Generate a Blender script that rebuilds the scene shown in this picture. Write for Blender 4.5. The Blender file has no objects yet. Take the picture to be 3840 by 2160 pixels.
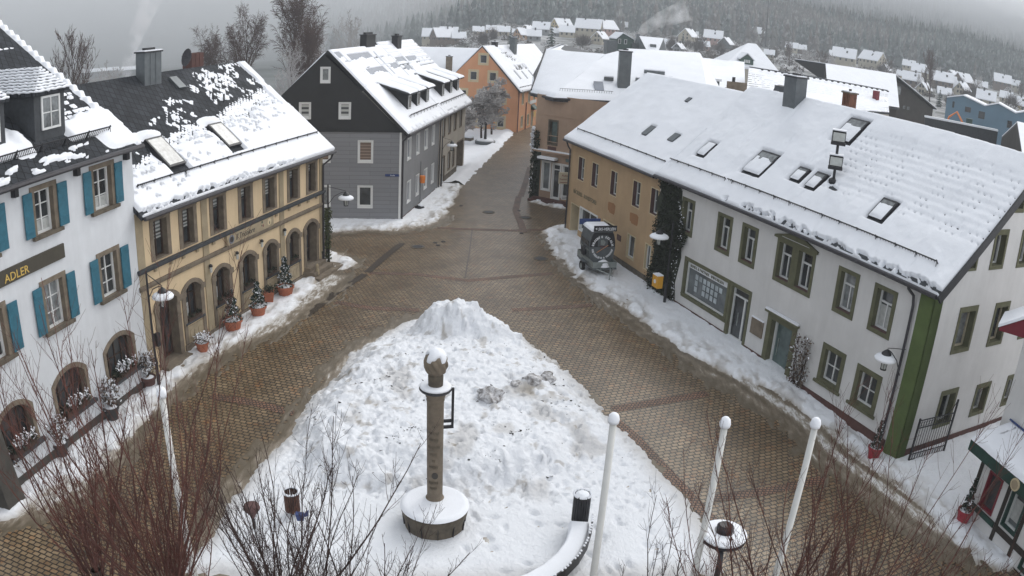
import bpy, bmesh, math, random
import numpy as np
from mathutils import Vector, Matrix
from mathutils.geometry import tessellate_polygon
random.seed(7); PI=math.pi; R=math.radians
sc=bpy.context.scene; COL=sc.collection
def sm(t): t=min(1,max(0,t)); return t*t*(3-2*t)
def nsm(t): t=np.clip(t,0,1); return t*t*(3-2*t)
def gz(x,y): return -0.4*sm((31-y)/9)
# ---------------------------------------------------------------- noise
def vnoise(x,y,seed=0):
    xi=np.floor(x).astype(np.int64); yi=np.floor(y).astype(np.int64); fx=x-xi; fy=y-yi
    fx=fx*fx*(3-2*fx); fy=fy*fy*(3-2*fy)
    def h(a,b):
        v=(a*374761393+b*668265263+seed*974711+12345)&0xffffffff
        v=((v^(v>>13))*1274126177)&0xffffffff; v=(v^(v>>16))&0xffff
        return v/65535.0
    return (h(xi,yi)*(1-fx)+h(xi+1,yi)*fx)*(1-fy)+(h(xi,yi+1)*(1-fx)+h(xi+1,yi+1)*fx)*fy
def fbm(x,y,seed=0,o=4):
    s=0;a=.5;t=0
    for k in range(o): s=s+a*vnoise(x*2**k+17*k,y*2**k+5*k,seed+k); t+=a; a*=.5
    return s/t
def sdf(poly,X,Y):
    d=np.full(X.shape,1e9); ins=np.zeros(X.shape,bool); n=len(poly)
    for i in range(n):
        x0,y0=poly[i];x1,y1=poly[(i+1)%n]; ex,ey=x1-x0,y1-y0
        t=np.clip(((X-x0)*ex+(Y-y0)*ey)/(ex*ex+ey*ey+1e-12),0,1)
        d=np.minimum(d,np.hypot(X-x0-t*ex,Y-y0-t*ey))
        c=((y0<=Y)&(y1>Y))|((y1<=Y)&(y0>Y)); xx=x0+(Y-y0)/(ey if abs(ey)>1e-9 else 1e-9)*ex
        ins^=c&(X<xx)
    return np.where(ins,d,-d)
# ---------------------------------------------------------------- materials
MATS={}
def N(nt,t,**k):
    n=nt.nodes.new(t)
    for a,b in k.items(): setattr(n,a,b)
    return n
def mat(name,col,rough=.8,var=.12,scale=1.5,bump=0,bscale=20,metal=0,spec=.4,col2=None,detail=5,coord='Object',streak=None):
    if streak is None and name.startswith('plaster'): streak=.91
    if name in MATS: return MATS[name]
    m=bpy.data.materials.new(name); m.use_nodes=True; nt=m.node_tree; b=nt.nodes['Principled BSDF']; L=nt.links
    b.inputs['Roughness'].default_value=rough; b.inputs['Metallic'].default_value=metal; b.inputs['Specular IOR Level'].default_value=spec
    tc=N(nt,'ShaderNodeTexCoord')
    n=N(nt,'ShaderNodeTexNoise'); n.inputs['Scale'].default_value=scale; n.inputs['Detail'].default_value=detail; n.inputs['Roughness'].default_value=.65
    L.new(tc.outputs[coord],n.inputs['Vector'])
    cr=N(nt,'ShaderNodeValToRGB'); cr.color_ramp.elements[0].position=.3; cr.color_ramp.elements[1].position=.7
    c2=col2 or tuple(c*(1-2*var) for c in col)
    cr.color_ramp.elements[0].color=(*c2,1); cr.color_ramp.elements[1].color=(*[min(1,c*(1+var*.5)) for c in col],1)
    L.new(n.outputs['Fac'],cr.inputs[0]); L.new(cr.outputs[0],b.inputs['Base Color'])
    if streak:
        mp=N(nt,'ShaderNodeMapping'); mp.inputs['Scale'].default_value=(1.3,1.3,.2); L.new(tc.outputs[coord],mp.inputs[0]); n4=N(nt,'ShaderNodeTexNoise'); n4.inputs['Scale'].default_value=1; n4.inputs['Detail'].default_value=6; n4.inputs['Roughness'].default_value=.7; L.new(mp.outputs[0],n4.inputs[0])
        r4=N(nt,'ShaderNodeMapRange'); r4.inputs[1].default_value=.35; r4.inputs[2].default_value=.6; r4.inputs[3].default_value=streak; r4.inputs[4].default_value=1; L.new(n4.outputs['Fac'],r4.inputs[0])
        m4=N(nt,'ShaderNodeMix',data_type='RGBA',blend_type='MULTIPLY'); m4.inputs[0].default_value=1; L.new(cr.outputs[0],m4.inputs[6]); L.new(r4.outputs[0],m4.inputs[7]); L.new(m4.outputs[2],b.inputs['Base Color'])
    if bump:
        n2=N(nt,'ShaderNodeTexNoise'); n2.inputs['Scale'].default_value=bscale; n2.inputs['Detail'].default_value=4; L.new(tc.outputs[coord],n2.inputs['Vector'])
        bp=N(nt,'ShaderNodeBump'); bp.inputs['Strength'].default_value=.6; bp.inputs['Distance'].default_value=bump
        L.new(n2.outputs['Fac'],bp.inputs['Height']); L.new(bp.outputs[0],b.inputs['Normal'])
    MATS[name]=m; return m
def glassmat(name,col,var=.5,scale=.9):
    m=mat(name,col,rough=.08,var=var,scale=scale,spec=.6,col2=tuple(c*.25 for c in col)); return m
SNOW=mat('snow',(.765,.785,.83),.75,.03,.8,bump=.02,bscale=14,spec=.25)
SNOWD=mat('snow_dirty',(.74,.73,.74),.8,.14,1.6,bump=.03,bscale=12,spec=.2)
M=dict(
 lwhite=mat('plaster_cool_white',(.60,.62,.65),.9,.04,1,bump=.004,bscale=60),
 rwhite=mat('plaster_warm_white',(.61,.605,.60),.9,.05,.6,bump=.004,bscale=60),
 yellow=mat('plaster_yellow',(.63,.49,.315),.9,.04,.8,bump=.003,bscale=60),
 stone=mat('sandstone',(.185,.15,.112),.9,.2,3,bump=.008,bscale=40),
 stoned=mat('sandstone_dark',(.12,.10,.075),.9,.25,3,bump=.008,bscale=40),
 stonel=mat('sandstone_light',(.33,.27,.18),.9,.12,2,bump=.006,bscale=40),
 shutter=mat('teal_paint',(.025,.125,.18),.6,.12,6),
 wframe=mat('white_frame',(.62,.63,.63),.5,.03,4),
 cframe=mat('cream_frame',(.45,.40,.30),.6,.05,4),
 brown=mat('brown_wood',(.055,.032,.022),.6,.25,6),
 slate=mat('slate',(.045,.05,.057),.6,.2,5,bump=.01,bscale=30),
 black=mat('black_cladding',(.020,.021,.023),.75,.1,2),
 iron=mat('dark_iron',(.018,.018,.022),.5,.2,5),
 gutter=mat('gutter_metal',(.035,.033,.04),.45,.2,5),
 zinc=mat('zinc',(.12,.135,.145),.45,.12,3,metal=.3),
 orange=mat('plaster_orange',(.60,.30,.165),.9,.05,.5,bump=.003,bscale=60),
 otrim=mat('trim_cream',(.52,.43,.28),.9,.06,2),
 beige=mat('plaster_beige',(.43,.30,.175),.9,.09,.5,bump=.004,bscale=50),
 tan=mat('plaster_tan',(.36,.255,.185),.9,.09,.7,bump=.004,bscale=50),
 patch=mat('plaster_ochre_patch',(.30,.15,.065),.9,.08,2),
 olive=mat('olive_surround',(.115,.115,.065),.85,.14,3),
 green=mat('green_paint',(.095,.135,.042),.85,.12,1.2),
 dgreen=mat('dark_green_wood',(.012,.05,.038),.6,.2,5),
 plinth=mat('brown_plinth',(.095,.045,.038),.9,.18,2),
 dplinth=mat('grey_plinth',(.06,.055,.048),.9,.2,2),
 mauve=mat('mauve_reveal',(.105,.055,.052),.85,.1,2),
 red=mat('red_paint',(.16,.008,.02),.55,.12,4),
 terra=mat('terracotta',(.36,.12,.065),.8,.12,6),
 redpot=mat('red_pot',(.30,.02,.035),.5,.1,6),
 dpot=mat('dark_pot',(.04,.035,.035),.7,.2,6),
 wood=mat('bin_wood',(.10,.038,.022),.7,.3,10),
 dwood=mat('dark_wood',(.03,.022,.016),.8,.3,8),
 bark=mat('bark',(.055,.035,.028),.9,.3,10),
 twig=mat('twig_red',(.10,.034,.024),.7,.35,3),
 twig2=mat('twig_dark',(.055,.03,.026),.8,.35,3),
 tree=mat('bare_wood',(.075,.055,.048),.9,.25,.4),
 frost=mat('frosted_wood',(.50,.49,.49),.9,.4,1.2,col2=(.16,.14,.13)),
 needle=mat('needles',(.022,.045,.03),.8,.3,4),
 leaf=mat('ivy_leaves',(.022,.032,.014),.7,.4,5),
 dryleaf=mat('dry_leaves',(.14,.10,.07),.8,.4,6),
 brick=mat('chimney_brick',(.14,.06,.035),.9,.3,6),
 steel=mat('galvanised',(.30,.33,.32),.4,.15,4,metal=.5),
 rubber=mat('rubber',(.012,.012,.013),.8,.1,4),
 gold=mat('gold_paint',(.55,.38,.10),.5,.05,4),
 ink=mat('dark_lettering',(.03,.03,.03),.6,.05,4),
 inkg=mat('green_lettering',(.12,.12,.075),.8,.05,4),
 wlet=mat('white_lettering',(.65,.67,.70),.6,.04,4),
 panel=mat('panel_glass',(.22,.24,.28),.25,.12,1.0),
 pole=mat('white_pole',(.60,.60,.58),.45,.05,2),
 yel=mat('yellow_plastic',(.60,.30,.02),.5,.05,4),
 orangeplastic=mat('orange_plastic',(.70,.20,.03),.5,.05,4),
 blue=mat('blue_plastic',(.02,.045,.16),.5,.15,6),
 bluewall=mat('blue_cladding',(.105,.185,.25),.8,.08,.3),
 barn=mat('brown_boards',(.042,.036,.032),.85,.15,1),
 board=mat('sign_board',(.055,.048,.035),.7,.1,3),
 gl=glassmat('window_glass',(.05,.055,.06),.7,.6), glc=glassmat('glass_curtain_painted_sky',(.22,.235,.24),.3,3),  # glc: pale tone of curtained panes; on skylights it paints in reflected sky
 glg=glassmat('frosted_glass',(.11,.16,.155),.2,1), glw=glassmat('shop_glass',(.15,.17,.18),.4,.7),
 blind=mat('blind_slats',(.30,.22,.17),.7,.05,3), gardine=mat('gathered_curtain',(.42,.43,.42),.85,.15,7),
)
def stripes(name,c1,c2,scale,axis='Z',sharp=.5):
    m=bpy.data.materials.new(name); m.use_nodes=True; nt=m.node_tree; b=nt.nodes['Principled BSDF']
    tc=N(nt,'ShaderNodeTexCoord'); w=N(nt,'ShaderNodeTexWave'); w.wave_type='BANDS'; w.bands_direction=axis; w.inputs['Scale'].default_value=scale; w.inputs['Distortion'].default_value=.0
    cr=N(nt,'ShaderNodeValToRGB'); cr.color_ramp.elements[0].position=sharp-.08; cr.color_ramp.elements[1].position=sharp+.08
    cr.color_ramp.elements[0].color=(*c1,1); cr.color_ramp.elements[1].color=(*c2,1)
    nt.links.new(tc.outputs['Object'],w.inputs[0]); nt.links.new(w.outputs['Fac'],cr.inputs[0]); nt.links.new(cr.outputs[0],b.inputs['Base Color']); b.inputs['Roughness'].default_value=.6
    MATS[name]=m; return m
M['zebra']=stripes('double_roller_blind',(.42,.43,.42),(.05,.055,.06),1.1)
M['vene']=stripes('venetian_slats',(.40,.41,.40),(.10,.11,.11),2.2)
M['bblind']=stripes('brown_roller_shutter',(.26,.19,.15),(.13,.09,.07),1.6,sharp=.25)
def brickmat(name,c1,c2,mortar,w,h,ms,rot=0,rough=.6,bump=.01,macro=None,vert=False,spec=.4,off=.5,bias=0):
    m=bpy.data.materials.new(name); m.use_nodes=True; nt=m.node_tree; b=nt.nodes['Principled BSDF']; L=nt.links
    b.inputs['Roughness'].default_value=rough; b.inputs['Specular IOR Level'].default_value=spec
    tc=N(nt,'ShaderNodeTexCoord'); mp=N(nt,'ShaderNodeMapping')
    L.new(tc.outputs['Object'],mp.inputs[0])
    if vert: mp.inputs['Rotation'].default_value=vert
    else: mp.inputs['Rotation'].default_value=(0,0,rot)
    # wobble
    nz=N(nt,'ShaderNodeTexNoise'); nz.inputs['Scale'].default_value=2.2; L.new(tc.outputs['Object'],nz.inputs[0])
    vm=N(nt,'ShaderNodeVectorMath',operation='MULTIPLY_ADD'); vm.inputs[1].default_value=(.07,.07,0) if not vert else (0,0,0)
    L.new(nz.outputs['Color'],vm.inputs[0]); L.new(mp.outputs[0],vm.inputs[2])
    br=N(nt,'ShaderNodeTexBrick'); br.offset=off; br.inputs['Scale'].default_value=1; br.inputs['Brick Width'].default_value=w; br.inputs['Row Height'].default_value=h; br.inputs['Mortar Size'].default_value=ms; br.inputs['Mortar Smooth'].default_value=.25; br.inputs['Bias'].default_value=bias
    br.inputs['Color1'].default_value=(*c1,1); br.inputs['Color2'].default_value=(*c2,1); br.inputs['Mortar'].default_value=(*mortar,1)
    L.new(vm.outputs[0],br.inputs['Vector'])
    out=br.outputs['Color']
    if macro:
        n3=N(nt,'ShaderNodeTexNoise'); n3.inputs['Scale'].default_value=macro[1]; n3.inputs['Detail'].default_value=7; n3.inputs['Roughness'].default_value=.7; L.new(tc.outputs['Object'],n3.inputs[0])
        r3=N(nt,'ShaderNodeValToRGB'); r3.color_ramp.elements[0].position=.38; r3.color_ramp.elements[1].position=.68; r3.color_ramp.elements[0].color=(*macro[0][0],1); r3.color_ramp.elements[1].color=(*macro[0][1],1)
        L.new(n3.outputs['Fac'],r3.inputs[0])
        mx=N(nt,'ShaderNodeMix',data_type='RGBA',blend_type='MULTIPLY'); mx.inputs[0].default_value=1; L.new(out,mx.inputs[6]); L.new(r3.outputs[0],mx.inputs[7]); out=mx.outputs[2]
        if len(macro)>2:
            n5=N(nt,'ShaderNodeTexNoise'); n5.inputs['Scale'].default_value=1.7; n5.inputs['Detail'].default_value=8; n5.inputs['Roughness'].default_value=.75; L.new(tc.outputs['Object'],n5.inputs[0]); r5=N(nt,'ShaderNodeMapRange'); r5.inputs[1].default_value=.53; r5.inputs[2].default_value=.66; L.new(n5.outputs['Fac'],r5.inputs[0])
            m5=N(nt,'ShaderNodeMix',data_type='RGBA',blend_type='MULTIPLY'); L.new(r5.outputs[0],m5.inputs[0]); L.new(out,m5.inputs[6]); m5.inputs[7].default_value=(1.2,.84,.58,1); out=m5.outputs[2]
    L.new(out,b.inputs['Base Color'])
    if bump:
        bp=N(nt,'ShaderNodeBump'); bp.inputs['Distance'].default_value=bump; bp.inputs['Strength'].default_value=.7; bp.invert=True; L.new(br.outputs['Fac'],bp.inputs['Height']); L.new(bp.outputs[0],b.inputs['Normal'])
    MATS[name]=m; return m
CB=dict(c1=(.235,.180,.112),c2=(.138,.104,.062),mortar=(.018,.013,.008),w=.25,h=.175,ms=.026,rough=.36,bump=.03,spec=.5)
M['cobA']=brickmat('cobbles_street',rot=R(-20),macro=([(.66,.58,.48),(1.25,1.2,1.15)],.55,1),**CB)
M['cobB']=brickmat('cobbles_square',rot=R(11),macro=([(.66,.58,.48),(1.2,1.16,1.12)],.5,1),**CB)
M['redsett']=brickmat('red_setts',(.26,.130,.078),(.16,.088,.058),(.02,.014,.01),.13,.13,.02,rough=.5,bump=.015,macro=([(.55,.6,.6),(1.1,1.1,1.1)],1.1))
M['drain']=brickmat('drain_setts',(.055,.042,.03),(.04,.03,.022),(.02,.015,.01),.2,.15,.015,rough=.35,bump=.01)
M['slates']=brickmat('slate_roof',(.040,.044,.052),(.024,.027,.032),(.010,.011,.013),.30,.27,.018,rot=R(40),off=0,rough=.75,spec=.15,bump=.015,macro=([(.75,.75,.75),(1.2,1.2,1.2)],.7))
M['sidA']=brickmat('grey_siding_front',(.20,.205,.22),(.18,.185,.2),(.10,.105,.115),2.6,.27,.008,vert=(R(-90),0,0),rough=.75,bump=.006)
# slush: packed brown ice and torn white streaks
def slushmat():
    m=bpy.data.materials.new('slush'); m.use_nodes=True; nt=m.node_tree; b=nt.nodes['Principled BSDF']; L=nt.links
    tc=N(nt,'ShaderNodeTexCoord'); at=N(nt,'ShaderNodeAttribute'); at.attribute_name='wet'
    n=N(nt,'ShaderNodeTexNoise'); n.inputs['Scale'].default_value=1; n.inputs['Detail'].default_value=9; n.inputs['Roughness'].default_value=.72; n.inputs['Distortion'].default_value=.15
    mp=N(nt,'ShaderNodeMapping'); mp.inputs['Scale'].default_value=(5.5,1.7,3); L.new(tc.outputs['Object'],mp.inputs[0]); L.new(mp.outputs[0],n.inputs[0])
    ad=N(nt,'ShaderNodeMath',operation='MULTIPLY_ADD'); ad.inputs[1].default_value=.55; L.new(at.outputs['Fac'],ad.inputs[0]); 
    L.new(n.outputs['Fac'],ad.inputs[2])
    cr=N(nt,'ShaderNodeValToRGB'); e=cr.color_ramp.elements; e[0].position=.52; e[0].color=(.60,.59,.58,1); e[1].position=.95; e[1].color=(.10,.078,.05,1)
    k=e.new(.60); k.color=(.33,.30,.26,1); k=e.new(.70); k.color=(.19,.155,.115,1)
    L.new(ad.outputs[0],cr.inputs[0]); L.new(cr.outputs[0],b.inputs['Base Color']); b.inputs['Roughness'].default_value=.45
    bp=N(nt,'ShaderNodeBump'); bp.inputs['Distance'].default_value=.03; bp.invert=True; L.new(n.outputs['Fac'],bp.inputs['Height']); L.new(bp.outputs[0],b.inputs['Normal'])
    return m
M['slush']=slushmat()
# ---------------------------------------------------------------- objects
def root(name,label,cat,loc=(0,0,0),group=None):
    o=bpy.data.objects.new(name,None); COL.objects.link(o); o.location=loc; o['label']=label; o['category']=cat
    if group: o['group']=group
    return o
def toploc(o):
    l=Vector(o.location)
    while o.parent: o=o.parent; l+=Vector(o.location)
    return l
def link(name,me,m,parent=None,smooth=False):
    o=bpy.data.objects.new(name,me); COL.objects.link(o)
    if m and not me.materials: me.materials.append(m)
    if parent is not None:
        me.transform(Matrix.Translation(-toploc(parent))); o.parent=parent
    if smooth: me.polygons.foreach_set('use_smooth',[True]*len(me.polygons))
    return o
def tag(o,label,cat,group=None):
    o['label']=label; o['category']=cat
    if group:o['group']=group
    return o
def struct(o): o['kind']='structure'; return o
def stuff(o,label,cat): o['kind']='stuff'; o['label']=label; o['category']=cat; return o
def np_mesh(name,V,F,m,parent=None,smooth=True,attr=None):
    me=bpy.data.meshes.new(name); V=np.asarray(V,np.float32); F=np.asarray(F,np.int32)
    me.vertices.add(len(V)); me.vertices.foreach_set('co',V.ravel()); k=F.shape[1]
    me.loops.add(F.size); me.loops.foreach_set('vertex_index',F.ravel()); me.polygons.add(len(F)); me.polygons.foreach_set('loop_start',np.arange(0,F.size,k,dtype=np.int32))
    try: me.polygons.foreach_set('loop_total',np.full(len(F),k,np.int32))
    except Exception: pass
    me.update(calc_edges=True)
    if attr is not None:
        a=me.attributes.new(attr[0],'FLOAT','POINT'); a.data.foreach_set('value',np.asarray(attr[1],np.float32))
    return link(name,me,m,parent,smooth)
def grid_sheet(name,P3,keep,m,parent=None,attr=None):
    n0,n1=keep.shape; idx=np.arange(n0*n1).reshape(n0,n1)
    kq=keep[:-1,:-1]|keep[1:,:-1]|keep[:-1,1:]|keep[1:,1:]
    F=np.stack([idx[:-1,:-1][kq],idx[1:,:-1][kq],idx[1:,1:][kq],idx[:-1,1:][kq]],1)
    if len(F)==0: return None
    used=np.unique(F); rem=np.zeros(n0*n1,np.int64); rem[used]=np.arange(len(used))
    return np_mesh(name,P3.reshape(-1,3)[used],rem[F],m,parent,True,(attr[0],attr[1].ravel()[used]) if attr else None)
class MB:
    def __init__(s): s.v=[];s.f=[]
    def add(s,vs,fs):
        k=len(s.v); s.v+= [tuple(p) for p in vs]; s.f+=[tuple(i+k for i in f) for f in fs]; return s
    def hexa(s,p): # 8 pts: bottom 4 ccw, top 4
        return s.add(p,[(0,3,2,1),(4,5,6,7),(0,1,5,4),(1,2,6,5),(2,3,7,6),(3,0,4,7)])
    def box(s,fr,u0,u1,d0,d1,z0,z1):
        return s.hexa([fr(u0,d0,z0),fr(u1,d0,z0),fr(u1,d1,z0),fr(u0,d1,z0),fr(u0,d0,z1),fr(u1,d0,z1),fr(u1,d1,z1),fr(u0,d1,z1)])
    def tube(s,pts,rad,n=6,cap=True):
        pts=[Vector(p) for p in pts]; rad=rad if hasattr(rad,'__len__') else [rad]*len(pts); rings=[]; vs=[]
        t=(pts[1]-pts[0]).normalized(); a=t.orthogonal().normalized()
        for i,p in enumerate(pts):
            if 0<i<len(pts)-1: t=(pts[i+1]-pts[i-1]).normalized()
            elif i==len(pts)-1: t=(pts[i]-pts[i-1]).normalized()
            a=(a-t*a.dot(t)); a=a.normalized() if a.length>1e-6 else t.orthogonal().normalized(); b=t.cross(a)
            for k in range(n):
                w=2*PI*k/n; vs.append(p+(a*math.cos(w)+b*math.sin(w))*rad[i])
        fs=[(i*n+k,i*n+(k+1)%n,(i+1)*n+(k+1)%n,(i+1)*n+k) for i in range(len(pts)-1) for k in range(n)]
        if cap: fs+=[tuple(range(n))[::-1],tuple(range((len(pts)-1)*n,len(pts)*n))]
        return s.add(vs,fs)
    def lathe(s,c,prof,n=20,cap=True):
        c=Vector(c); vs=[c+Vector((r*math.cos(2*PI*k/n),r*math.sin(2*PI*k/n),z)) for r,z in prof for k in range(n)]
        fs=[(i*n+k,i*n+(k+1)%n,(i+1)*n+(k+1)%n,(i+1)*n+k) for i in range(len(prof)-1) for k in range(n)]
        if cap: fs+=[tuple(range(n))[::-1],tuple(range((len(prof)-1)*n,len(prof)*n))]
        return s.add(vs,fs)
    def prism(s,fr,poly,d0,d1): # poly in (u,z), extruded in depth
        n=len(poly); vs=[fr(u,d0,z) for u,z in poly]+[fr(u,d1,z) for u,z in poly]
        tri=tessellate_polygon([[Vector((u,z,0)) for u,z in poly]])
        fs=[tuple(t) for t in tri]+[tuple(n+i for i in t[::-1]) for t in tri]+[(i,(i+1)%n,n+(i+1)%n,n+i) for i in range(n)]
        return s.add(vs,fs)
    def build(s,name,m,parent=None,smooth=False):
        me=bpy.data.meshes.new(name); me.from_pydata([tuple(p) for p in s.v],[],s.f); me.update()
        return link(name,me,m,parent,smooth)
class Fr:
    def __init__(s,o,e,sg=1): s.o=Vector((o[0],o[1])); s.e=Vector(e).normalized(); s.n=Vector((-s.e.y,s.e.x))*sg; s.sg=sg
    def __call__(s,u,d,z): p=s.o+s.e*u+s.n*d; return Vector((p.x,p.y,z))
def text(body,fr,u,z,size,m,parent,d=-.03,name='lettering',shear=0,align='LEFT',ext=.008,rot=0,sx=1.0,off=0):
    c=bpy.data.curves.new(name,'FONT'); c.body=body; c.size=size; c.extrude=ext; c.shear=shear; c.align_x=align; c.resolution_u=2; c.offset=off
    o=bpy.data.objects.new('tmp',c); COL.objects.link(o)
    dg=bpy.context.evaluated_depsgraph_get(); me=bpy.data.meshes.new_from_object(o.evaluated_get(dg)); bpy.data.objects.remove(o)
    X=Vector((fr.e.x,fr.e.y,0))*fr.sg; Z=-Vector((fr.n.x,fr.n.y,0)); Y=Vector((0,0,1))
    Mx=Matrix((X,Y,Z)).transposed().to_4x4(); Mx=Matrix.Translation(fr(u,d,z))@Mx@Matrix.Rotation(rot,4,'Z')@Matrix.Diagonal((sx,1,1,1))
    me.transform(Mx); me.name=name
    me.materials.clear()
    return link(name,me,m,parent)
def arch_poly(u0,u1,z0,z1,rise,k=9):
    if rise<=0: return [(u0,z0),(u1,z0),(u1,z1),(u0,z1)]
    p=[(u0,z0),(u1,z0)]; zs=z1-rise; w=(u1-u0)/2; uc=(u0+u1)/2; r=(w*w+rise*rise)/(2*rise); a=math.asin(min(1,w/r))
    for i in range(k+1):
        t=a-2*a*i/k; p.append((uc+r*math.sin(t),z1-r+r*math.cos(t)))
    return p
class Facade:
    def __init__(s,fr,parent): s.fr=fr; s.p=parent; s.holes=[]
    def window(s,u0,u1,z0,z1,sw=.15,bot=None,top=None,sur='olive',fm='wframe',gl='gl',rd=.2,proud=.03,rise=0,fw=.07,vb=(.5,),hb=(),bw=.035,name='window',sill=None,door=False,pm=None,transom=None,curtain=None):
        fr=s.fr; bot=sw if bot is None else bot; top=sw if top is None else top
        out=arch_poly(u0,u1,z0,z1,rise*(1 if rise else 0)+ (sw*.3 if rise else 0)); inn=arch_poly(u0+sw,u1-sw,z0+bot,z1-top,rise)
        s.holes.append(inn); n=len(out); b=MB()
        vs=[fr(u,-proud,z) for u,z in out]+[fr(u,-proud,z) for u,z in inn]+[fr(u,.01,z) for u,z in out]+[fr(u,rd,z) for u,z in inn]
        fs=[]
        for i in range(n):
            j=(i+1)%n; fs+=[(i,j,n+j,n+i),(2*n+i,2*n+j,j,i),(n+i,n+j,3*n+j,3*n+i)]
        b.add(vs,fs); w=b.build(name,M[sur],s.p)
        a0,a1,b0,b1=u0+sw,u1-sw,z0+bot,z1-top
        f=MB(); ip=arch_poly(a0+fw,a1-fw,b0+fw,b1-fw,rise*.92); k=len(ip)
        d0,d1=rd-.06,rd+.01
        vs=[fr(u,d0,z) for u,z in inn]+[fr(u,d0,z) for u,z in ip]+[fr(u,d1,z) for u,z in ip]
        fs=[];
        for i in range(k):
            j=(i+1)%k; fs+=[(i,j,k+j,k+i),(k+i,k+j,2*k+j,2*k+i)]
        f.add(vs,fs)
        zt=b1-fw-(rise*.5 if rise else 0)
        for t in vb:
            uu=a0+(a1-a0)*t; f.box(fr,uu-bw/2-.01,uu+bw/2+.01,d0+.012,d1,b0+fw,(b0+(b1-b0)*transom if transom else zt))
        for t in hb:
            zz=b0+(b1-b0)*t; f.box(fr,a0+fw,a1-fw,d0+.016,d1,zz-bw/2,zz+bw/2)
        if transom: zz=b0+(b1-b0)*transom; f.box(fr,a0+fw,a1-fw,d0+.006,d1,zz-.035,zz+.035)
        f.build('door_frame' if door else 'frame',M[fm],w)
        g=MB(); g.add([fr(a0,rd,b0),fr(a1,rd,b0),fr(a1,rd,b1),fr(a0,rd,b1)],[(0,1,2,3)]); g.build('pane',M[gl],w)
        if curtain:
            cm,c0,c1,q0,q1=curtain
            g=MB(); g.box(fr,a0+(a1-a0)*c0,a0+(a1-a0)*c1,rd-.012,rd-.004,b0+(b1-b0)*q0,b0+(b1-b0)*q1); g.build('curtain',M[cm],w)
        if sill:
            g=MB(); g.box(fr,u0-sill[0],u1+sill[0],-sill[1],rd-.07,z0+bot-.07,z0+bot+.01) if sill[2]=='in' else g.box(fr,u0-sill[0],u1+sill[0],-sill[1],-proud-.001,z0-.02,z0+.09)
            g.build('sill',M[sill[3]],w)
        return w
    def shutter(s,w,u0,u1,z0,z1,m='shutter'):
        b=MB(); fr=s.fr; b.box(fr,u0,u1,-.085,-.045,z0,z1)
        for zz in (z0+.18,z1-.28): b.box(fr,u0+.02,u1-.02,-.105,-.086,zz,zz+.1)
        b.box(fr,(u0+u1)/2-.02,(u0+u1)/2+.02,-.09,-.0855,z0+(z1-z0)*.62,z0+(z1-z0)*.68)
        return b.build('shutter',M[m],w)
    def wall(s,outline,m,name='wall',t=.3):
        fr=s.fr; loops=[outline]+s.holes; pts=[q for l in loops for q in l]
        tri=tessellate_polygon([[Vector((u,z,0)) for u,z in l] for l in loops])
        b=MB(); b.add([fr(u,0,z) for u,z in pts],[tuple(x) for x in tri])
        return b.build(name,m if not isinstance(m,str) else M[m],s.p)
def solid(parent,name,poly3,thick,m):
    """polygon (list of 3D points) extruded by the vector thick"""
    n=len(poly3); P=[Vector(p) for p in poly3]; t=Vector(thick)
    b=MB(); b.add(P+[p+t for p in P],[tuple(range(n))[::-1],tuple(range(n,2*n))]+[(i,(i+1)%n,n+(i+1)%n,n+i) for i in range(n)])
    return b.build(name,m if not isinstance(m,str) else M[m],parent)
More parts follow.
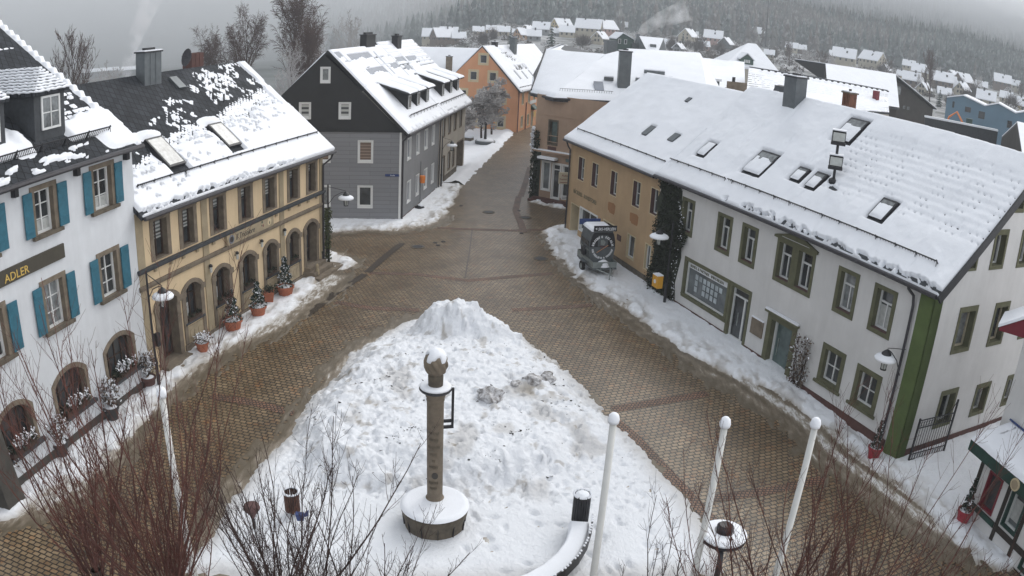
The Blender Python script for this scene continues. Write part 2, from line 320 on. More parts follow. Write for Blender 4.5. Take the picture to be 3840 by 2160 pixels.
class Roof:
    """plane through the eave: local u along eave, s up the slope"""
    def __init__(s,fr,w0,z0,slope,parent): # w0 = depth of eave line (negative = overhang)
        s.fr=fr; s.w0=w0; s.z0=z0; s.k=slope; s.c=1/math.hypot(1,slope); s.p=parent
        a=fr(0,0,0); e=fr(1,0,0)-a; n=fr(0,1,0)-a; s.U=e; s.S=(n+Vector((0,0,slope)))*s.c
        s.Nn=s.U.cross(s.S); s.Nn=s.Nn if s.Nn.z>0 else -s.Nn; s.O=fr(0,w0,z0)
    def at(s,u,q,h=0): return s.O+s.U*u+s.S*q+s.Nn*h
    def slab(s,u0,u1,q0,q1,th=.16,m='slates',name='roof'):
        b=MB(); b.hexa([s.at(u0,q0,-th),s.at(u1,q0,-th),s.at(u1,q1,-th),s.at(u0,q1,-th),s.at(u0,q0),s.at(u1,q0),s.at(u1,q1),s.at(u0,q1)])
        s.ob=b.build(name,M[m],s.p); return s.ob
    def snow(s,u0,u1,q0,q1,res,hf,m=SNOW,par=None,edge=.12):
        nu=max(2,int((u1-u0)/res)); ns=max(2,int((q1-q0)/res)); U,Q=np.meshgrid(np.linspace(u0,u1,nu),np.linspace(q0,q1,ns),indexing='ij')
        h=hf(U,Q); bd=np.minimum(np.minimum(U-u0,u1-U),np.minimum(Q-q0,q1-Q))
        h=np.where(h>0,h*np.sqrt(np.clip(bd/edge,0,1)),h)
        keep=h>.006; hh=np.maximum(h,-.03)
        P3=np.array(s.O)[None,None,:]+U[...,None]*np.array(s.U)+Q[...,None]*np.array(s.S)+hh[...,None]*np.array(s.Nn)
        return grid_sheet('snow_cover',P3,keep,m,par or s.ob)
    def box(s,u0,u1,q0,q1,h0,h1,name,m,par=None):
        b=MB(); b.hexa([s.at(u0,q0,h0),s.at(u1,q0,h0),s.at(u1,q1,h0),s.at(u0,q1,h0),s.at(u0,q0,h1),s.at(u1,q0,h1),s.at(u1,q1,h1),s.at(u0,q1,h1)])
        return b.build(name,M[m] if isinstance(m,str) else m,par or s.ob)
    def guard(s,u0,u1,q,h=.2,step=.12,post=1.0):
        b=MB(); b.tube([s.at(u0,q,h),s.at(u1,q,h)],.03,4); b.tube([s.at(u0,q,.05),s.at(u1,q,.05)],.012,4)
        u=u0
        while u<u1: b.tube([s.at(u,q,.0),s.at(u,q,h)],.013,3); u+=step
        u=u0
        while u<=u1: b.box2=0; b.tube([s.at(u,q,-.02),s.at(u,q,h+.06)],.025,4); b.tube([s.at(u,q-.25,0),s.at(u,q,h)],.015,3); u+=post
        return b.build('snow_guard',M['iron'],s.ob)
    def skylight(s,u0,u1,q0,q1,h=.16,gl='glw',bare=True,snowed=0):
        w=s.box(u0,u1,q0,q1,0,h,'skylight','iron'); 
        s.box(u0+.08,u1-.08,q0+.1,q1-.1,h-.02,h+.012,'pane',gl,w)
        if snowed:
            U0,U1,Q0,Q1=u0+.05,u1-.05,q0-.02,q0+(q1-q0)*snowed
            s2=Roof(s.fr,s.w0,s.z0,s.k,s.p); s2.O=s.at(0,0,h+.014); s2.ob=w
            s2.snow(U0,U1,Q0,Q1,.07,lambda U,Q:.07+.05*(fbm(U*3,Q*3,5)-.5)-.09*nsm((Q-Q0)/(Q1-Q0)-.35+.6*(fbm(U*2.5,Q*1.5,9)-.5)),par=w,edge=.07)
        return w
def gutter(parent,fr,u0,u1,d,z,r=.08,m='gutter'):
    b=MB(); b.tube([fr(u0,d,z),fr(u1,d,z)],r,7); return b.build('gutter',M[m],parent)
def pipe(parent,pts,r=.055,m='gutter'):
    b=MB(); b.tube(pts,r,7); return b.build('downpipe',M[m],parent)
def boxpart(parent,fr,u0,u1,d0,d1,z0,z1,name,m,bev=0):
    b=MB(); b.box(fr,u0,u1,d0,d1,z0,z1); return b.build(name,M[m] if isinstance(m,str) else m,parent)
def chimney(parent,fr,u0,u1,d0,d1,z0,z1,m='zinc',cap=True,seams=True,snow=True):
    b=MB(); b.box(fr,u0,u1,d0,d1,z0,z1)
    if seams:
        for t in (.33,.66): uu=u0+(u1-u0)*t; b.box(fr,uu-.012,uu+.012,d0-.02,d0+.001,z0,z1)
    c=b.build('chimney',M[m],parent)
    if cap:
        b=MB(); b.box(fr,u0-.06,u1+.06,d0-.06,d1+.06,z1,z1+.07); b.box(fr,u0+.25,u1-.25,(d0+d1)/2-.1,(d0+d1)/2+.1,z1+.07,z1+.22); b.build('cap',M['iron' if m!='brick' else 'stoned'],c)
        if snow: b=MB(); b.box(fr,u0-.04,u1+.04,d0-.04,d1-.1,z1+.071,z1+.12); b.build('snow_cap',SNOW,c)
    return c

def sep(parent,fr,name,m,boxes):
    for q in boxes:
        b=MB(); b.box(fr,*q); b.build(name,M[m] if isinstance(m,str) else m,parent)

def dirtsnow(name,bs=7):
    m=bpy.data.materials.new(name); m.use_nodes=True; nt=m.node_tree; b=nt.nodes['Principled BSDF']; b.inputs['Roughness'].default_value=.75
    at=N(nt,'ShaderNodeAttribute'); at.attribute_name='dirt'; mx=N(nt,'ShaderNodeMix',data_type='RGBA'); mx.inputs[6].default_value=(.77,.79,.83,1); mx.inputs[7].default_value=(.27,.23,.18,1)
    nt.links.new(at.outputs['Fac'],mx.inputs[0]); nt.links.new(mx.outputs[2],b.inputs['Base Color'])
    tc=N(nt,'ShaderNodeTexCoord'); n2=N(nt,'ShaderNodeTexNoise'); n2.inputs['Scale'].default_value=bs; n2.inputs['Detail'].default_value=7; n2.inputs['Roughness'].default_value=.65; bp=N(nt,'ShaderNodeBump'); bp.inputs['Distance'].default_value=.09; bp.inputs['Strength'].default_value=.9
    nt.links.new(tc.outputs['Object'],n2.inputs[0]); nt.links.new(n2.outputs['Fac'],bp.inputs['Height']); nt.links.new(bp.outputs[0],b.inputs['Normal']); return m
PSN=dirtsnow('pavement_snow',5)
ISL=[[-8.39, 14.69], [-8.15, 15.62], [-7.98, 17.19], [-7.92, 18.89], [-7.75, 20.6], [-7.23, 22.48], [-7.15, 25.34], [-6.68, 26.39], [-6.22, 29.2], [-5.55, 30.35], [-4.71, 32.32], [-3.92, 33.02], [-2.89, 33.18], [-1.27, 33.04], [0.1, 32.2], [1.22, 30.36], [1.94, 29.18], [2.75, 27.46], [3.13, 26.36], [3.63, 25.28], [4.35, 23.93], [4.93, 22.11], [5.61, 20.38], [5.89, 19.17], [6.05, 17.56], [6.14, 16.31]]
RSN=[[3.24, 51.07], [2.54, 50.6], [1.61, 48.99], [2.16, 43.77], [2.8, 41.42], [3.4, 39.22], [4.19, 37.5], [5.35, 35.42], [6.34, 33.03], [6.95, 31.28], [7.87, 30.13], [8.69, 28.63], [9.5, 27.85], [10.25, 27.34], [10.96, 25.91], [11.67, 24.69], [12.25, 23.22], [12.44, 22.01], [12.92, 20.86], [13.24, 19.42], [13.62, 17.99], [14.05, 16.57], [14.21, 15.46]]
RSL=[[1.41, 48.66], [1.96, 43.18], [2.86, 38.81], [3.85, 35.74], [4.68, 34.28], [5.32, 32.44], [6.2, 30.37], [7.05, 28.79], [7.92, 27.6], [8.78, 26.22], [9.57, 24.83], [10.29, 22.07], [11.11, 20.14], [11.8, 18.18], [12.61, 16.7], [13.09, 15.64]]
RPATCH=[[6.89, 32.16], [7.62, 32.02], [8.13, 30.97], [8.63, 30.0], [9.21, 28.77], [8.43, 29.06], [7.61, 30.11], [7.06, 30.86]]
LSN=[[-14.27, 15.41], [-13.88, 16.31], [-12.97, 17.97], [-12.93, 19.08], [-12.55, 21.18], [-12.42, 23.11], [-12.58, 24.73], [-11.96, 25.93], [-11.82, 26.93], [-11.52, 28.01], [-10.65, 29.87], [-10.07, 31.3], [-9.68, 33.1], [-9.67, 33.89], [-9.52, 35.58], [-9.44, 37.73]]
LSL=[[-14.09, 14.63], [-12.73, 15.7], [-12.02, 17.88], [-11.9, 20.12], [-11.78, 22.66], [-11.51, 25.23], [-11.06, 26.73], [-10.25, 28.4], [-9.41, 29.67], [-8.85, 31.51], [-8.06, 34.42], [-7.55, 38.69]]
LPATCH=[[-10.76, 42.69], [-10.01, 42.49], [-9.23, 41.61], [-8.36, 40.64], [-8.32, 39.93], [-8.91, 39.14], [-9.61, 38.03]]
GSN=[[-11.53, 45.82], [-10.1, 46.7], [-7.79, 47.37], [-6.24, 48.22], [-4.89, 49.68], [-4.53, 52.9], [-4.38, 57.68], [-4.08, 63.71], [-3.37, 71.18], [-2.38, 78.11], [-1.35, 87.93], [-0.84, 91.92]]
TSN=[[0.98, 59.36], [1.08, 57.22], [2.01, 55.91], [3.53, 55.42]]
TSN2=[[0.98, 59.36], [1.07, 65.89], [1.46, 71.58], [1.71, 77.05], [1.86, 82.02]]
BANDS=[[[-8.17, 34.4], [-6.44, 33.89], [-4.17, 33.99]], [[-7.38, 38.92], [-4.91, 39.13], [-2.25, 38.53], [-0.03, 39.55], [2.1, 40.46]], [[0.05, 34.64], [2.13, 35.27], [3.86, 35.85]], [[3.84, 25.66], [5.54, 26.28], [7.68, 27.06]], [[6.44, 20.12], [8.42, 20.56], [10.73, 21.24]], [[-10.83, 24.72], [-8.95, 24.5], [-7.38, 24.06]], [[-4.88, 48.57], [-3.38, 48.57], [-0.19, 48.81], [2.64, 49.71]]]
EDGE=[[[3.66, 25.23], [4.49, 23.7], [5.09, 22.09], [5.72, 20.33], [6.2, 18.94], [6.64, 17.54]], [[0.14, 58.73], [-0.04, 54.21], [0.34, 50.95], [0.56, 48.48]], [[1.03, 71.44], [0.64, 64.1], [0.29, 58.77]]]
GUT=[[[-6.5, 44.71], [-7.05, 41.97], [-7.51, 39.03]], [[-7.59, 38.69], [-8.03, 37.02], [-8.49, 35.46], [-9.09, 32.44]]]
LINE=[[[-2.66, 48.32], [-2.5, 43.14], [-2.42, 38.89]]]
MH=[[-5.53, 44.13], [-1.87, 53.34], [1.51, 43.02], [0.65, 52.31]]
MHS=[[-4.63, 45.13], [-4.19, 45.47], [-4.41, 44.66], [-3.87, 54.82], [0.18, 54.26], [0.41, 48.26]]
VIL=[(-9.6, 353.9, 6.5, 4.9, 0, 'cream'), (-3.3, 342.0, 6.2, 4.2, 0, 'white'), (0.5, 324.0, 5.6, 5.6, 0.5, 'apricot'), (3.5, 324.0, 5.6, 5.1, 0, 'grey'), (6.8, 373.9, 7.2, 7.2, 0, 'grey'), (19.9, 407.5, 8.4, 8.5, 0.5, 'straw'), (18.6, 367.5, 7.0, 6.4, 0, 'cream'), (27.9, 368.9, 7.1, 10.9, 0, 'cream'), (41.8, 397.8, 8.1, 9.7, 0.5, 'rose'), (32.8, 332.4, 5.9, 5.8, 0.6, 'cream'), (96.4, 410.9, 8.8, 9.1, 0, 'rose'), (98.0, 377.5, 7.8, 6.8, 0.9, 'slate'), (150.9, 520.6, 13.4, 13.2, 0, 'white'), (108.1, 347.6, 6.9, 3.8, 0, 'cream'), (85.1, 403.1, 8.5, 8.6, 0.7, 'cream'), (106.9, 506.8, 12.2, 3.6, 0, 'cream'), (62.5, 346.4, 6.5, 4.3, 0, 'grey'), (148.9, 437.3, 10.2, 6.4, 0, 'cream'), (155.7, 439.2, 10.4, 5.7, 0, 'brown'), (186.2, 489.8, 12.4, 5.5, 0, 'cream'), (142.8, 343.5, 7.2, 10.4, 0, 'cream'), (160.8, 355.3, 7.8, 10.9, -0.3, 'cream'), (231.5, 490.1, 13.4, 4.2, 0, 'cream'), (164.5, 338.1, 7.3, 5.2, 0.8, 'grey'), (211.8, 410.6, 10.2, 6.8, 0, 'cream'), (142.6, 273.0, 5.1, 6.4, 0, 'brown'), (182.2, 340.3, 7.6, 8.1, 0, 'cream'), (274.8, 439.1, 12.2, 10.8, 0, 'grey'), (196.7, 318.1, 7.2, 7.8, 0.6, 'brown'), (195.9, 325.6, 7.4, 7.9, 0.7, 'grey'), (149.8, 229.4, 4.1, 6.2, 0, 'cream'), (253.2, 372.0, 9.8, 9.4, 0, 'brown'), (167.6, 234.2, 4.5, 6.0, 0, 'straw'), (164.6, 286.0, 5.8, 8.0, 0, 'brown'), (-90.7, 560.7, -3.9, 8.9, 0, 'grey'), (-81.6, 548.0, -3.4, 8.7, 0.9, 'straw'), (-48.5, 423.2, -1.2, 10.4, 0, 'cream'), (-38.6, 404.2, 1.4, 8.5, 0, 'grey'), (-36.4, 374.2, 0.4, 9.2, 0.3, 'brown'), (-22.5, 389.4, 5.7, 4.8, 0, 'cream'), (200.9, 359.7, 8.5, 5.0, 0.7, 'brown'), (183.2, 312.2, 6.8, 5.7, 0, 'grey'), (171.1, 284.5, 5.9, 5.2, 0, 'cream'), (166.2, 268.8, 5.4, 5.5, 0.7, 'cream'), (207.7, 323.0, 7.6, 5.3, 0, 'white'), (137.4, 237.0, 4.1, 4.3, 0, 'white'), (153.5, 283.1, 5.6, 4.5, 0.7, 'brown'), (186.3, 270.0, 5.8, 5.1, 0, 'cream'), (275.8, 392.8, 10.9, 6.7, 0, 'cream'), (135.4, 245.1, 4.3, 4.4, 0.7, 'cream'), (304.1, 460.6, 14.8, 6.7, 0, 'white'), (160.0, 315.8, 6.6, 4.3, 0, 'straw'), (62.6, 317.9, 5.6, 3.9, 0.7, 'grey'), (80.1, 357.1, 7.0, 4.5, 0, 'rose'), (101.2, 413.8, 9.0, 4.4, 0, 'rose'), (179.7, 416.9, 9.9, 6.3, 0.7, 'cream'), (168.3, 417.3, 9.8, 5.5, 0, 'brown'), (-16.8, 393.6, 7.0, 4.1, 0, 'straw'), (2.4, 382.0, 7.5, 4.7, 0.7, 'straw'), (14.6, 371.7, 7.2, 4.5, 0, 'grey'), (58.1, 492.6, 11.4, 6.9, 0, 'grey'), (74.4, 526.8, 12.7, 8.3, 0.7, 'rose'), (-29.4, 360.8, 2.2, 5.7, 0, 'brown'), (-51.0, 471.2, 0.8, 6.6, 0, 'rose')]
TRS=[('spruce', 9.1, 283.9, 4.4, 8.5, 5.8), ('spruce', -5.4, 293.9, 4.7, 5.4, 2.9), ('spruce', 31.7, 338.5, 6.1, 6.9, 3.8), ('spruce', -87.7, 565.2, -2.2, 7.9, 3.8), ('bush', 22.4, 315.2, 5.4, 4.8, 9.6), ('bush', -15.8, 307.6, 3.8, 5.8, 7.1), ('bush', -13.0, 331.7, 5.3, 4.9, 5.5), ('bare', 114.7, 206.2, 3.0, 14.4, 7.4), ('bush', 60.5, 330.5, 6.0, 6.7, 6.7), ('bush', 71.9, 330.3, 6.1, 7.8, 7.8), ('bush', 82.5, 336.0, 6.3, 6.3, 6.9), ('bare', 103.0, 303.0, 5.5, 9.0, 6.4), ('bare', 102.1, 284.2, 4.9, 7.6, 7.0), ('bare', 102.9, 269.0, 4.5, 8.0, 5.7), ('bare', 103.0, 256.1, 4.1, 7.7, 5.5), ('spruce', 118.2, 206.6, 3.0, 4.9, 3.2), ('bush', 145.0, 234.9, 4.1, 6.1, 6.4), ('bush', 163.1, 232.5, 4.4, 7.1, 7.5), ('bare', 180.1, 309.4, 6.7, 6.8, 5.9), ('bare', 153.5, 319.0, 6.6, 7.4, 5.9), ('spruce', 146.3, 355.1, 7.6, 10.0, 3.8), ('bush', 175.0, 470.5, 11.6, 11.5, 13.3), ('bush', 250.7, 480.5, 13.4, 12.1, 14.4), ('bush', 262.0, 390.2, 10.5, 10.4, 9.4), ('bush', -47.5, 439.4, 0.2, 5.8, 8.8), ('bush', 57.6, 405.9, 8.4, 4.7, 6.8), ('spruce', 76.3, 388.6, 8.0, 6.5, 3.9), ('bare', 198.1, 310.1, 7.0, 6.9, 7.3), ('bush', 191.6, 316.5, 7.1, 5.8, 6.1), ('bush', 173.8, 275.8, 5.7, 5.7, 5.4), ('bare', 194.5, 342.6, 7.9, 6.9, 5.9), ('bush', 126.1, 213.6, 3.3, 4.3, 4.9), ('bare', 132.9, 248.7, 4.3, 5.9, 4.7), ('bush', 155.8, 237.5, 4.4, 5.9, 5.6), ('bare', 213.9, 297.0, 7.0, 7.4, 6.1), ('bush', 153.1, 323.6, 6.7, 6.3, 5.9), ('bush', 195.0, 436.4, 10.8, 7.7, 7.9), ('bush', 74.5, 366.5, 7.2, 4.3, 5.6), ('bush', 93.2, 349.8, 6.8, 4.8, 6.6), ('bush', 115.4, 364.2, 7.5, 5.0, 6.3), ('bush', 14.7, 411.7, 8.5, 3.7, 5.5), ('bush', 1.2, 404.0, 8.2, 3.6, 5.4), ('bare', -13.4, 341.7, 5.6, 4.6, 4.5), ('bush', -40.6, 458.2, 3.7, 5.4, 7.6)]
# ================================================================ ground
def terr(D_,azd):
    D_=np.asarray(D_,float); azd=np.asarray(azd,float)
    base=13*(np.maximum(0,D_-110)/430)**1.2
    up=np.where(D_>540,(np.minimum(D_,840)-540)*.16,0)+np.where(D_>620,(np.minimum(D_,840)-620)*.08,0)-np.where(D_>840,(D_-840)*.05,0)
    up=up*(1-.42*nsm((azd-24)/14)); s=nsm((azd+13)/12); left=-14*nsm((D_-90)/220)+95*nsm((D_-520)/450)
    return (base+up)*s+left*(1-s)
def tz(x,y): return float(terr(math.hypot(x,y),math.degrees(math.atan2(x,y))))
az=np.radians(np.linspace(-60,60,181)); rr=np.concatenate([np.linspace(3,100,30),np.linspace(105,1300,110)])
Rg,Ag=np.meshgrid(rr,az,indexing='ij'); X=Rg*np.sin(Ag); Y=Rg*np.cos(Ag)
Zt=np.where(Rg<=100,-.55,terr(Rg,np.degrees(Ag))-.02+np.where(Rg<130,-.5*(130-Rg)/30,0))+np.where(Rg>200,6*(fbm(X/90,Y/90,3)-.5)*nsm((Rg-200)/400),0)
gm=bpy.data.materials.new('terrain'); gm.use_nodes=True; nt=gm.node_tree; b=nt.nodes['Principled BSDF']; b.inputs['Roughness'].default_value=.9
tc=N(nt,'ShaderNodeTexCoord'); n1=N(nt,'ShaderNodeTexNoise'); n1.inputs['Scale'].default_value=.035; n1.inputs['Detail'].default_value=9; n1.inputs['Roughness'].default_value=.75
cr=N(nt,'ShaderNodeValToRGB'); cr.color_ramp.elements[0].position=.42; cr.color_ramp.elements[0].color=(.04,.045,.04,1); cr.color_ramp.elements[1].position=.62; cr.color_ramp.elements[1].color=(.5,.5,.52,1)
at=N(nt,'ShaderNodeAttribute'); at.attribute_name='forest'; mx=N(nt,'ShaderNodeMix',data_type='RGBA'); mx.inputs[7].default_value=(.035,.045,.04,1)
nt.links.new(tc.outputs['Object'],n1.inputs[0]); nt.links.new(n1.outputs['Fac'],cr.inputs[0]); nt.links.new(cr.outputs[0],mx.inputs[6]); nt.links.new(at.outputs['Fac'],mx.inputs[0]); nt.links.new(mx.outputs[2],b.inputs['Base Color'])
forest=np.where(Rg>540,1.0,np.where((np.degrees(Ag)<-13)&(Rg>300),.85,np.where(Rg>420,.5,0.12)))
ground=struct(grid_sheet('ground',np.stack([X,Y,Zt],-1),np.ones(X.shape,bool),gm,attr=('forest',forest)))
# paving: two halves that meet at the seam x=-2.45
def pave(name,x0,x1,m):
    xs=np.linspace(x0,x1,max(2,int((x1-x0)/1.5))); ys=np.concatenate([np.arange(8,60,1.0),np.arange(60,125,5.)]); Xp,Yp=np.meshgrid(xs,ys,indexing='ij')
    Zp=-0.4*nsm((31-Yp)/9); return struct(grid_sheet(name,np.stack([Xp,Yp,Zp],-1),np.ones(Xp.shape,bool),m))
pave('road',-2.45,24,M['cobA']); pave('square',-22,-2.45,M['cobB'])
def band(pts,w,m,name,h=.004):
    out=[]; P=[Vector((*p,0)) for p in pts]; Q=[]
    for i in range(len(P)-1):
        n=max(1,int((P[i+1]-P[i]).length/1.0)); Q+= [P[i].lerp(P[i+1],k/n) for k in range(n)]
    Q.append(P[-1]); b=MB(); vs=[]
    for i,p in enumerate(Q):
        t=(Q[min(i+1,len(Q)-1)]-Q[max(0,i-1)]).normalized(); nn=Vector((-t.y,t.x,0))
        for s in (-1,1): q=p+nn*s*w/2; vs.append((q.x,q.y,gz(q.x,q.y)+h))
    b.add(vs,[(2*i,2*i+1,2*i+3,2*i+2) for i in range(len(Q)-1)]); return struct(b.build(name,M[m]))
for i,l in enumerate(BANDS): band(l,.42,'redsett','paving_band',.005+.0012*i)
for i,l in enumerate(EDGE): band(l,.45,'redsett','paving_band',.016+.001*i)
for i,l in enumerate(GUT): band(l,.4,'drain','gutter_channel',.02+.001*i)
band(LINE[0],.07,'drain','gutter_channel',.024)
mhg='manhole covers in the crossing'
mhl=['round iron manhole cover left of the long seam, beside small valve caps','round manhole cover farthest up the narrow street','round manhole cover nearest the parked trailer','manhole cover by the corner shop entrance lane']
for (x,y),l in zip(MH,mhl):
    t=root('manhole_cover',l,'manhole cover',(x,y,gz(x,y)),mhg)
    b=MB(); b.lathe((x,y,gz(x,y)),[(.42,.004),(.42,.022),(.31,.022),(.31,.012)],24); b.build('rim',M['stoned'],t)
    b=MB(); b.lathe((x,y,gz(x,y)),[(.30,.004),(.30,.026),(.02,.028)],24); b.build('lid',M['iron'],t)
mhs=['small valve cap beside the near manhole, upper left','small valve cap beside the near manhole, right one','small valve cap beside the near manhole, lowest one','small valve cap beyond the grey house corner','small valve cap by the corner shop lane','small valve cap near the start of the red sett strip']
for (x,y),l in zip(MHS,mhs):
    b=MB(); b.lathe((x,y,gz(x,y)),[(.13,.004),(.13,.028),(.02,.03)],12); tag(b.build('valve_cap',M['iron']),l,'valve cap','small valve caps in the paving')
# ================================================================ snow on the ground
def grid(x0,x1,y0,y1,res): return np.meshgrid(np.arange(x0,x1,res),np.arange(y0,y1,res),indexing='ij')
rsn=RSN+[(30,15),(30,51)]; lsn=LSN+[(-10.6,42),(-26,42),(-26,15)]; gsn=GSN+[(-1,100),(-40,100),(-40,45.8)]
tsn=TSN+[(3.9,56.6),(2.2,57.9),(1.15,58.7),(1.9,82)]+TSN2[::-1][:-1]; rsl=RSL+[(20,15),(20,50)]; lsl=LSL+[(-12,41),(-26,41),(-26,14)]
fpr=random.Random(3)
FOOT=[(fpr.uniform(-8,14),fpr.uniform(15,48),fpr.uniform(.05,.12),fpr.uniform(0,3.14)) for _ in range(900)]
def dents(X,Y,H,lst,depth):
    x0,y0=X[0,0],Y[0,0]; rs=X[1,0]-X[0,0]
    for (x,y,r,a) in lst:
        i0=int((x-3*r-x0)/rs);i1=int((x+3*r-x0)/rs)+2;j0=int((y-3*r-y0)/rs);j1=int((y+3*r-y0)/rs)+2
        i0,j0=max(i0,0),max(j0,0)
        if i1<=i0 or j1<=j0 or i0>=X.shape[0] or j0>=X.shape[1]: continue
        xx=X[i0:i1,j0:j1]-x; yy=Y[i0:i1,j0:j1]-y; u=xx*math.cos(a)+yy*math.sin(a); v=-xx*math.sin(a)+yy*math.cos(a)
        H[i0:i1,j0:j1]-=depth*np.exp(-((u/(1.6*r))**2+(v/(.8*r))**2))
def pavement_snow():
    X,Y=grid(-16.5,22,13,62,.1)
    d=np.maximum.reduce([sdf(p,X,Y) for p in (rsn,lsn,LPATCH,gsn,tsn,RPATCH)])
    e=d+.55*(fbm(X*1.1,Y*1.1,11)-.5)+.55*(fbm(X*4,Y*2.5,12,5)-.5)
    torn=fbm(X*2.2,Y*.9,44,5)
    H=.13*nsm(e/.9)+.07*(fbm(X*1.6,Y*1.6,13)-.45)*nsm(e/.3)+.05*(fbm(X*6,Y*6,14,3)-.5)*nsm(e/.2)
    H+=.16*nsm(1-np.abs(e-.5)/.5)*(fbm(X*1.8,Y*1.8,15)) # ploughed lip
    # tyre-worn patches between trailer and door
    wx=((X-6.4)*.376+(Y-33.5)*-.927); H-=.10*nsm((torn-.55)/.15)*nsm(1-np.abs(d-.9)/1.2)
    dents(X,Y,H,FOOT,.06)
    H=np.where(e>.4,np.maximum(H,.03+.02*(fbm(X*5,Y*5,18)-.5)),H); H=np.where(e>0,H,-.05)
    dirt=.75*nsm(1-e/.45)+.5*nsm((torn-.5)/.12)*nsm(1-e/2.2)+.35*nsm((fbm(X*3.2,Y*1.3,19,5)-.55)/.1)*nsm(1-e/3.0)
    stuff(grid_sheet('snow_cover',np.stack([X,Y,-0.4*nsm((31-Y)/9)+H],-1),H>.004,PSN,attr=('dirt',np.clip(dirt,0,.9))),'white ploughed and trodden snow along the pavements of the square','snow')
    X,Y=grid(-34,8,62,100,.3); d=np.maximum(sdf(gsn,X,Y),sdf(tsn,X,Y)); e=d+.5*(fbm(X*1.1,Y*1.1,11)-.5)
    H=np.where(e>0,.12*nsm(e/.4)+.35*nsm(1-np.abs(e-.7)/.7)*fbm(X,Y,16)+.1*fbm(X,Y,17),-.05)
    stuff(grid_sheet('snow_cover',np.stack([X,Y,H],-1),H>.004,SNOW),'heaped snow along the far street and round the stone trough','snow')
pavement_snow()
def slush():
    X,Y=grid(-16,16.5,13,52,.09)
    isl=sdf(ISL,X,Y); d=np.maximum.reduce([sdf(rsl,X,Y),sdf(lsl,X,Y),isl+np.where(X<-1.5,.75,.12),sdf(gsn,X,Y)+.9,sdf(tsn,X,Y)+.6,sdf(LPATCH,X,Y)+.6])
    e=d-.15+np.where((isl>-1.2)&(X>-1),.25,.9)*(fbm(X*.8,Y*.8,21)-.5)+.3*(fbm(X*4,Y*4,22)-.5)
    e=e+1.5*(fbm(X*5.5,Y*1.6,24,5)-.5)*(1-.6*nsm(e/1.2)); H=np.where(e>0,.002+.016*nsm(e/.8)+.035*(fbm(X*6,Y*2.2,23,5)-.42)*nsm(e/.4),-.03)
    wet=1-nsm((e-.05)/1.1)*.85
    # wheel ruts, darker packed ice
    rr_=sdf(rsl,X,Y); wet=np.where((rr_>.0)&(rr_<2.0),np.maximum(wet*.9,.30+.38*np.sin(rr_*6.5+2*fbm(X*.5,Y*.5,25))),wet)
    stuff(grid_sheet('slush',np.stack([X,Y,-0.4*nsm((31-Y)/9)+.012+H],-1),H>.001,M['slush'],attr=('wet',wet)),'brown trodden slush and ice along the roadsides','slush')
slush()
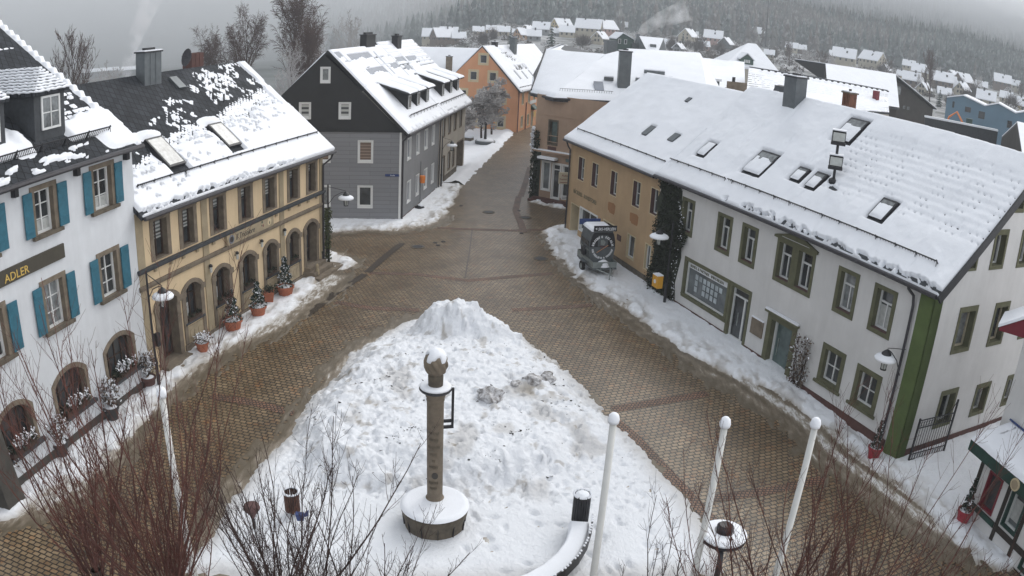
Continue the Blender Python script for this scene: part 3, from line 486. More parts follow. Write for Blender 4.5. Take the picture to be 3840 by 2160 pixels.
def mound():
    X,Y=grid(-9.5,7.5,13.5,34.6,.055); d=sdf(ISL,X,Y)
    e=d+.35*(fbm(X*1.3,Y*1.3,31)-.5)+.22*(fbm(X*4.5,Y*4.5,32)-.5)
    MP=[(-7.4,22.5),(-6.4,19.9),(-4.6,19.1),(-2.9,19.35),(-.6,19.4),(1.2,19.9),(2.6,20.9),(3.9,22.4),(4.5,23.5),(3.4,25.8),(2.6,28),(1,30.6),(0,32.2),(-1.3,32.8),(-3.9,32.8),(-5.5,30.2),(-6.4,28.5),(-6.9,26)]
    md=sdf(MP,X,Y); m=md+.9*(fbm(X*.9,Y*.9,33)-.5)
    big=nsm(m/1.9)*(.62+.45*fbm(X*.45,Y*.45,34,3))
    big*=1-.45*nsm((Y-27)/5)
    H=.13*nsm(e/.4)+.08*(fbm(X*1.2,Y*1.2,35)-.4)*nsm(e)+big*nsm(e/.9)*.85
    rough=nsm((m+.6)/1.2)
    H+=rough*(.16*(fbm(X*1.5,Y*1.5,36,3)-.5)+.09*(fbm(X*3.7,Y*3.7,37,3)-.5)+.10*(fbm(X*8,Y*8,38,3)-.5))*nsm(e/.3)
    H+=.035*(fbm(X*5,Y*5,39)-.5)*nsm(e/.3)
    # ploughed lump at the far tip
    lx,ly=(X+2.25)/1.55,(Y-30.7)/1.0; q=np.sqrt(((X+2.5)/1.2)**2+((Y-30.7)/.95)**2)+.45*(fbm(X*1.3,Y*1.3,41,3)-.5)
    H+=1.05*np.exp(-.9*q**4)*(.70+.6*fbm(X*2.2,Y*2.2,42,3))
    q2=np.sqrt(((X+.9)/1.2)**2+((Y-30.3)/.8)**2)+.3*(fbm(X*1.4,Y*1.4,43)-.5); H+=.6*np.exp(-1.1*q2**3)
    # clods
    rg=random.Random(5); x0,y0,rs=X[0,0],Y[0,0],.055
    for _ in range(2600):
        x=rg.uniform(-7.5,5.5);y=rg.uniform(17.5,33); r=rg.choice([.045,.05,.055,.06,.07,.08,.10,.14])*1.1*rg.uniform(.8,1.3)
        i=int((x-x0)/rs);j=int((y-y0)/rs)
        if not(0<i<X.shape[0] and 0<j<X.shape[1]): continue
        if m[i,j]<-.2 and rg.random()<.93: continue
        if e[i,j]<.1: continue
        k=int(r/rs)+2; sl=(slice(max(0,i-k),i+k),slice(max(0,j-k),j+k)); ax=rg.uniform(.7,1.3)
        dd=((X[sl]-x)/ax)**2+((Y[sl]-y)*ax)**2; base=H[i,j]
        H[sl]=np.maximum(H[sl],np.where(dd<r*r,base-.45*r+np.sqrt(np.maximum(0,r*r-dd))*rg.uniform(.6,1.0),-9))
    ft=[(rg.uniform(-1,5.5),rg.uniform(15,20.5),rg.uniform(.07,.12),rg.uniform(0,3.1)) for _ in range(60)]+[(rg.uniform(-6,4),rg.uniform(19.5,30),rg.uniform(.05,.1),rg.uniform(0,3.1)) for _ in range(160)]
    dents(X,Y,H,ft,.14)
    ft2=[(rg.uniform(-7,4.8),rg.uniform(19.2,31),rg.uniform(.022,.05),rg.uniform(0,3.1)) for _ in range(1300)]; dents(X,Y,H,ft2,.10)
    # keep round the column base and the bench clear
    H=np.where(e>.35,np.maximum(H,.035),H)
    rc=np.hypot(X+1.82,Y-18.25); H=np.where(rc<1.35,np.minimum(H,.12+.5*nsm((rc-.9)/.5)),H)
    H=np.where(e>0,H,-.05)
    dirt=.45*nsm(1-e/1.0)+.35*nsm((fbm(X*.8,Y*.8,51)-.6)/.12)*rough+.5*nsm((fbm(X*3,Y*3,52)-.68)/.08)*rough
    dirt=np.maximum(dirt,.9*nsm(1-np.hypot((X-1.0)/1.6,(Y-25.3)/1.0))*nsm((fbm(X*2.5,Y*2.5,54)-.42)/.2))
    sm_=dirtsnow('ploughed_snow',8)
    global MND; MND=(X,Y,-0.4*nsm((31-Y)/9)+H,m,e)
    o=grid_sheet('snow_mound',np.stack([X,Y,-0.4*nsm((31-Y)/9)+H],-1),H>.004,sm_,attr=('dirt',np.clip(dirt,0,1)))
    tag(o,'big ploughed heap of lumpy snow filling the middle of the square','snow pile')
mound()
def crumbs():
    X,Y,Z,m,e=MND; rg=random.Random(77); b=MB()
    cl=[(-3.9,27.3,.5),(-4.4,25.6,.5),(.6,25.9,1.0),(-.6,24.4,.5),(1.3,26.4,.7),(-3.4,21.6,.5),(-.3,21.0,.5),(-3.9,24.9,.4),(.5,22.4,.6),(2.2,24.6,.8),(-6.3,23.0,.4),(-2.9,22.3,.4)]
    n=0
    while n<330:
        if rg.random()<.5: c=rg.choice(cl); x=rg.gauss(c[0],c[2]*.5); y=rg.gauss(c[1],c[2]*.35)
        else: x=rg.uniform(-7.5,5); y=rg.uniform(18.5,32)
        i=int((x-X[0,0])/.055); j=int((y-Y[0,0])/.055)
        if not(0<i<X.shape[0]-1 and 0<j<X.shape[1]-1) or m[i,j]<-.3 or e[i,j]<.3: continue
        z=Z[i,j]; s=rg.choice([.018,.022,.03,.045]); v=[Vector((x+rg.uniform(-1,1)*s*1.6,y+rg.uniform(-1,1)*s,z+rg.uniform(-.4,1)*s)) for _ in range(5)]
        b.add(v,[(0,1,2),(0,2,3),(0,3,4),(1,2,4),(2,3,4),(0,1,4)]); n+=1
    stuff(b.build('grit_debris',mat('grit',(.05,.045,.04),.9,.3,8)),'dark grit and icy crumbs scattered over the snow heap','debris')
crumbs()
# ================================================================ white house with green trim (right)
A=Fr((13.85,22.31),(-.3759,.9267),-1); B=Fr((13.85,22.31),(.9267,.3759),1)
H1=root('white_house','white two storey house with green corner pilaster and snowy roof','house',(13.85,22.31,-.4))
fa=Facade(A,H1); sl=(.0,.02,'in','mauve')
for u0,u1 in ((1.68,2.84),(3.65,4.81),(9.84,10.98),(11.69,12.83),(14.72,15.8)):
    fa.window(u0,u1,3.58,5.35,sw=.17,bot=.17,top=.15,rd=.27,transom=.68,vb=(.5,),fw=.075,sill=sl,gl='glc' if 3<u0<4 else 'gl',curtain=('gardine',.1,.9,.03,.6) if u0<2 else ('gardine',.08,.42,.03,.62) if u0>11 else None)
w=None
for u0,u1 in ((6.15,7.42),(7.3,8.54)):
    pass
for u0,u1 in ((6.15,7.30),(7.40,8.54)):
    fa.window(u0,u1,3.58,5.38,sw=.15,bot=.17,top=.15,rd=.27,transom=.68,vb=(.5,),fw=.075,sill=sl)
b=MB(); b.box(A,7.30,7.40,-.033,-.0,3.585,5.375); b.box(A,6.02,8.68,-.12,-.031,5.382,5.47)
b.prism(A,[(6.0,5.471),(8.7,5.471),(7.35,5.85)],-.10,-.0); b.build('pediment',M['olive'],H1)
b=MB(); b.box(A,6.5,8.2,-.105,-.101,5.5,5.52); b.build('pediment_panel',M['rwhite'],H1)
w=fa.window(11.3,15.06,.6,2.6,sw=.17,rd=.16,vb=(),gl='glw',fw=.08,sur='olive',sill=(.0,.05,'in','olive'))
b=MB(); b.box(A,11.58,14.8,.11,.15,2.12,2.36); sg=b.build('shop_sign',M['wlet'],w); text(sg and 'BENDL & PARTNER - IMMOBILIEN' or '',A,14.7,2.17,.19,M['inkg'],w,d=.105,sx=.98)
pr=random.Random(2)
for iu in range(7):
    for iz in range(3):
        if pr.random()<.9: b=MB(); uu=12.0+iu*.33; b.box(A,uu,uu+.24,.135,.139,1.1+iz*.3,1.1+iz*.3+.24); b.build('notice',mat('notice_paper',(.42,.47,.50),.6,.25,2),w)
w=fa.window(9.7,11.3-.02,.0,2.6,sw=.17,bot=.08,rd=.18,vb=(.28,.33),gl='gl',door=True,name='door',transom=.84,fw=.08)
b=MB(); b.tube([A(10.55,.08,.75),A(10.55,.08,1.35)],.02,6); b.build('handle',M['steel'],w)
w=fa.window(6.5,8.42,-.3,2.22,sw=.27,bot=.1,top=.25,rd=.3,vb=(),gl='glg',door=True,name='door',fw=.12,sur='olive')
b=MB(); b.box(A,6.38,8.54,-.16,-.031,2.222,2.32); b.build('cornice',M['olive'],w); b=MB(); b.box(A,6.4,8.52,-.15,-.03,2.321,2.40); b.build('snow_cap',SNOW,w)
b=MB(); b.tube([A(7.75,.2,.5),A(7.75,.2,1.25)],.02,6); b.build('handle',M['steel'],w)
fa.window(3.56,4.9,.62,2.26,sw=.2,rd=.22,vb=(.5,),hb=(.5,),sill=(.1,.11,'out','olive'),fw=.07)
fa.window(1.55,2.9,.6,2.22,sw=.2,rd=.22,vb=(.5,),hb=(.5,),sill=(.1,.11,'out','olive'),fw=.07)
fa.wall([(0,-.8),(17.9,-.8),(17.9,6.2),(0,6.2)],'rwhite')
b=MB(); b.box(A,8.61,9.42,-.06,-.001,.9,1.62); mb=b.build('letter_box_panel',M['stone'],H1); b=MB(); b.box(A,8.6,9.43,-.07,.0,1.622,1.67); b.build('snow_cap',SNOW,mb)
for k in range(5): text('|||||||||'[:6+k%3],A,9.3,1.38-k*.09,.05,M['ink'],mb,d=-.062) if 0 else None
b=MB(); b.box(A,9.7-.0,-.0,-.03,-.002,-.8,-.0) if 0 else None
for (u0,u1) in ((.68,6.48),(8.44,9.69),(11.32,17.85)): boxpart(H1,A,u0,u1,-.035,-.002,-.8,.18 if u0>5 else .12,'plinth','plinth')
b=MB(); b.box(A,-.06,.62,-.06,-.001,-.8,5.98); b.box(A,-.06,-.001,-.06,.42,-.8,5.9); b.box(B,.0,.42,-.06,-.001,-.8,6.1); b.build('corner_pilaster',M['green'],H1)
b=MB(); b.box(A,.64,.72,-.03,-.001,.2,5.98); b.build('corner_strip',M['rwhite'],H1)
pipe(H1,[A(.95,-.45,5.98),A(.95,-.42,5.8),A(.86,-.16,5.55),A(.84,-.1,5.2),A(.84,-.1,-.35)],.055)
gutter(H1,A,-.35,17.85,-.46,5.93,.085)
fb=Facade(B,H1)
kw=dict(sw=.13,bot=.15,top=.2,rd=.3,sur='olive',vb=(),fw=.06)
fb.window(1.66,2.84,3.5,5.25,gl='glc',fm='cframe',**kw); fb.window(4.05,5.14,3.47,5.2,gl='gl',fm='cframe',**kw); fb.window(6.4,7.5,3.47,5.2,gl='gl',fm='cframe',**kw)
fb.window(2.98,3.92,6.53,8.0,gl='gl',**kw); fb.window(4.92,5.86,6.5,7.95,gl='gl',**kw); fb.window(1.42,2.12,6.57,7.1,gl='gl',sw=.1,bot=.1,top=.1,rd=.25,sur='olive',vb=(),fw=.05); fb.window(3.9,4.7,8.6,9.35,gl='gl',**kw)
fb.window(1.78,2.88,.51,2.05,gl='gl',**kw); fb.window(4.18,5.23,.52,1.9,gl='glc',**kw); fb.window(6.5,7.5,.52,1.9,gl='gl',**kw)
rz=lambda w: 6.02+.84*w
fb.wall([(0,-.8),(10.3,-.8),(10.3,6.2),(5.15,rz(5.15)),(0,6.02)],'rwhite')
boxpart(H1,B,.43,10.3,-.035,-.002,-.8,-.02,'plinth','plinth')
boxpart(H1,A,0,17.9,10.2,10.3,-.8,6.2,'wall','rwhite')
RA=Roof(A,-.42,5.95-.0,.845,H1); q1=5.55/RA.c
RA.slab(-.42,17.9,0,q1,.17,'slate')
back=Roof(Fr(A(0,10.7,0)[:2],(-.3759,.9267),1),0,5.95,.845,H1); back.slab(-.42,17.9,0,q1-.02,.17,'slate',name='rear_roof'); back.snow(-.35,17.9,.05,q1-.02,.3,lambda U,Q:.16+0*U)
holesR=[(8.6,9.75,5.2,6.65,.9),(11.45,12.75,1.95,3.35,.6),(9.2,9.85,2.38,3.12,.6),(8.1,8.75,2.27,3.15,.6),(3.92,4.7,1.95,2.98,.85),(15.85,16.55,2.0,2.9,.25)]
def hfA(U,Q):
    h=.16+.12*(fbm(U*.45,Q*.6,61)-.5)+.03*(fbm(U*2.6,Q*3.4,62)-.5)-.03*nsm((fbm(U*2.2,Q*.5,66)-.55)/.1)
    tile=nsm((6.2-np.abs(U-3.4))/2.2)*nsm((2.25-np.abs(Q-4.3))/.9)
    rows=np.cos(Q*2*PI/.36); h=h-tile*(.085+.008*rows+.005*np.cos(U*2*PI/.30))
    dots=tile*nsm((np.cos(Q*2*PI/.36)-.80)/.15)*nsm((np.cos(U*2*PI/.30)-.72)/.2)*nsm((fbm(U*2.2,Q*2.2,63)-.50)/.05)
    h=h-dots*.17
    # bare strip above the gutter with tiles showing
    bare=nsm((12.4-U)/.8)*nsm((fbm(U*.7,Q*0+3,64)-.30)/.08); h=np.where((Q>.13)&(Q<.12+.34*fbm(U*3.2,Q*0+1,65,2))&(fbm(U*9,Q*9,60,2)>.33),h-.3*bare,h)
    for u0,u1,s0,s1,k in holesR:
        g=.06; dd=np.minimum(np.minimum(U-u0+g,u1+g-U),np.minimum(Q-s0+g*2,s1+g-Q)); h=np.where(dd>0,-.03,np.where(dd>-.12,h*(.35+.65*nsm(-dd/.12)),h))
    for cu,cs in ((7.7,2.9),(7.5,2.65),(7.25,2.6)): h=h-.25*nsm(1-np.hypot((U-cu)/.28,(Q-cs)/.16))
    h=h-.18*nsm(1-np.abs(U-17.62)/.06)*(Q<3.6)*.5
    return h
RA.snow(-.4,17.88,.02,q1+.05,.055,hfA)
for u0,u1,s0,s1,k in holesR: RA.skylight(u0,u1,s0,s1,.12,'glc',snowed=.97 if k<.5 else .72)  # pale pane colour stands in for sky reflected in the glass
RA.guard(.45,12.8,1.1,.26,.14,1.0); RA.guard(13.0,17.7,1.1,.24,.14,1.0)
b=MB(); b.hexa([RA.at(-.5,-.06,-.22),RA.at(-.42,-.06,-.22),RA.at(-.42,q1,-.22),RA.at(-.5,q1,-.22),RA.at(-.5,-.06,.06),RA.at(-.42,-.06,.06),RA.at(-.42,q1,.06),RA.at(-.5,q1,.06)]); b.build('verge_board',M['iron'],RA.ob)
chimney(RA.ob,A,13.35,14.25,4.25,4.95,8.8,11.6,'zinc',seams=False)
chimney(H1,A,11.4,11.9,6.0,6.5,9,11.25,'brick')
chimney(H1,A,4.4,4.9,5.6,6.1,10,11.2,'brick') if 0 else None
# floodlight mast on the roof
fl=root('floodlight_mast','short mast on the snowy roof carrying two square floodlights','floodlight',RA.at(7.7,2.92))
pb=RA.at(7.7,2.92,-.1)
b=MB(); b.tube([pb,pb+Vector((0,0,2.0))],.06,7); b.lathe(pb+Vector((0,0,.1)),[(.22,0),(.2,.1),(.07,.18)],10); b.build('post',M['iron'],fl)
for zz in (.95,1.95):
    fo=Fr((pb.x,pb.y),(.95,-.32),1); z0=pb.z+zz
    b=MB(); b.hexa([fo(-.28,-.10,z0-.2),fo(.28,-.10,z0-.2),fo(.28,.16,z0-.12),fo(-.28,.16,z0-.12),fo(-.28,-.22,z0+.22),fo(.28,-.22,z0+.22),fo(.28,.1,z0+.26),fo(-.28,.1,z0+.26)]); b.box(fo,-.3,.3,-.16,.1,z0-.33,z0-.205)
    h=b.build('floodlight',M['iron'],fl)
    b=MB(); b.add([fo(-.25,-.115,z0-.17),fo(.25,-.115,z0-.17),fo(.25,-.222,z0+.19),fo(-.25,-.222,z0+.19)],[(0,1,2,3)]); g=b.build('pane',mat('lamp_glass',(.50,.52,.50),.2,.1,6),h)
    b=MB(); b.box(fo,-.3,.3,-.24,.12,z0+.262,z0+.31); b.build('snow_cap',SNOW,h)
# climbing shrub on trellis
def leaves(name,n,fn,size,m,parent=None,rg=None,tri=False):
    rg=rg or random.Random(1); V=[];F=[]
    for i in range(n):
        p=fn(rg); 
        if p is None: continue
        a=Vector((rg.gauss(0,1),rg.gauss(0,1),rg.gauss(0,1))).normalized(); c=a.cross(Vector((rg.gauss(0,1),rg.gauss(0,1),rg.gauss(0,1)))).normalized(); s=size*rg.uniform(.6,1.4); k=len(V)
        V+= [p-a*s-c*s*.5,p+a*s-c*s*.5,p+a*s+c*s*.5,p-a*s+c*s*.5]; F.append((k,k+1,k+2,k+3))
    return np_mesh(name,np.array([tuple(v) for v in V]),np.array(F),m,parent,False)
t=root('trellis_shrub','leafless climbing shrub with dry leaves on a trellis between green door and window','shrub',A(5.9,-.1,-.3))
b=MB(); rg=random.Random(8)
for k in range(16):
    u=rg.uniform(5.5,6.1); pts=[A(u,-.1,-.3)]
    for j in range(1,7): pts.append(A(u+rg.uniform(-.12,.12)+(u-5.8)*j*.12,-.12-rg.uniform(0,.12),-.3+j*rg.uniform(.34,.42)))
    b.tube(pts,[.02-.0025*j for j in range(7)],4)
b.build('stems',M['bark'],t)
leaves('leaves',420,lambda r:A(5.85+r.gauss(0,.32),-.16-r.uniform(0,.15),r.uniform(.1,2.15)),.045,M['dryleaf'],t)
leaves('snow_clumps',120,lambda r:A(5.85+r.gauss(0,.32),-.2-r.uniform(0,.1),r.uniform(.1,2.15)),.04,SNOW,t)
# ================================================================ beige bakery house
A2=Fr((7.96,36.83),(-.3422,.9396),-1)
H2=root('bakery_house','beige plastered former bakery with faded lettering and snow covered roof','house',(7.96,36.83,0))
f2=Facade(A2,H2); sm2=dict(sw=.055,rd=.28,sur='otrim',proud=.012,fw=.06,vb=(.5,),hb=(.5,),bw=.03)
for u0,u1,z0,z1 in ((11.6,12.56,3.55,5.05),(9.64,10.56,3.55,5.06),(7.14,8.02,3.62,5.08),(4.38,5.3,3.62,5.09),(2.44,3.3,3.7,5.13)):
    w=f2.window(u0,u1,z0,z1,sill=(0,.0,'in','mauve'),**sm2)
    b=MB(); b.box(A2,u1-.055-.02,u1-.055-.002,.0,.22,z0+.06,z1-.06); b.build('open_shutter',M['mauve'],w)
f2.window(11.9,13.2,-.05,1.97,sw=.06,rd=.9,sur='otrim',proud=.012,vb=(),gl='glw',fm='otrim',door=True,name='door')
f2.window(9.26,11.82,.52,2.04,sw=.09,rd=.14,sur='wframe',vb=(.5,),gl='gl')
f2.window(7.04,8.48,.5,2.09,sw=.07,rd=.3,sur='otrim',vb=(),gl='gl',fm='mauve')
f2.window(4.44,5.4,.75,2.1,sw=.055,rd=.16,sur='otrim',vb=(),gl='gl'); f2.window(2.62,3.32,.72,2.14,sw=.055,rd=.16,sur='otrim',vb=(.5,),gl='gl')
f2.wall([(1.8,-.3),(13.8,-.3),(13.8,5.95),(1.8,5.95)],'beige')
text('BÄCKEREI - KONDITOREI',A2,13.0,2.62,.36,M['inkg'],H2,d=-.012,ext=.004,sx=.83)
for u0,u1,z0,z1 in ((7.15,8.08,2.62,3.25),(4.37,5.36,2.70,3.31)):
    b=MB(); b.prism(A2,[(u0+.1,z0),(u1-.25,z0),(u1-.2,z0+.08),(u1-.04,z0+.1),(u1,z0+.45),(u1-.05,z1-.05),(u0+.2,z1),(u0,z1-.1),(u0+.03,z0+.12)],-.006,.002); b.build('bare_plaster_patch',M['patch'],H2)
boxpart(H2,A2,6.12,6.62,-.02,-.001,1.37,1.7,'plaque','plinth')
boxpart(H2,A2,2.0,9.2,-.03,-.002,-.3,.42,'plinth','stoned')
S2=Fr(A2(13.8,0,0)[:2],(.9396,.3422),1)
fs=Facade(S2,H2); fs.wall([(0,-.3),(10.6,-.3),(10.6,5.95),(5.3,10.1),(0,5.95)],'beige')
boxpart(H2,A2,1.8,13.8,10.5,10.6,-.3,5.9,'wall','beige')
RB=Roof(A2,-.4,5.82,.775,H2); qb=5.7/RB.c; RB.slab(2.35,14.15,0,qb,.16,'slate')
rb=Roof(Fr(A2(0,11.0,0)[:2],(-.3422,.9396),1),0,5.82,.775,H2); rb.slab(2.35,14.15,0,qb-.02,.16,'slate',name='rear_roof'); rb.snow(2.35,14.15,.05,qb-.02,.3,lambda U,Q:.16+0*U)
hb=[(6.55,7.1,2.2,2.95),(3.9,4.45,2.35,2.95),(6.6,6.95,5.4,5.75)]
def hfB(U,Q):
    h=.16+.12*(fbm(U*.45,Q*.6,71)-.5)+.03*(fbm(U*2.6,Q*3.4,72)-.5)
    for u0,u1,s0,s1 in hb: dd=np.minimum(np.minimum(U-u0,u1-U),np.minimum(Q-s0,s1-Q)); h=np.where(dd>-.03,-.03,h)
    return h
RB.snow(2.3,14.2,.02,qb+.05,.09,hfB)
for u0,u1,s0,s1 in hb: RB.box(u0,u1,s0,s1,0,.2,'roof_hatch','zinc')
RB.guard(2.6,13.6,1.0,.2,.15,1.0); gutter(H2,A2,2.4,14.1,-.43,5.8,.08)
pipe(H2,[A2(13.6,-.42,5.75),A2(13.62,-.3,5.45),A2(13.75,-.08,5.2),A2(13.75,-.08,.1)],.05)
# ivy column between the two houses
iv=root('ivy','dark green ivy climbing between the bakery and the white house up to the gutter','ivy',A(16.6,0,-.2))
def ivf(r):
    z=r.uniform(-.1,5.7); c=16.7+.25*math.sin(z*1.3); wd=1.15+.35*math.sin(z*2.1+1)-(.25 if z>4.6 else 0)-.35*max(0,1-z)
    u=c+r.uniform(-wd,wd); 
    if u<15.1+.25*math.sin(z*5): return None
    return A(u,-.04-abs(r.gauss(0,.11)),z)
leaves('leaves',9000,ivf,.05,M['leaf'],iv,random.Random(4))
b=MB(); rg=random.Random(6)
for k in range(22):
    u=rg.uniform(15.8,17.4); pts=[A(u+rg.uniform(-.1,.1),-.03,-.2+j*.9) for j in range(7)]; b.tube(pts,.02,4)
b.prism(A,[(15.5,0),(17.7,0),(18.0,1.5),(17.7,3),(18.1,4.6),(17.6,5.6),(15.9,5.6),(15.75,4),(15.4,2.4),(15.7,1)],-.03,-.004)
b.build('stems',M['leaf'],iv)
leaves('snow_clumps',70,lambda r:A(15.5+r.gauss(0,.14),-.22,r.uniform(.3,5.2)),.035,SNOW,iv)
# ================================================================ yellow restaurant house
C=Fr((-13.61,25.47),(.2475,.9689),1)
H3=root('restaurant_house','yellow two storey restaurant with brown stone arches and slate roof','house',(-13.61,25.47,-.3))
fc=Facade(C,H3)
for i,(u0,u1) in enumerate(((.72,1.98),(2.52,3.72),(4.62,5.84),(6.76,7.94),(8.76,10.0),(10.96,12.18),(12.82,13.98))):
    w=fc.window(u0,u1,4.24,6.0,sw=.22,bot=.06,top=.24,sur='stone',fm='brown',rd=.3,vb=(.5,),hb=(.6,),bw=.03,fw=.05,gl='gl',curtain=('vene',.04,.96,.45 if i in(0,1,4) else .68,.96))
    b=MB(); b.box(C,u0-.06,u1+.06,-.13,-.031,6.0,6.16); b.box(C,u0+.02,u1-.02,-.07,-.031,5.82,5.9); b.build('hood_mould',M['stone'],w)
    for uu in (u0+.06,u1-.2): b=MB(); b.box(C,uu,uu+.14,-.09,-.001,3.86,4.05); b.build('corbel',M['stonel'],w)
for u0,u1 in ((2.34,3.86),(4.5,6.0),(6.58,8.08),(8.62,10.0),(10.76,12.14)):
    w=fc.window(u0,u1,1.05,2.88,sw=.24,bot=.1,top=.16,sur='stone',fm='brown',rd=.34,rise=.28,proud=.05,vb=(.62,),hb=(.66,),gl='gl',curtain=('gardine',.08,.56,.04,.42),sill=(-.1,.1,'in','slate'))
    sep(w,C,'impost','stone',((u0-.07,u0+.24,-.1,-.052,2.28,2.5),(u1-.24,u1+.07,-.1,-.052,2.28,2.5))); sep(w,C,'jamb_base','stone',((u0,u0+.2,-.06,-.001,.3,1.05),(u1-.2,u1,-.06,-.001,.3,1.05)))
    b=MB(); b.box(C,u0+.2,u1-.2,-.03,-.001,.3,.98)
    for k in range(3): uu=(u0+u1)/2+(k-1)*.3; b.lathe((0,0,0),[(0,0)],3) if 0 else None; b.prism(C,[(uu+.14*math.cos(a*PI/6),.62+.2*math.sin(a*PI/6)) for a in range(12)],-.05,-.031)
    b.build('parapet_panel',M['stonel'],w)
    b=MB(); b.box(C,u0+.3,u1-.3,-.09,.2,1.16,1.3); fb_=b.build('flower_box',M['brown'],w)
    leaves('foliage',60,lambda r,u0=u0,u1=u1:C(r.uniform(u0+.3,u1-.3),r.uniform(-.1,.18),1.3+r.uniform(0,.14)),.04,M['leaf'],w)
for u0,u1,z0 in ((.58,2.2,.02),(12.46,14.02,.55)):
    w=fc.window(u0,u1,z0,2.93,sw=.24,bot=.02,top=.16,sur='stone',fm='brown',rd=.45,rise=.28,proud=.05,vb=(.33,.5,.67),hb=(.3,),bw=.05,gl='gl',door=True,name='door')
    sep(w,C,'impost','stone',((u0-.07,u0+.24,-.1,-.052,2.25,2.5),(u1-.24,u1+.07,-.1,-.052,2.25,2.5)))
fc.wall([(-.1,-.6),(14.53,-.6),(14.53,6.3),(-.1,6.3)],'yellow')
b=MB(); b.box(C,-.22,14.6,-.19,-.001,4.06,4.17); b.box(C,-.2,14.58,-.13,-.001,4.0,4.06); b.build('sill_course',M['slate'],H3)
b=MB(); b.box(C,-.2,14.55,-.12,-.001,3.42,3.53); b.box(C,-.2,14.55,-.08,-.0015,3.34,3.42); b.build('string_course',M['stone'],H3)
for u0,u1 in ((-.13,.3),(4.02,4.42),(10.2,10.58),(14.2,14.5)): sep(H3,C,'pilaster','stonel',((u0,u1,-.045,-.001,-.5,3.335),(u0,u1,-.045,-.001,4.172,6.28),(u0,u1,-.044,-.001,3.532,3.998)))
boxpart(H3,C,2.3,12.4,-.075,-.003,-.6,.26,'plinth','stone')
b=MB(); b.box(C,5.6,9.42,-.16,-.05,3.55,4.0); sg=b.build('restaurant_sign',M['stonel'],H3)
text('Il Tricolore',C,6.25,3.66,.36,M['ink'],sg,d=-.162,shear=.35,sx=.92)
def disc(fr,u,z,ru,rz_,d0,d1,name,m,par):
    b=MB(); b.prism(fr,[(u+ru*math.cos(2*PI*k/16),z+rz_*math.sin(2*PI*k/16)) for k in range(16)],d0,d1); return b.build(name,m if not isinstance(m,str) else M[m],par)
disc(C,5.93,3.78,.19,.19,-.18,-.161,'emblem_ring','panel',sg); disc(C,5.93,3.78,.13,.13,-.185,-.181,'emblem','ink',sg)
disc(C,9.05,3.8,.17,.16,-.165,-.161,'emblem_ring','otrim',sg); disc(C,9.05,3.76,.03,.07,-.17,-.166,'emblem','dgreen',sg)
disc(C,8.42,3.93,.05,.05,-.17,-.161,'emblem','dgreen',sg); disc(C,8.5,3.75,.035,.06,-.17,-.161,'emblem','red',sg); disc(C,8.38,3.78,.02,.04,-.17,-.161,'emblem','dgreen',sg)
for u in (4.33,6.33,8.38,10.45):
    b=MB(); c=C(u,-.14,2.9); b.lathe(c,[(.05,-.12),(.06,-.10),(.06,.1),(.05,.12)],8); wl=b.build('wall_lamp',mat('lamp_glass',(.50,.52,.50),.2,.1,6),H3)
    b=MB(); b.lathe(c,[(.09,.12),(.08,.2),(.02,.24)],8); b.tube([C(u,0,3.1),C(u,-.14,3.1)],.015,4); b.tube([C(u,0,2.95),C(u,-.06,2.95)],.03,4); b.build('lamp_bracket',M['iron'],wl)
b=MB(); b.box(C,.5,2.35,-.75,-.0,-.6,-.12); b.box(C,.6,2.25,-.42,-.001,-.119,.03); b.build('steps',M['stone'],H3)
b=MB(); b.box(C,12.2,15.1,-1.0,-.0,-.3,.16); b.box(C,12.35,14.35,-.68,-.001,.161,.38); b.box(C,12.45,14.2,-.36,-.0015,.381,.56); b.build('steps',M['stone'],H3)
boxpart(H3,C,.40,.60,-.16,-.0,.98,1.5,'letter_box','iron')
RC=Roof(C,-.5,6.2,.8,H3); qc=5.7/RC.c
fe=Facade(Fr(C(14.53,0,0)[:2],(-.9689,.2475),1),H3); fe.wall([(0,-.5),(10.4,-.5),(10.4,6.3),(5.2,10.6),(0,6.3)],'yellow')
RC.slab(-.15,15.9-.9,0,qc,.15,'slates'); 
rc=Roof(Fr(C(0,10.9,0)[:2],(.2475,.9689),-1),0,6.2,.8,H3); rc.slab(-.15,15.0,0,qc-.02,.15,'slates',name='rear_roof'); rc.snow(-.1,14.9,.1,qc-.1,.3,lambda U,Q:.12+0*U)
RC.slab(15.0,15.9,0,qc,.15,'slates',name='roof_end'); E0=RC.ob; bpy.data.objects.remove(E0)
RC.ob=[c for c in H3.children if c.name.startswith('roof')][0]
hc=[(3.05,4.12,1.68,3.38,0),(7.42,8.42,1.84,3.36,0)]
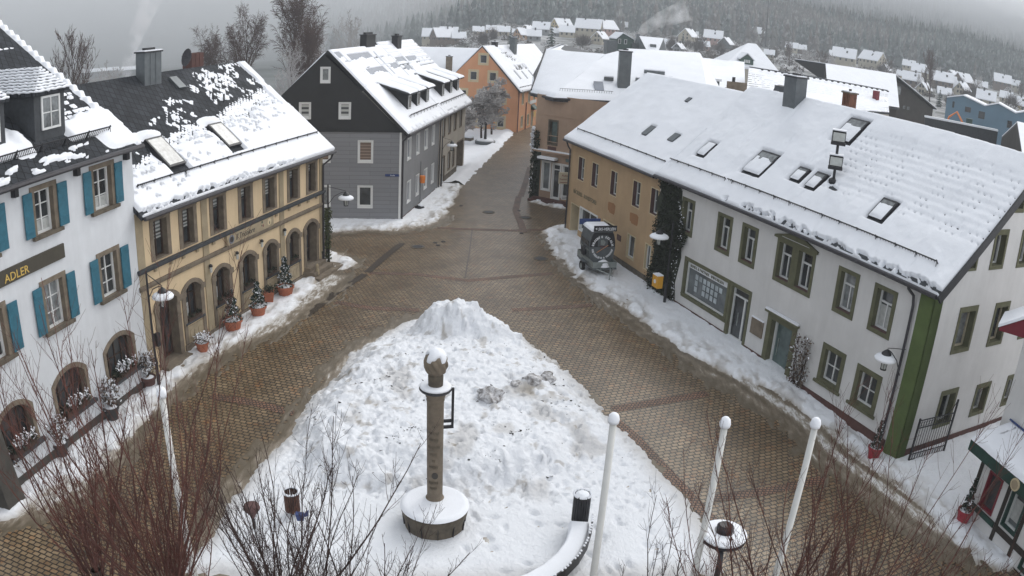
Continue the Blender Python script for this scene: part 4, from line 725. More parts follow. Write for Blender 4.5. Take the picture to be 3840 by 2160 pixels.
def hfC(U,Q):
    lim=2.45+.95*nsm((U-2)/5)+1.0*nsm((U-7.5)/6.5)**1.3+.9*(fbm(U*1.2,Q*1.2,81)-.5)
    k=(Q-lim)
    # slate pattern
    row=Q/.24; ph=(np.floor(row)%2)*.5; tx=np.abs(((U/.34+ph)%1)-.5)*2; ty=(row%1)
    ca=(U+Q*.92)/.27; cb=(-U+Q*.92)/.27; fa=ca%1; fb2=cb%1; ty=1-np.maximum(fa,fb2)*1.0; tile=0
    patch=fbm(U*1.0+3,Q*1.4,82,4); pat2=vnoise(np.floor(ca)*1.7,np.floor(cb)*1.3,83)
    streak=nsm((patch-.47)/.14)*nsm((5.6+.35*(U-4)-Q)/1.5)*nsm((Q-lim+1.5)/.5)*nsm((U-.9)/1.5)
    cover=streak*(pat2*1.1+.25)*(.55+.8*ty); cover=np.maximum(cover,nsm((U-9.5)/4)*nsm((patch-.38)/.2)*(pat2*1.2+.05)*(.45+.8*ty))
    h=np.where(k<0,.13*nsm(-k/.8)+.03,.0)+ .03*(fbm(U*4,Q*4,84)-.5)
    trans=nsm(1-(k)/(.6+1.0*nsm((U-8)/4)))
    h2=-.035+.06*np.maximum(trans*1.0*(.6+.7*ty),cover)+.012*(pat2-.5)
    h=np.where(k<0,h,h2)
    h=np.where((k<0)&(k>-1.6+.8*nsm((U-9)/3)-.6)&(ty<.30)&(pat2>.45+.25*np.clip(-k,0,2)),-.03,h)
    h=np.maximum(h,np.where(U>14.2+.3*fbm(U*0+2,Q*1.5,88),.10+.03*fbm(U*3,Q*3,85)-.04*nsm((fbm(U*0+1,Q*1.3,86)-.55)/.1)*2,-.03))
    for u0,u1,s0,s1,_ in hc:
        dd=np.minimum(np.minimum(U-u0+.08,u1+.08-U),np.minimum(Q-s0+.35,s1+.08-Q)); h=np.where(dd>0,-.03,h)
        top=np.exp(-(((U-(u0+u1)/2)/.6)**2+((Q-s1-.3)/.22)**2)); h=np.maximum(h,-.02+.17*top)
    h=np.where((Q>.12)&(Q<.12+.26*fbm(U*2.5,Q*0,87,2))&(U<11)&(fbm(U*9,Q*9,88,2)>.35),-.03,h)
    return h
RC.snow(-.12,14.98,.02,qc-.02,.05,hfC,edge=.08)
for u0,u1,s0,s1,_ in hc: RC.skylight(u0,u1,s0,s1,.17,'glc')  # panes coloured lighter to imitate the sky's reflection, no curtain behind
RC.guard(.6,14.6,1.27,.24,.11,1.0); gutter(H3,C,-.1,14.95,-.55,6.14,.08)
pipe(H3,[C(14.75,-.52,6.1),C(14.75,-.4,5.8),C(14.42,-.12,5.5),C(14.42,-.1,.2)],.055)
ch=chimney(RC.ob,C,6.05,7.25,4.6,5.15,10.0,11.75,'zinc'); 
RC.box(7.95,8.5,5.95,6.75,0,.12,'roof_hatch','zinc')
for u,q in ((9.6,4.9),(10.3,4.7)): b=MB(); b.tube([RC.at(u,q),RC.at(u,q)+Vector((0,0,.35))],.05,6); b.build('vent_pipe',M['iron'],RC.ob)
chimney(H3,C,10.6,11.6,5.4,6.0,10,11.45,'plinth',cap=False)
b=MB(); c=C(9.9,5.2,11.3)
b.tube([C(9.8,5.2,10.4),C(9.8,5.2,11.2)],.025,5); dv=Vector((C.e.x,C.e.y,0)); ax=(Vector((-.55,-.8,.25))).normalized(); a=ax.orthogonal().normalized(); bb=ax.cross(a)
ring=[[c+(a*math.cos(2*PI*k/16)+bb*math.sin(2*PI*k/16))*r-ax*(.18*(1-(r/.45)**2)) for k in range(16)] for r in (.45,.3,.12)]
vs=[p for r_ in ring for p in r_]; b.add(vs,[(i*16+k,i*16+(k+1)%16,(i+1)*16+(k+1)%16,(i+1)*16+k) for i in range(2) for k in range(16)]+[tuple(range(32,48))]); b.tube([c-ax*.15,c+ax*.3],.015,4)
b.build('satellite_dish',M['gutter'],RC.ob)
b=MB()
for k in range(5): u=14.72; b.tube([C(14.6,-.05,0),C(14.65+.05*k,-.12,.9),C(14.62,-.1,1.9),C(14.7,-.1-.02*k,3.1)],.02,4)
cl=root('wall_creeper','small green creeper on the far corner of the yellow restaurant','creeper',C(14.7,-.1,0)); b.build('stems',M['bark'],cl)
leaves('leaves',900,lambda r:C(14.72+r.gauss(0,.13),-.1-abs(r.gauss(0,.12)),3.2*r.random()**.6),.05,mat('creeper_leaf',(.06,.075,.02),.7,.4,5),cl)
# ================================================================ white hotel with teal shutters (left)
D=Fr((-15.18,15.53),(.1582,.9874),1)
H4=root('hotel_house','white hotel with teal shutters, gold lettered sign and slate roof','house',(-14.4,20,-.4))
fd=Facade(D,H4)
for (u0,u1,z0,z1,sh) in ((7.5,8.9,6.85,8.5,((7.1,7.52),(8.86,9.3))),(4.46,5.76,6.85,8.46,((4.08,4.5),(5.74,6.22))),(1.4,2.75,6.85,8.46,((.95,1.4),(2.82,3.26))),
  (7.5,8.86,3.75,5.5,((7.07,7.5),(8.86,9.34))),(4.44,5.78,3.75,5.5,((4.04,4.46),(5.76,6.2))),(1.5,2.8,3.75,5.5,((1.1,1.5),(2.8,3.26)))):
    w=fd.window(u0,u1,z0,z1,sw=.2,bot=.06,top=.16,sur='stone',rd=.22,vb=(.5,),hb=(.33,.66),bw=.028,fw=.085,gl='gl' if (u0,z0)!=(4.44,3.75) else 'glc',sill=(.08,.16,'out','stoned'),curtain=('gardine',.08,.92,.03,.3) if z0>6 else None)
    for a_,b_ in sh: fd.shutter(w,a_,b_,z0+.1,z1-.14)
for u0,u1 in ((7.2,9.2),(4.22,6.2),(1.3,3.2)):
    w=fd.window(u0,u1,.66,2.42,sw=.16,bot=.06,top=.16,sur='stone',fm='brown',rd=.3,rise=.36,vb=(.25,.5,.75),hb=(.5,),bw=.03,gl='gl',sill=(.12,.2,'out','slate'))
    b=MB(); b.box(D,u0+.35,u1-.35,-.2,.0,.76,.92); b.build('flower_box',M['brown'],w)
    leaves('foliage',260,lambda r,u0=u0,u1=u1:D(r.uniform(u0+.35,u1-.35),r.uniform(-.28,.05),.9+abs(r.gauss(0,.16))),.045,M['leaf'],w)
    leaves('snow_clumps',150,lambda r,u0=u0,u1=u1:D(r.uniform(u0+.6,u1-.35),r.uniform(-.28,.05),1.0+abs(r.gauss(0,.17))),.045,SNOW,w)
fd.wall([(-4,-.9),(10.02,-.9),(10.02,8.95),(-4,8.95)],'lwhite')
boxpart(H4,D,1.35,9.9,-.04,-.002,-.9,.0,'plinth','dplinth')
boxpart(H4,D,-4,10.0,-.03,-.001,8.62,8.68,'cornice','lwhite')
b=MB(); b.hexa([D(.45,-.75,-.9),D(1.3,-.75,-.9),D(1.3,0,-.9),D(.45,0,-.9),D(.6,-.12,3.2),D(1.3,-.12,3.2),D(1.3,0,3.2),D(.6,0,3.2)]); b.build('buttress',M['dplinth'],H4)
b=MB(); b.box(D,-1.5,5.82,-.07,-.002,5.92,6.38); sg=b.build('hotel_sign',M['board'],H4)
text('ADLER',D,2.86,5.99,.36,M['gold'],sg,d=-.075,sx=1.06,ext=.012)
for u in (.8,3.72,6.75,9.55):
    b=MB(); b.box(D,u-.09,u+.09,-.2,-.001,8.36,8.74); b.build('wall_light',M['iron'],H4)
RD=Roof(D,-.42,8.82,.65,H4); RD.slab(-4,10.18,0,12.2,.18,'slates')
fg=Facade(Fr(D(10.02,0,0)[:2],(-.9874,.1582),1),H4); fg.wall([(0,4),(20,4),(20,8.9),(10,15.3),(0,8.9)],'lwhite')
rd_=Roof(Fr(D(0,20.1,0)[:2],(.1582,.9874),-1),0,8.82,.65,H4); rd_.slab(-4,10.18,0,12.1,.18,'slates',name='rear_roof')
def hfD(U,Q):
    row=Q/.26; ph=(np.floor(row)%2)*.5; ty=row%1; tx=np.abs(((U/.34+ph)%1)-.5)*2
    pat=fbm(U*1.1,Q*1.3,91); p2=vnoise(np.floor(U/.34+ph)*1.7,np.floor(row)*1.3,92)
    h=np.full(U.shape,-.03)
    low=nsm((Q-1.0)/.08)*nsm((2.25+.9*(fbm(U*1.5,Q*1.5,93)-.5)-Q)/.2)*nsm((np.abs(U-6.2)-.95)/.25)
    edge=nsm((U-8.3+.05*Q)/.6)*nsm((2.1-Q+.35*(U-8.6)+.8*(fbm(U*1.3,Q*1.3,98)-.5))/.5)
    h=np.maximum(h,-.03+.24*low*(.7+.5*fbm(U*2,Q*2,94)))
    h=np.maximum(h,-.03+.17*edge*nsm((Q-.05)/.3)*(.6+.6*fbm(U*2,Q*2,95)))
    mid=nsm((U-7.4)/.6)*nsm((5.4-Q)/1.6)*nsm((pat-.36)/.1)*nsm((Q-1.6)/.4)*(tx<.75)
    h=np.maximum(h,-.03+.09*mid*(-.05+1.1*p2)*(ty>.3))
    sp=nsm((pat-.56)/.06)*(p2>.45)*(ty>.5)*(Q>2.4); h=np.maximum(h,-.03+.055*sp)
    drift=nsm(1-np.hypot((U-5.0)/.7,(Q-1.6)/1.0)+.4*(fbm(U*2,Q*2,96)-.5)); h=np.maximum(h,-.03+.35*drift*(U<5.9))
    g=nsm((fbm(U*1.3,Q*4,97)-.62)/.05)*(Q<.75)*(Q>.12); h=np.maximum(h,-.03+.13*g)
    hip=nsm((U-9.72-.12*fbm(U*0,Q*2,99))/.08)*(.13+.05*np.cos(Q*2*PI/.42)+.05*(fbm(U*3,Q*3,90)-.5)); h=np.maximum(h,-.03+hip)
    return h
RD.snow(-.5,10.15,.02,11.5,.06,hfD,edge=.07)
RD.guard(-.5,9.15,.98,.28,.11,1.2); gutter(H4,D,-4,10.1,-.48,8.76,.09,'gutter')
def dormer(par,fr,u0,u1,w0,z0,ze,zr,wall,winspec,k,snowm=SNOW):
    """hipped dormer: front wall at depth w0; k roof slope; eave ze, ridge zr"""
    dm=MB(); depth=lambda z:w0+(z-z0)/k
    uc=(u0+u1)/2
    dm.hexa([fr(u0,w0,z0-.25),fr(u1,w0,z0-.25),fr(u1,depth(ze)+.05,z0-.25),fr(u0,depth(ze)+.05,z0-.25),fr(u0,w0,ze),fr(u1,w0,ze),fr(u1,depth(ze)+.05,ze),fr(u0,depth(ze)+.05,ze)])
    d=dm.build('dormer',M[wall],par)
    o=.14; e=ze-.02; hipd=w0+.45
    P=[fr(u0-o,w0-o,e),fr(u1+o,w0-o,e),fr(u1+o,depth(ze),e),fr(u0-o,depth(ze),e),fr(uc,hipd,zr),fr(uc,depth(zr)+.1,zr)]
    b=MB(); b.add(P+[p-Vector((0,0,.1)) for p in P[:4]],[(0,1,4),(1,2,5,4),(0,4,5,3),(6,9,8,7),(0,6,7,1),(1,7,8,2),(3,9,6,0)]); r=b.build('dormer_roof',M['slates'],d)
    rs=random.Random(int(u0*10))
    b=MB(); up=Vector((0,0,.05))
    for a_,b_,c_ in ((P[0],P[4],P[5]),(P[1],P[4],P[5])):
        pass
    for face,n_ in (((P[0],P[1],P[4],P[4]),9),((P[1],P[2],P[5],P[4]),9),((P[0],P[3],P[5],P[4]),9)):
        nf=(face[1]-face[0]).cross(face[3]-face[0]); nf=nf.normalized() if nf.length>0 else Vector((0,0,1)); nf=nf if nf.z>0 else -nf
        for i in range(n_):
            t0=(i+.30)/n_; pts=[]; rad=[]
            L=(face[1].lerp(face[2],t0)-face[0].lerp(face[3],t0)).length
            m_=max(4,int(L/.11))
            for j in range(m_+1):
                sj=j/m_; p=(face[0].lerp(face[1],sj)).lerp(face[3].lerp(face[2],sj),t0+.15/n_*math.sin(j*1.9))+nf*.02; pts.append(p); rad.append(.028+.028*abs(math.sin(j*1.3+i))*rs.uniform(.5,1.2))
            b.tube(pts,rad,6)
    b.build('snow_clumps',snowm,d,True)
    a0,a1,b0,b1=winspec; b=MB(); f=.07
    for q in ((a0,a1,b0,b0+f),(a0,a1,b1-f,b1),(a0,a0+f,b0+f,b1-f),(a1-f,a1,b0+f,b1-f),((a0+a1)/2-.018,(a0+a1)/2+.018,b0+f,b1-f),(a0+f,a1-f,(b0+b1)/2-.016,(b0+b1)/2+.016)): b.box(fr,q[0],q[1],w0-.05,w0-.004,q[2],q[3])
    b.build('dormer_window_frame',M['wframe'],d)
    b=MB(); b.box(fr,a0+.02,a1-.02,w0-.02,w0-.003,b0+.02,b1-.02); b.build('pane',M['glc'],d)
    return d
dormer(RD.ob,D,5.75,7.28,.8,9.5,11.2,11.95,'slate',(6.08,7.02,9.93,11.02),.65)
dormer(RD.ob,D,2.9,4.35,.8,9.5,11.2,11.95,'slate',(3.2,4.1,9.93,11.02),.65)
# ================================================================ grey house with black gable
E_=Fr((-17.35,48.67),(.9933,.1152),1); F_=Fr((-7.42,49.82),(.1258,.9921),1)
H5=root('grey_house','grey clad corner house with black gable, dormers and solar panels','house',(-12,50,0))
fe=Facade(E_,H5); kw=dict(sw=.06,bot=.12,top=.06,sur='wframe',rd=.1,proud=.03,fw=.09,vb=())
fe.window(7.2,8.2,3.77,5.25,gl='bblind' ,**kw); fe.window(4.5,5.46,3.77,5.0,gl='bblind',**kw)
fe.window(7.2,8.2,.82,2.32,gl='gl',**kw); fe.window(4.5,5.46,.82,2.32,gl='glc',**kw)
fe.wall([(-.1,-.3),(10.0,-.3),(10.0,5.84),(-.1,5.84)],'sidA')
fe2=Facade(E_,H5); fe2.window(5.95,6.74,6.58,7.68,gl='zebra',**kw); fe2.window(3.4,4.18,6.58,7.68,gl='zebra',**kw); fe2.window(4.74,5.4,8.88,9.93,gl='glc',**kw)
gt=lambda u:10.75-.985*abs(u-4.95)
g=fe2.wall([(-.1,5.84),(10.08,5.84),(10.0,5.8+.05),(4.95,10.72),(-.1,5.86)],'black',name='gable')
boxpart(H5,E_,-.1,10.12,-.06,-.0,5.78,5.9,'gable_trim','black')
b=MB(); b.box(E_,9.86,10.0,-.03,-.001,-.3,5.77); b.build('corner_board',M['wframe'],H5)
# facade along the street: grey part and cream part
ff=Facade(F_,H5); kw=dict(sw=.05,bot=.1,top=.05,sur='wframe',rd=.1,proud=.03,fw=.08,vb=(),gl='panel')
for u0,u1 in ((1.35,2.3),(3.65,4.5),(5.87,6.8),(8.05,8.9)):
    ff.window(u0,u1,3.7,5.2,**kw); ff.window(u0+.1,u1+.1,.8,2.3,**kw)
ff.wall([(0,-.3),(10.4,-.3),(10.4,5.88),(0,5.88)],mat('grey_render',(.21,.215,.225),.85,.06,1))
f6=Facade(Fr(F_(10.4,-.0,0)[:2],(.1258,.9921),1),H5)
kw=dict(sw=.09,sur='stone',rd=.15,gl='gl',vb=(.5,),fw=.05)
for u in (1.05,3.1,5.2,7.45): f6.window(u,u+.95,3.78,5.35,**kw)
f6.window(1.3,2.25,.05,2.35,door=True,name='door',rise=.15,**kw); f6.window(3.35,4.25,.8,2.42,rise=.15,**kw); f6.window(5.0,5.85,.8,2.4,rise=.15,**kw)
f6.window(6.7,9.4,-.1,2.68,sw=.12,sur='stone',rd=.9,gl='black',fm='stone',vb=(),name='passage',door=True)
f6.wall([(0,-.3),(9.95,-.3),(9.95,5.85),(0,5.85)],mat('cream_render',(.40,.37,.32),.9,.08,1))
boxpart(H5,f6.fr,2.4,6.6,-.04,-.001,-.3,.6,'plinth','stoned')
boxpart(H5,F_,0.2,10.3,-.03,-.001,-.3,.15,'plinth','plinth')
RF=Roof(F_,-.5,5.72,.95,H5); qf=5.5/RF.c; RF.slab(-.28,10.3,0,qf,.18,'black'); R1=RF.ob
RF.slab(10.3,20.6,0,qf+.35,.2,'black',name='roof_extension'); R2=RF.ob; RF.ob=R1
rf=Roof(Fr(F_(0,10.5,0)[:2],(.1258,.9921),-1),0,5.72,.95,H5); rf.slab(-.28,20.6,0,qf-.03,.18,'black',name='rear_roof'); rf.snow(-.26,20.5,.05,qf-.05,.3,lambda U,Q:.13+0*U)
pan=[(-.1,1.0,6.35,7.3),(1.7,6.3,5.6,6.95),(2.6,6.5,4.2,5.5),(8.3,10.2,4.2,5.6)]
pan2=[(10.8,13.2,5.3,6.1),(13.6,16.6,5.3,6.0),(11.2,12.8,4.2,5.2)]
def hfF(U,Q):
    h=.12+.03*(fbm(U,Q,101)-.5)+.015*(fbm(U*4,Q*4,102)-.5)
    for u0,u1,s0,s1 in pan+pan2:
        ins=(U>u0)&(U<u1)&(Q>s0)&(Q<s1); bare=ins&(Q>s1-.45+.5*(fbm(U*1.5,Q*0+s0,103)-.5)); h=np.where(ins,.10+.02*fbm(U*2,Q*2,104),h); h=np.where(bare,-.03,h)
        gap=((np.abs(U-u1)<.06)|((np.abs(Q-s0)<.05)&(fbm(U*2,Q,105)>.5)))&(Q>s0-.1)&(Q<s1); h=np.where(gap,-.02,h)
    h=np.where((np.abs(U-7.4)<.16)&(Q>4.6)&(Q<6.9),-.03,h)
    h=h-.1*(Q<.3)*(fbm(U*2,Q*0,106)>.6)
    return h
def hfF2(U,Q):
    h=hfF(U,Q); st=(np.abs(((Q-4.3)%.42)-.2)<.035)&((U<13.2)|(U>15.5))&(Q>4.6); return np.where(st,-.02,h)
RF.snow(-.25,10.28,.02,qf+.02,.06,hfF,par=R1); RF.snow(10.3,20.58,.02,qf+.35,.06,hfF2,par=R2)
for p,par in [(q,R1) for q in pan]+[(q,R2) for q in pan2]: RF.box(p[0],p[1],p[2],p[3],.0,.085,'solar_panel','panel',par)
chimney(R1,F_,6.75,8.85,4.75,5.25,9.6,11.75,'black',seams=False,snow=False); chimney(R2,F_,13.55,14.7,4.4,4.9,9.6,11.55,'black',seams=False,snow=False)
def shed_dormers(par,us,u0r,u1r,zf,roofz):
    w0=.55
    for u in us:
        b=MB(); b.hexa([F_(u-.48,w0,6.4),F_(u+.48,w0,6.4),F_(u+.48,w0+1.5,7.4),F_(u-.48,w0+1.5,7.4),F_(u-.48,w0,7.98),F_(u+.48,w0,7.98),F_(u+.48,w0+1.6,8.4),F_(u-.48,w0+1.6,8.4)])
        d=b.build('dormer',M['black'],par)
        b=MB(); b.box(F_,u-.3,u+.3,w0-.04,w0-.002,6.92,7.82); b.build('dormer_window_frame',M['wframe'],d)
        b=MB(); b.box(F_,u-.21,u+.21,w0-.05,w0-.041,7.0,7.74); b.build('pane',M['glc'],d)
        n=10; vs=[]
        for j in range(2): 
            pass
        b=MB(); b.hexa([F_(u-.95,w0-.3,7.90),F_(u+.95,w0-.3,7.90),F_(u+1.1,w0+2.6,8.72),F_(u-1.1,w0+2.6,8.72),F_(u-.95,w0-.3,8.0),F_(u+.95,w0-.3,8.0),F_(u+1.1,w0+2.6,8.82),F_(u-1.1,w0+2.6,8.82)]); r=b.build('dormer_roof',M['slate'],d)
        X,Y=np.meshgrid(np.linspace(-1.1,1.1,34),np.linspace(-.34,2.7,40),indexing='ij')
        P=np.zeros(X.shape+(3,)); 
        hz=8.0+(Y+.3)*.285+.17*np.sqrt(np.clip(1-(np.abs(X)/1.12)**6,0,1))*np.sqrt(np.clip((Y+.345)/.12,0,1))+.05*(fbm(X*2+u,Y*2,111)-.5)
        o=F_(u,w0,0); P[...,0]=o.x+X*F_.e.x+Y*F_.n.x; P[...,1]=o.y+X*F_.e.y+Y*F_.n.y; P[...,2]=hz
        grid_sheet('snow_cover',P,np.ones(X.shape,bool),SNOW,d)
shed_dormers(R1,(3.6,5.95,8.6),2.9,9.5,0,0); shed_dormers(R2,(13.6,16.6,19.3),12.8,20.2,0,0)
RF.guard(2.3,10.2,1.05,.3,.45,.9); RF.guard(10.9,20.2,1.0,.3,.45,.9)
gutter(H5,F_,-.2,20.5,-.55,5.66,.08,'gutter'); pipe(H5,[F_(.3,-.5,5.6),F_(.2,-.3,5.45),F_(.08,-.08,5.2),F_(.08,-.08,0)],.06)
pipe(H5,[F_(10.4,-.5,5.6),F_(10.42,-.1,5.3),F_(10.42,-.08,0)],.05)
b=MB(); b.box(E_,8.98,9.9,-.03,-.001,2.93,3.08); pl=b.build('street_name_plate',M['blue'],H5); text('Straße',E_,9.3,2.965,.12,M['wlet'],pl,d=-.034)
# back walls to close the shells
for (pts,m) in (((F_(20.35,0,0),F_(20.35,10,0)),'black'),):
    b=MB(); p,q=pts; z=Vector((0,0,1)); b.add([p-z*.3,q-z*.3,q+z*5.8,(p+q)/2+z*10.8,p+z*5.8],[(0,1,2,3,4)]); b.build('end_wall',mat('cream_render',(.40,.37,.32)),H5)
# ================================================================ orange house
O_=Fr((-.5-14*.9781,93.6+14*.2079),(.9781,-.2079),1); O2=Fr((-.5,93.6),(.2756,.9613),1)
H6=root('orange_house','orange gabled house with cream window surrounds at the street bend','house',(-4,94,0))
fo=Facade(O_,H6); kw=dict(sw=.26,bot=.26,top=.26,sur='otrim',rd=.15,gl='gl',vb=(),fw=.05)
fo.window(9.02,10.32,7.72,9.2,**kw)
for u,z0,z1 in ((7.9,5.66,7.18),(10.24,5.66,7.18),(9.02,3.2,4.9),(11.42,3.2,4.9),(11.42,.25,1.92),(9.02,.25,1.92),(6.7,3.2,4.9),(6.7,.25,1.92)): fo.window(u,u+1.3,z0,z1,curtain=('gardine',.15,.85,.1,.6) if z0==3.2 else None,**kw)
fo.wall([(4.9,-.3),(14,-.3),(14,5.15),(9.45,9.85),(4.9,5.15)],'orange')
boxpart(H6,O_,4.95,14,-.03,-.001,2.85,2.9,'string_course','orange')
boxpart(H6,O_,5.2,8.4,-.06,-.001,2.1,2.75,'fascia_sign','wframe')
fo2=Facade(O2,H6); kw=dict(sw=.12,sur='otrim',rd=.15,gl='gl',vb=(),fw=.05)
for u in (1.7,4.4,6.7): fo2.window(u,u+.95,3.1,4.7,**kw)
for u in (1.7,4.4): fo2.window(u,u+.95,.3,1.8,**kw)
fo2.window(6.2,7.2,-.1,1.95,door=True,name='door',**kw); fo2.window(8.6,9.4,.4,1.8,**kw); fo2.window(9.6,10.5,3.1,4.7,**kw)
fo2.wall([(0,-.3),(16,-.3),(16,5.05),(0,5.05)],'orange')
b=MB(); b.hexa([O2(6,-.6,2.2),O2(7.5,-.6,2.2),O2(7.5,0,2.2),O2(6,0,2.2),O2(6,-.5,2.35),O2(7.5,-.5,2.35),O2(7.5,0,2.8),O2(6,0,2.8)]); b.build('porch_roof',M['dgreen'],H6)
boxpart(H6,O2,5.2,7.9,-.12,-.02,2.95,3.35,'shop_sign','wframe'); boxpart(H6,O2,7.4,8.1,-.04,-.001,1.1,1.8,'plaque','gold')
pipe(H6,[O2(.5,-.4,5),O2(.15,-.1,4.7),O2(.15,-.1,0)],.06,'mauve'); pipe(H6,[O2(3.6,-.08,3.3),O2(3.6,-.08,0)],.06,'mauve')
RO=Roof(O2,-.4,4.85,1.05,H6); qo=4.95/RO.c; RO.slab(-.25,22,0,qo,.16,'slate')
ro=Roof(Fr(O2(0,9.1,0)[:2],(.2756,.9613),-1),-.4,4.85,1.05,H6); ro.slab(-.25,22,0,qo-.02,.16,'slate',name='rear_roof'); ro.snow(-.2,22,.05,qo,.2,lambda U,Q:.14+.03*fbm(U,Q,4))
ho=[(2.9,3.6,1.7,3.0),(5.6,6.3,1.6,2.8),(8.6,9.3,1.5,2.75),(12.2,12.8,1.6,2.6)]
def hfO(U,Q):
    h=.13+.04*(fbm(U,Q,121)-.5); dd=nsm(1-np.hypot((U-6.3-.9*(5-Q))/2.2,(Q-5.2)/1.9)*1.1+.5*(fbm(U*1.5,Q*1.5,122)-.5)); h=h-dd*.35*((np.floor(Q/.3)%2)*.5+.6)*(fbm(U*3,Q*6,123)>.4)
    dk=(np.abs(Q-3.4)<.35)&(U>4.5)&(U<9.5)&(fbm(U*2,Q*2,124)>.4); h=np.where(dk,-.03,h)
    for u0,u1,s0,s1 in ho: h=np.where((U>u0)&(U<u1)&(Q>s0)&(Q<s1),-.03,h)
    return h
RO.snow(-.22,22,.02,qo,.12,hfO)
for q in ho: RO.box(*q,0,.1,'skylight','panel')
chimney(RO.ob,O2,8.4,9.4,3.2,3.9,8,11.0,'zinc',seams=False); chimney(RO.ob,O2,3.8,4.6,4.2,4.8,8.4,10.4,'black',seams=False)
RO.guard(.2,20,.55,.2,.5,1.2); gutter(H6,O2,-.2,20,-.45,4.8,.07)
# long low house left of the orange one
H7=root('long_roof_house','long house behind the fountain trees, wide plain snowy roof','house',(-14,104,0))
def gable_house(rt,fr,L,W,ze,zr,wm,over=.4,sn=.15,z0=-1,rooftag='slate',res=.4,hf=None):
    b=MB(); b.box(fr,0,L,0,W,z0,ze); b.prism(Fr(fr(0,0,0)[:2],fr.n,-fr.sg),[(0,ze),(W,ze),(W/2,zr)],-L*(1 if True else 0),0) if 0 else None
    k=(zr-ze)/(W/2)
    for u in (0,L): b.add([fr(u,0,ze),fr(u,W,ze),fr(u,W/2,zr)],[(0,1,2)])
    b.build('wall',M[wm] if isinstance(wm,str) else wm,rt)
    r1=Roof(fr,-over,ze-over*k,k,rt); q=(W/2+over)/r1.c; r1.slab(-over,L+over,0,q,.15,rooftag)
    r1.snow(-over+.03,L+over-.03,.02,q+.05,res,hf or (lambda U,Q:sn+.05*(fbm(U*.6,Q*.6,131)-.5)))
    fr2=Fr(fr(0,W,0)[:2],fr.e,-fr.sg); r2=Roof(fr2,-over,ze-over*k,k,rt); r2.slab(-over,L+over,0,q-.02,.15,rooftag,name='rear_roof'); r2.snow(-over+.03,L+over-.03,.05,q,.6,lambda U,Q:sn+0*U)
    return r1,r2
LR=Fr((-20.5,99.5),(.985,.17),1)
r1,_=gable_house(H7,LR,18,11,4.6,9.25,'cream_render' if 0 else mat('cream_render',(.40,.37,.32)),hf=lambda U,Q:np.where((np.abs(U-7.5)<2.2)&(Q>1.6)&(Q<2.4),-.03,.16+.05*(fbm(U*.6,Q*.6,131)-.5)),res=.2)
b=MB()
for k in range(14): p=r1.at(5.6+k*.3,1.7); b.tube([p,p+Vector((0,0,.9))],.05,4)
b.build('balcony_rail',M['wframe'],r1.ob); boxpart(r1.ob,LR,5.4,9.8,1.2,3.4,6.3,7.0,'roof_recess','slate'); chimney(r1.ob,LR,11.0,11.8,1.2,1.9,5.4,8.2,'stone',seams=False)
# ================================================================ corner shop (tan)
T_=Fr((1.1,58.3),(.827,-.562),1)
H8=root('corner_shop_house','tan plastered corner house with shop front and huge snowy roof','house',(3,58,0))
ft=Facade(T_,H8)
ft.window(1.08,1.95,4.22,6.1,sw=.1,sur='stoned',rd=.25,vb=(),hb=(),gl='glg',fm='stoned'); 
b=MB(); b.box(T_,1.14,1.86,-.02,-.001,3.83,4.13); b.build('plaque',M['plinth'],H8)
b=MB(); b.box(T_,-.05,6.3,-.25,-.001,3.66,3.78); led=b.build('ledge',M['tan'],H8); b=MB(); b.box(T_,-.05,6.3,-.24,-.01,3.781,3.86); b.build('snow_cap',SNOW,led)
for z in (4.45,4.9,6.35): boxpart(H8,T_,0,6.4,-.03,-.001,z,z+.05,'string_course','tan')
ft.window(.72,1.55,.8,3.05,sw=.1,sur='wframe',rd=.1,vb=(),gl='glw'); ft.window(1.62,2.42,.3,3.0,sw=.1,sur='wframe',rd=.1,vb=(),gl='gl',door=True,name='door',transom=.84); ft.window(2.46,3.3,.5,3.0,sw=.1,sur='wframe',rd=.1,vb=(),gl='gl')
ft.window(4.0,4.8,4.22,6.1,sw=.1,sur='stoned',rd=.25,vb=(),gl='gl')
ft.wall([(0,-.2),(6.4,-.2),(6.4,7.85),(0,7.85)],'tan')
boxpart(H8,T_,.6,6.4,-.02,-.001,-.1,.78,'plinth','plinth') if 0 else None
b=MB(); b.box(T_,.1,4.2,-.7,-.11,-.2,.16); b.box(T_,.3,3.6,-.45,-.105,.161,.32); b.build('steps',M['plinth'],H8)
b=MB(); b.box(T_,.62,2.1,-.55,-.0,3.15,3.22); aw=b.build('shop_canopy',M['iron'],H8); b=MB(); b.box(T_,.62,2.1,-.55,-.05,3.221,3.38); b.build('snow_cap',SNOW,aw)
boxpart(H8,T_,2.75,3.5,-.06,-.001,3.2,3.42,'fascia_sign','glg'); boxpart(H8,T_,-.02,.6,-.03,-.001,-.2,3.66,'dark_creeper_wall','leaf')
T2=Fr((1.1,58.3),(.1,.995),1); f9=Facade(T2,H8); f9.wall([(0,-.2),(25,-.2),(25,7.85),(0,7.85)],'tan')
T3=Fr(T_(6.4,0,0)[:2],(.995,-.1),1); f9=Facade(T3,H8); f9.wall([(0,-.2),(12,-.2),(12,7.85),(0,7.85)],'tan')
leaves('creeper',900,lambda r:T_(-.05+r.uniform(-.1,.5),-.08-r.uniform(0,.15),r.uniform(0,5.2)),.07,M['leaf'],H8); leaves('snow_clumps',150,lambda r:T_(-.1+r.uniform(-.1,.12),-.2,r.uniform(3.6,5.4)),.09,SNOW,H8)
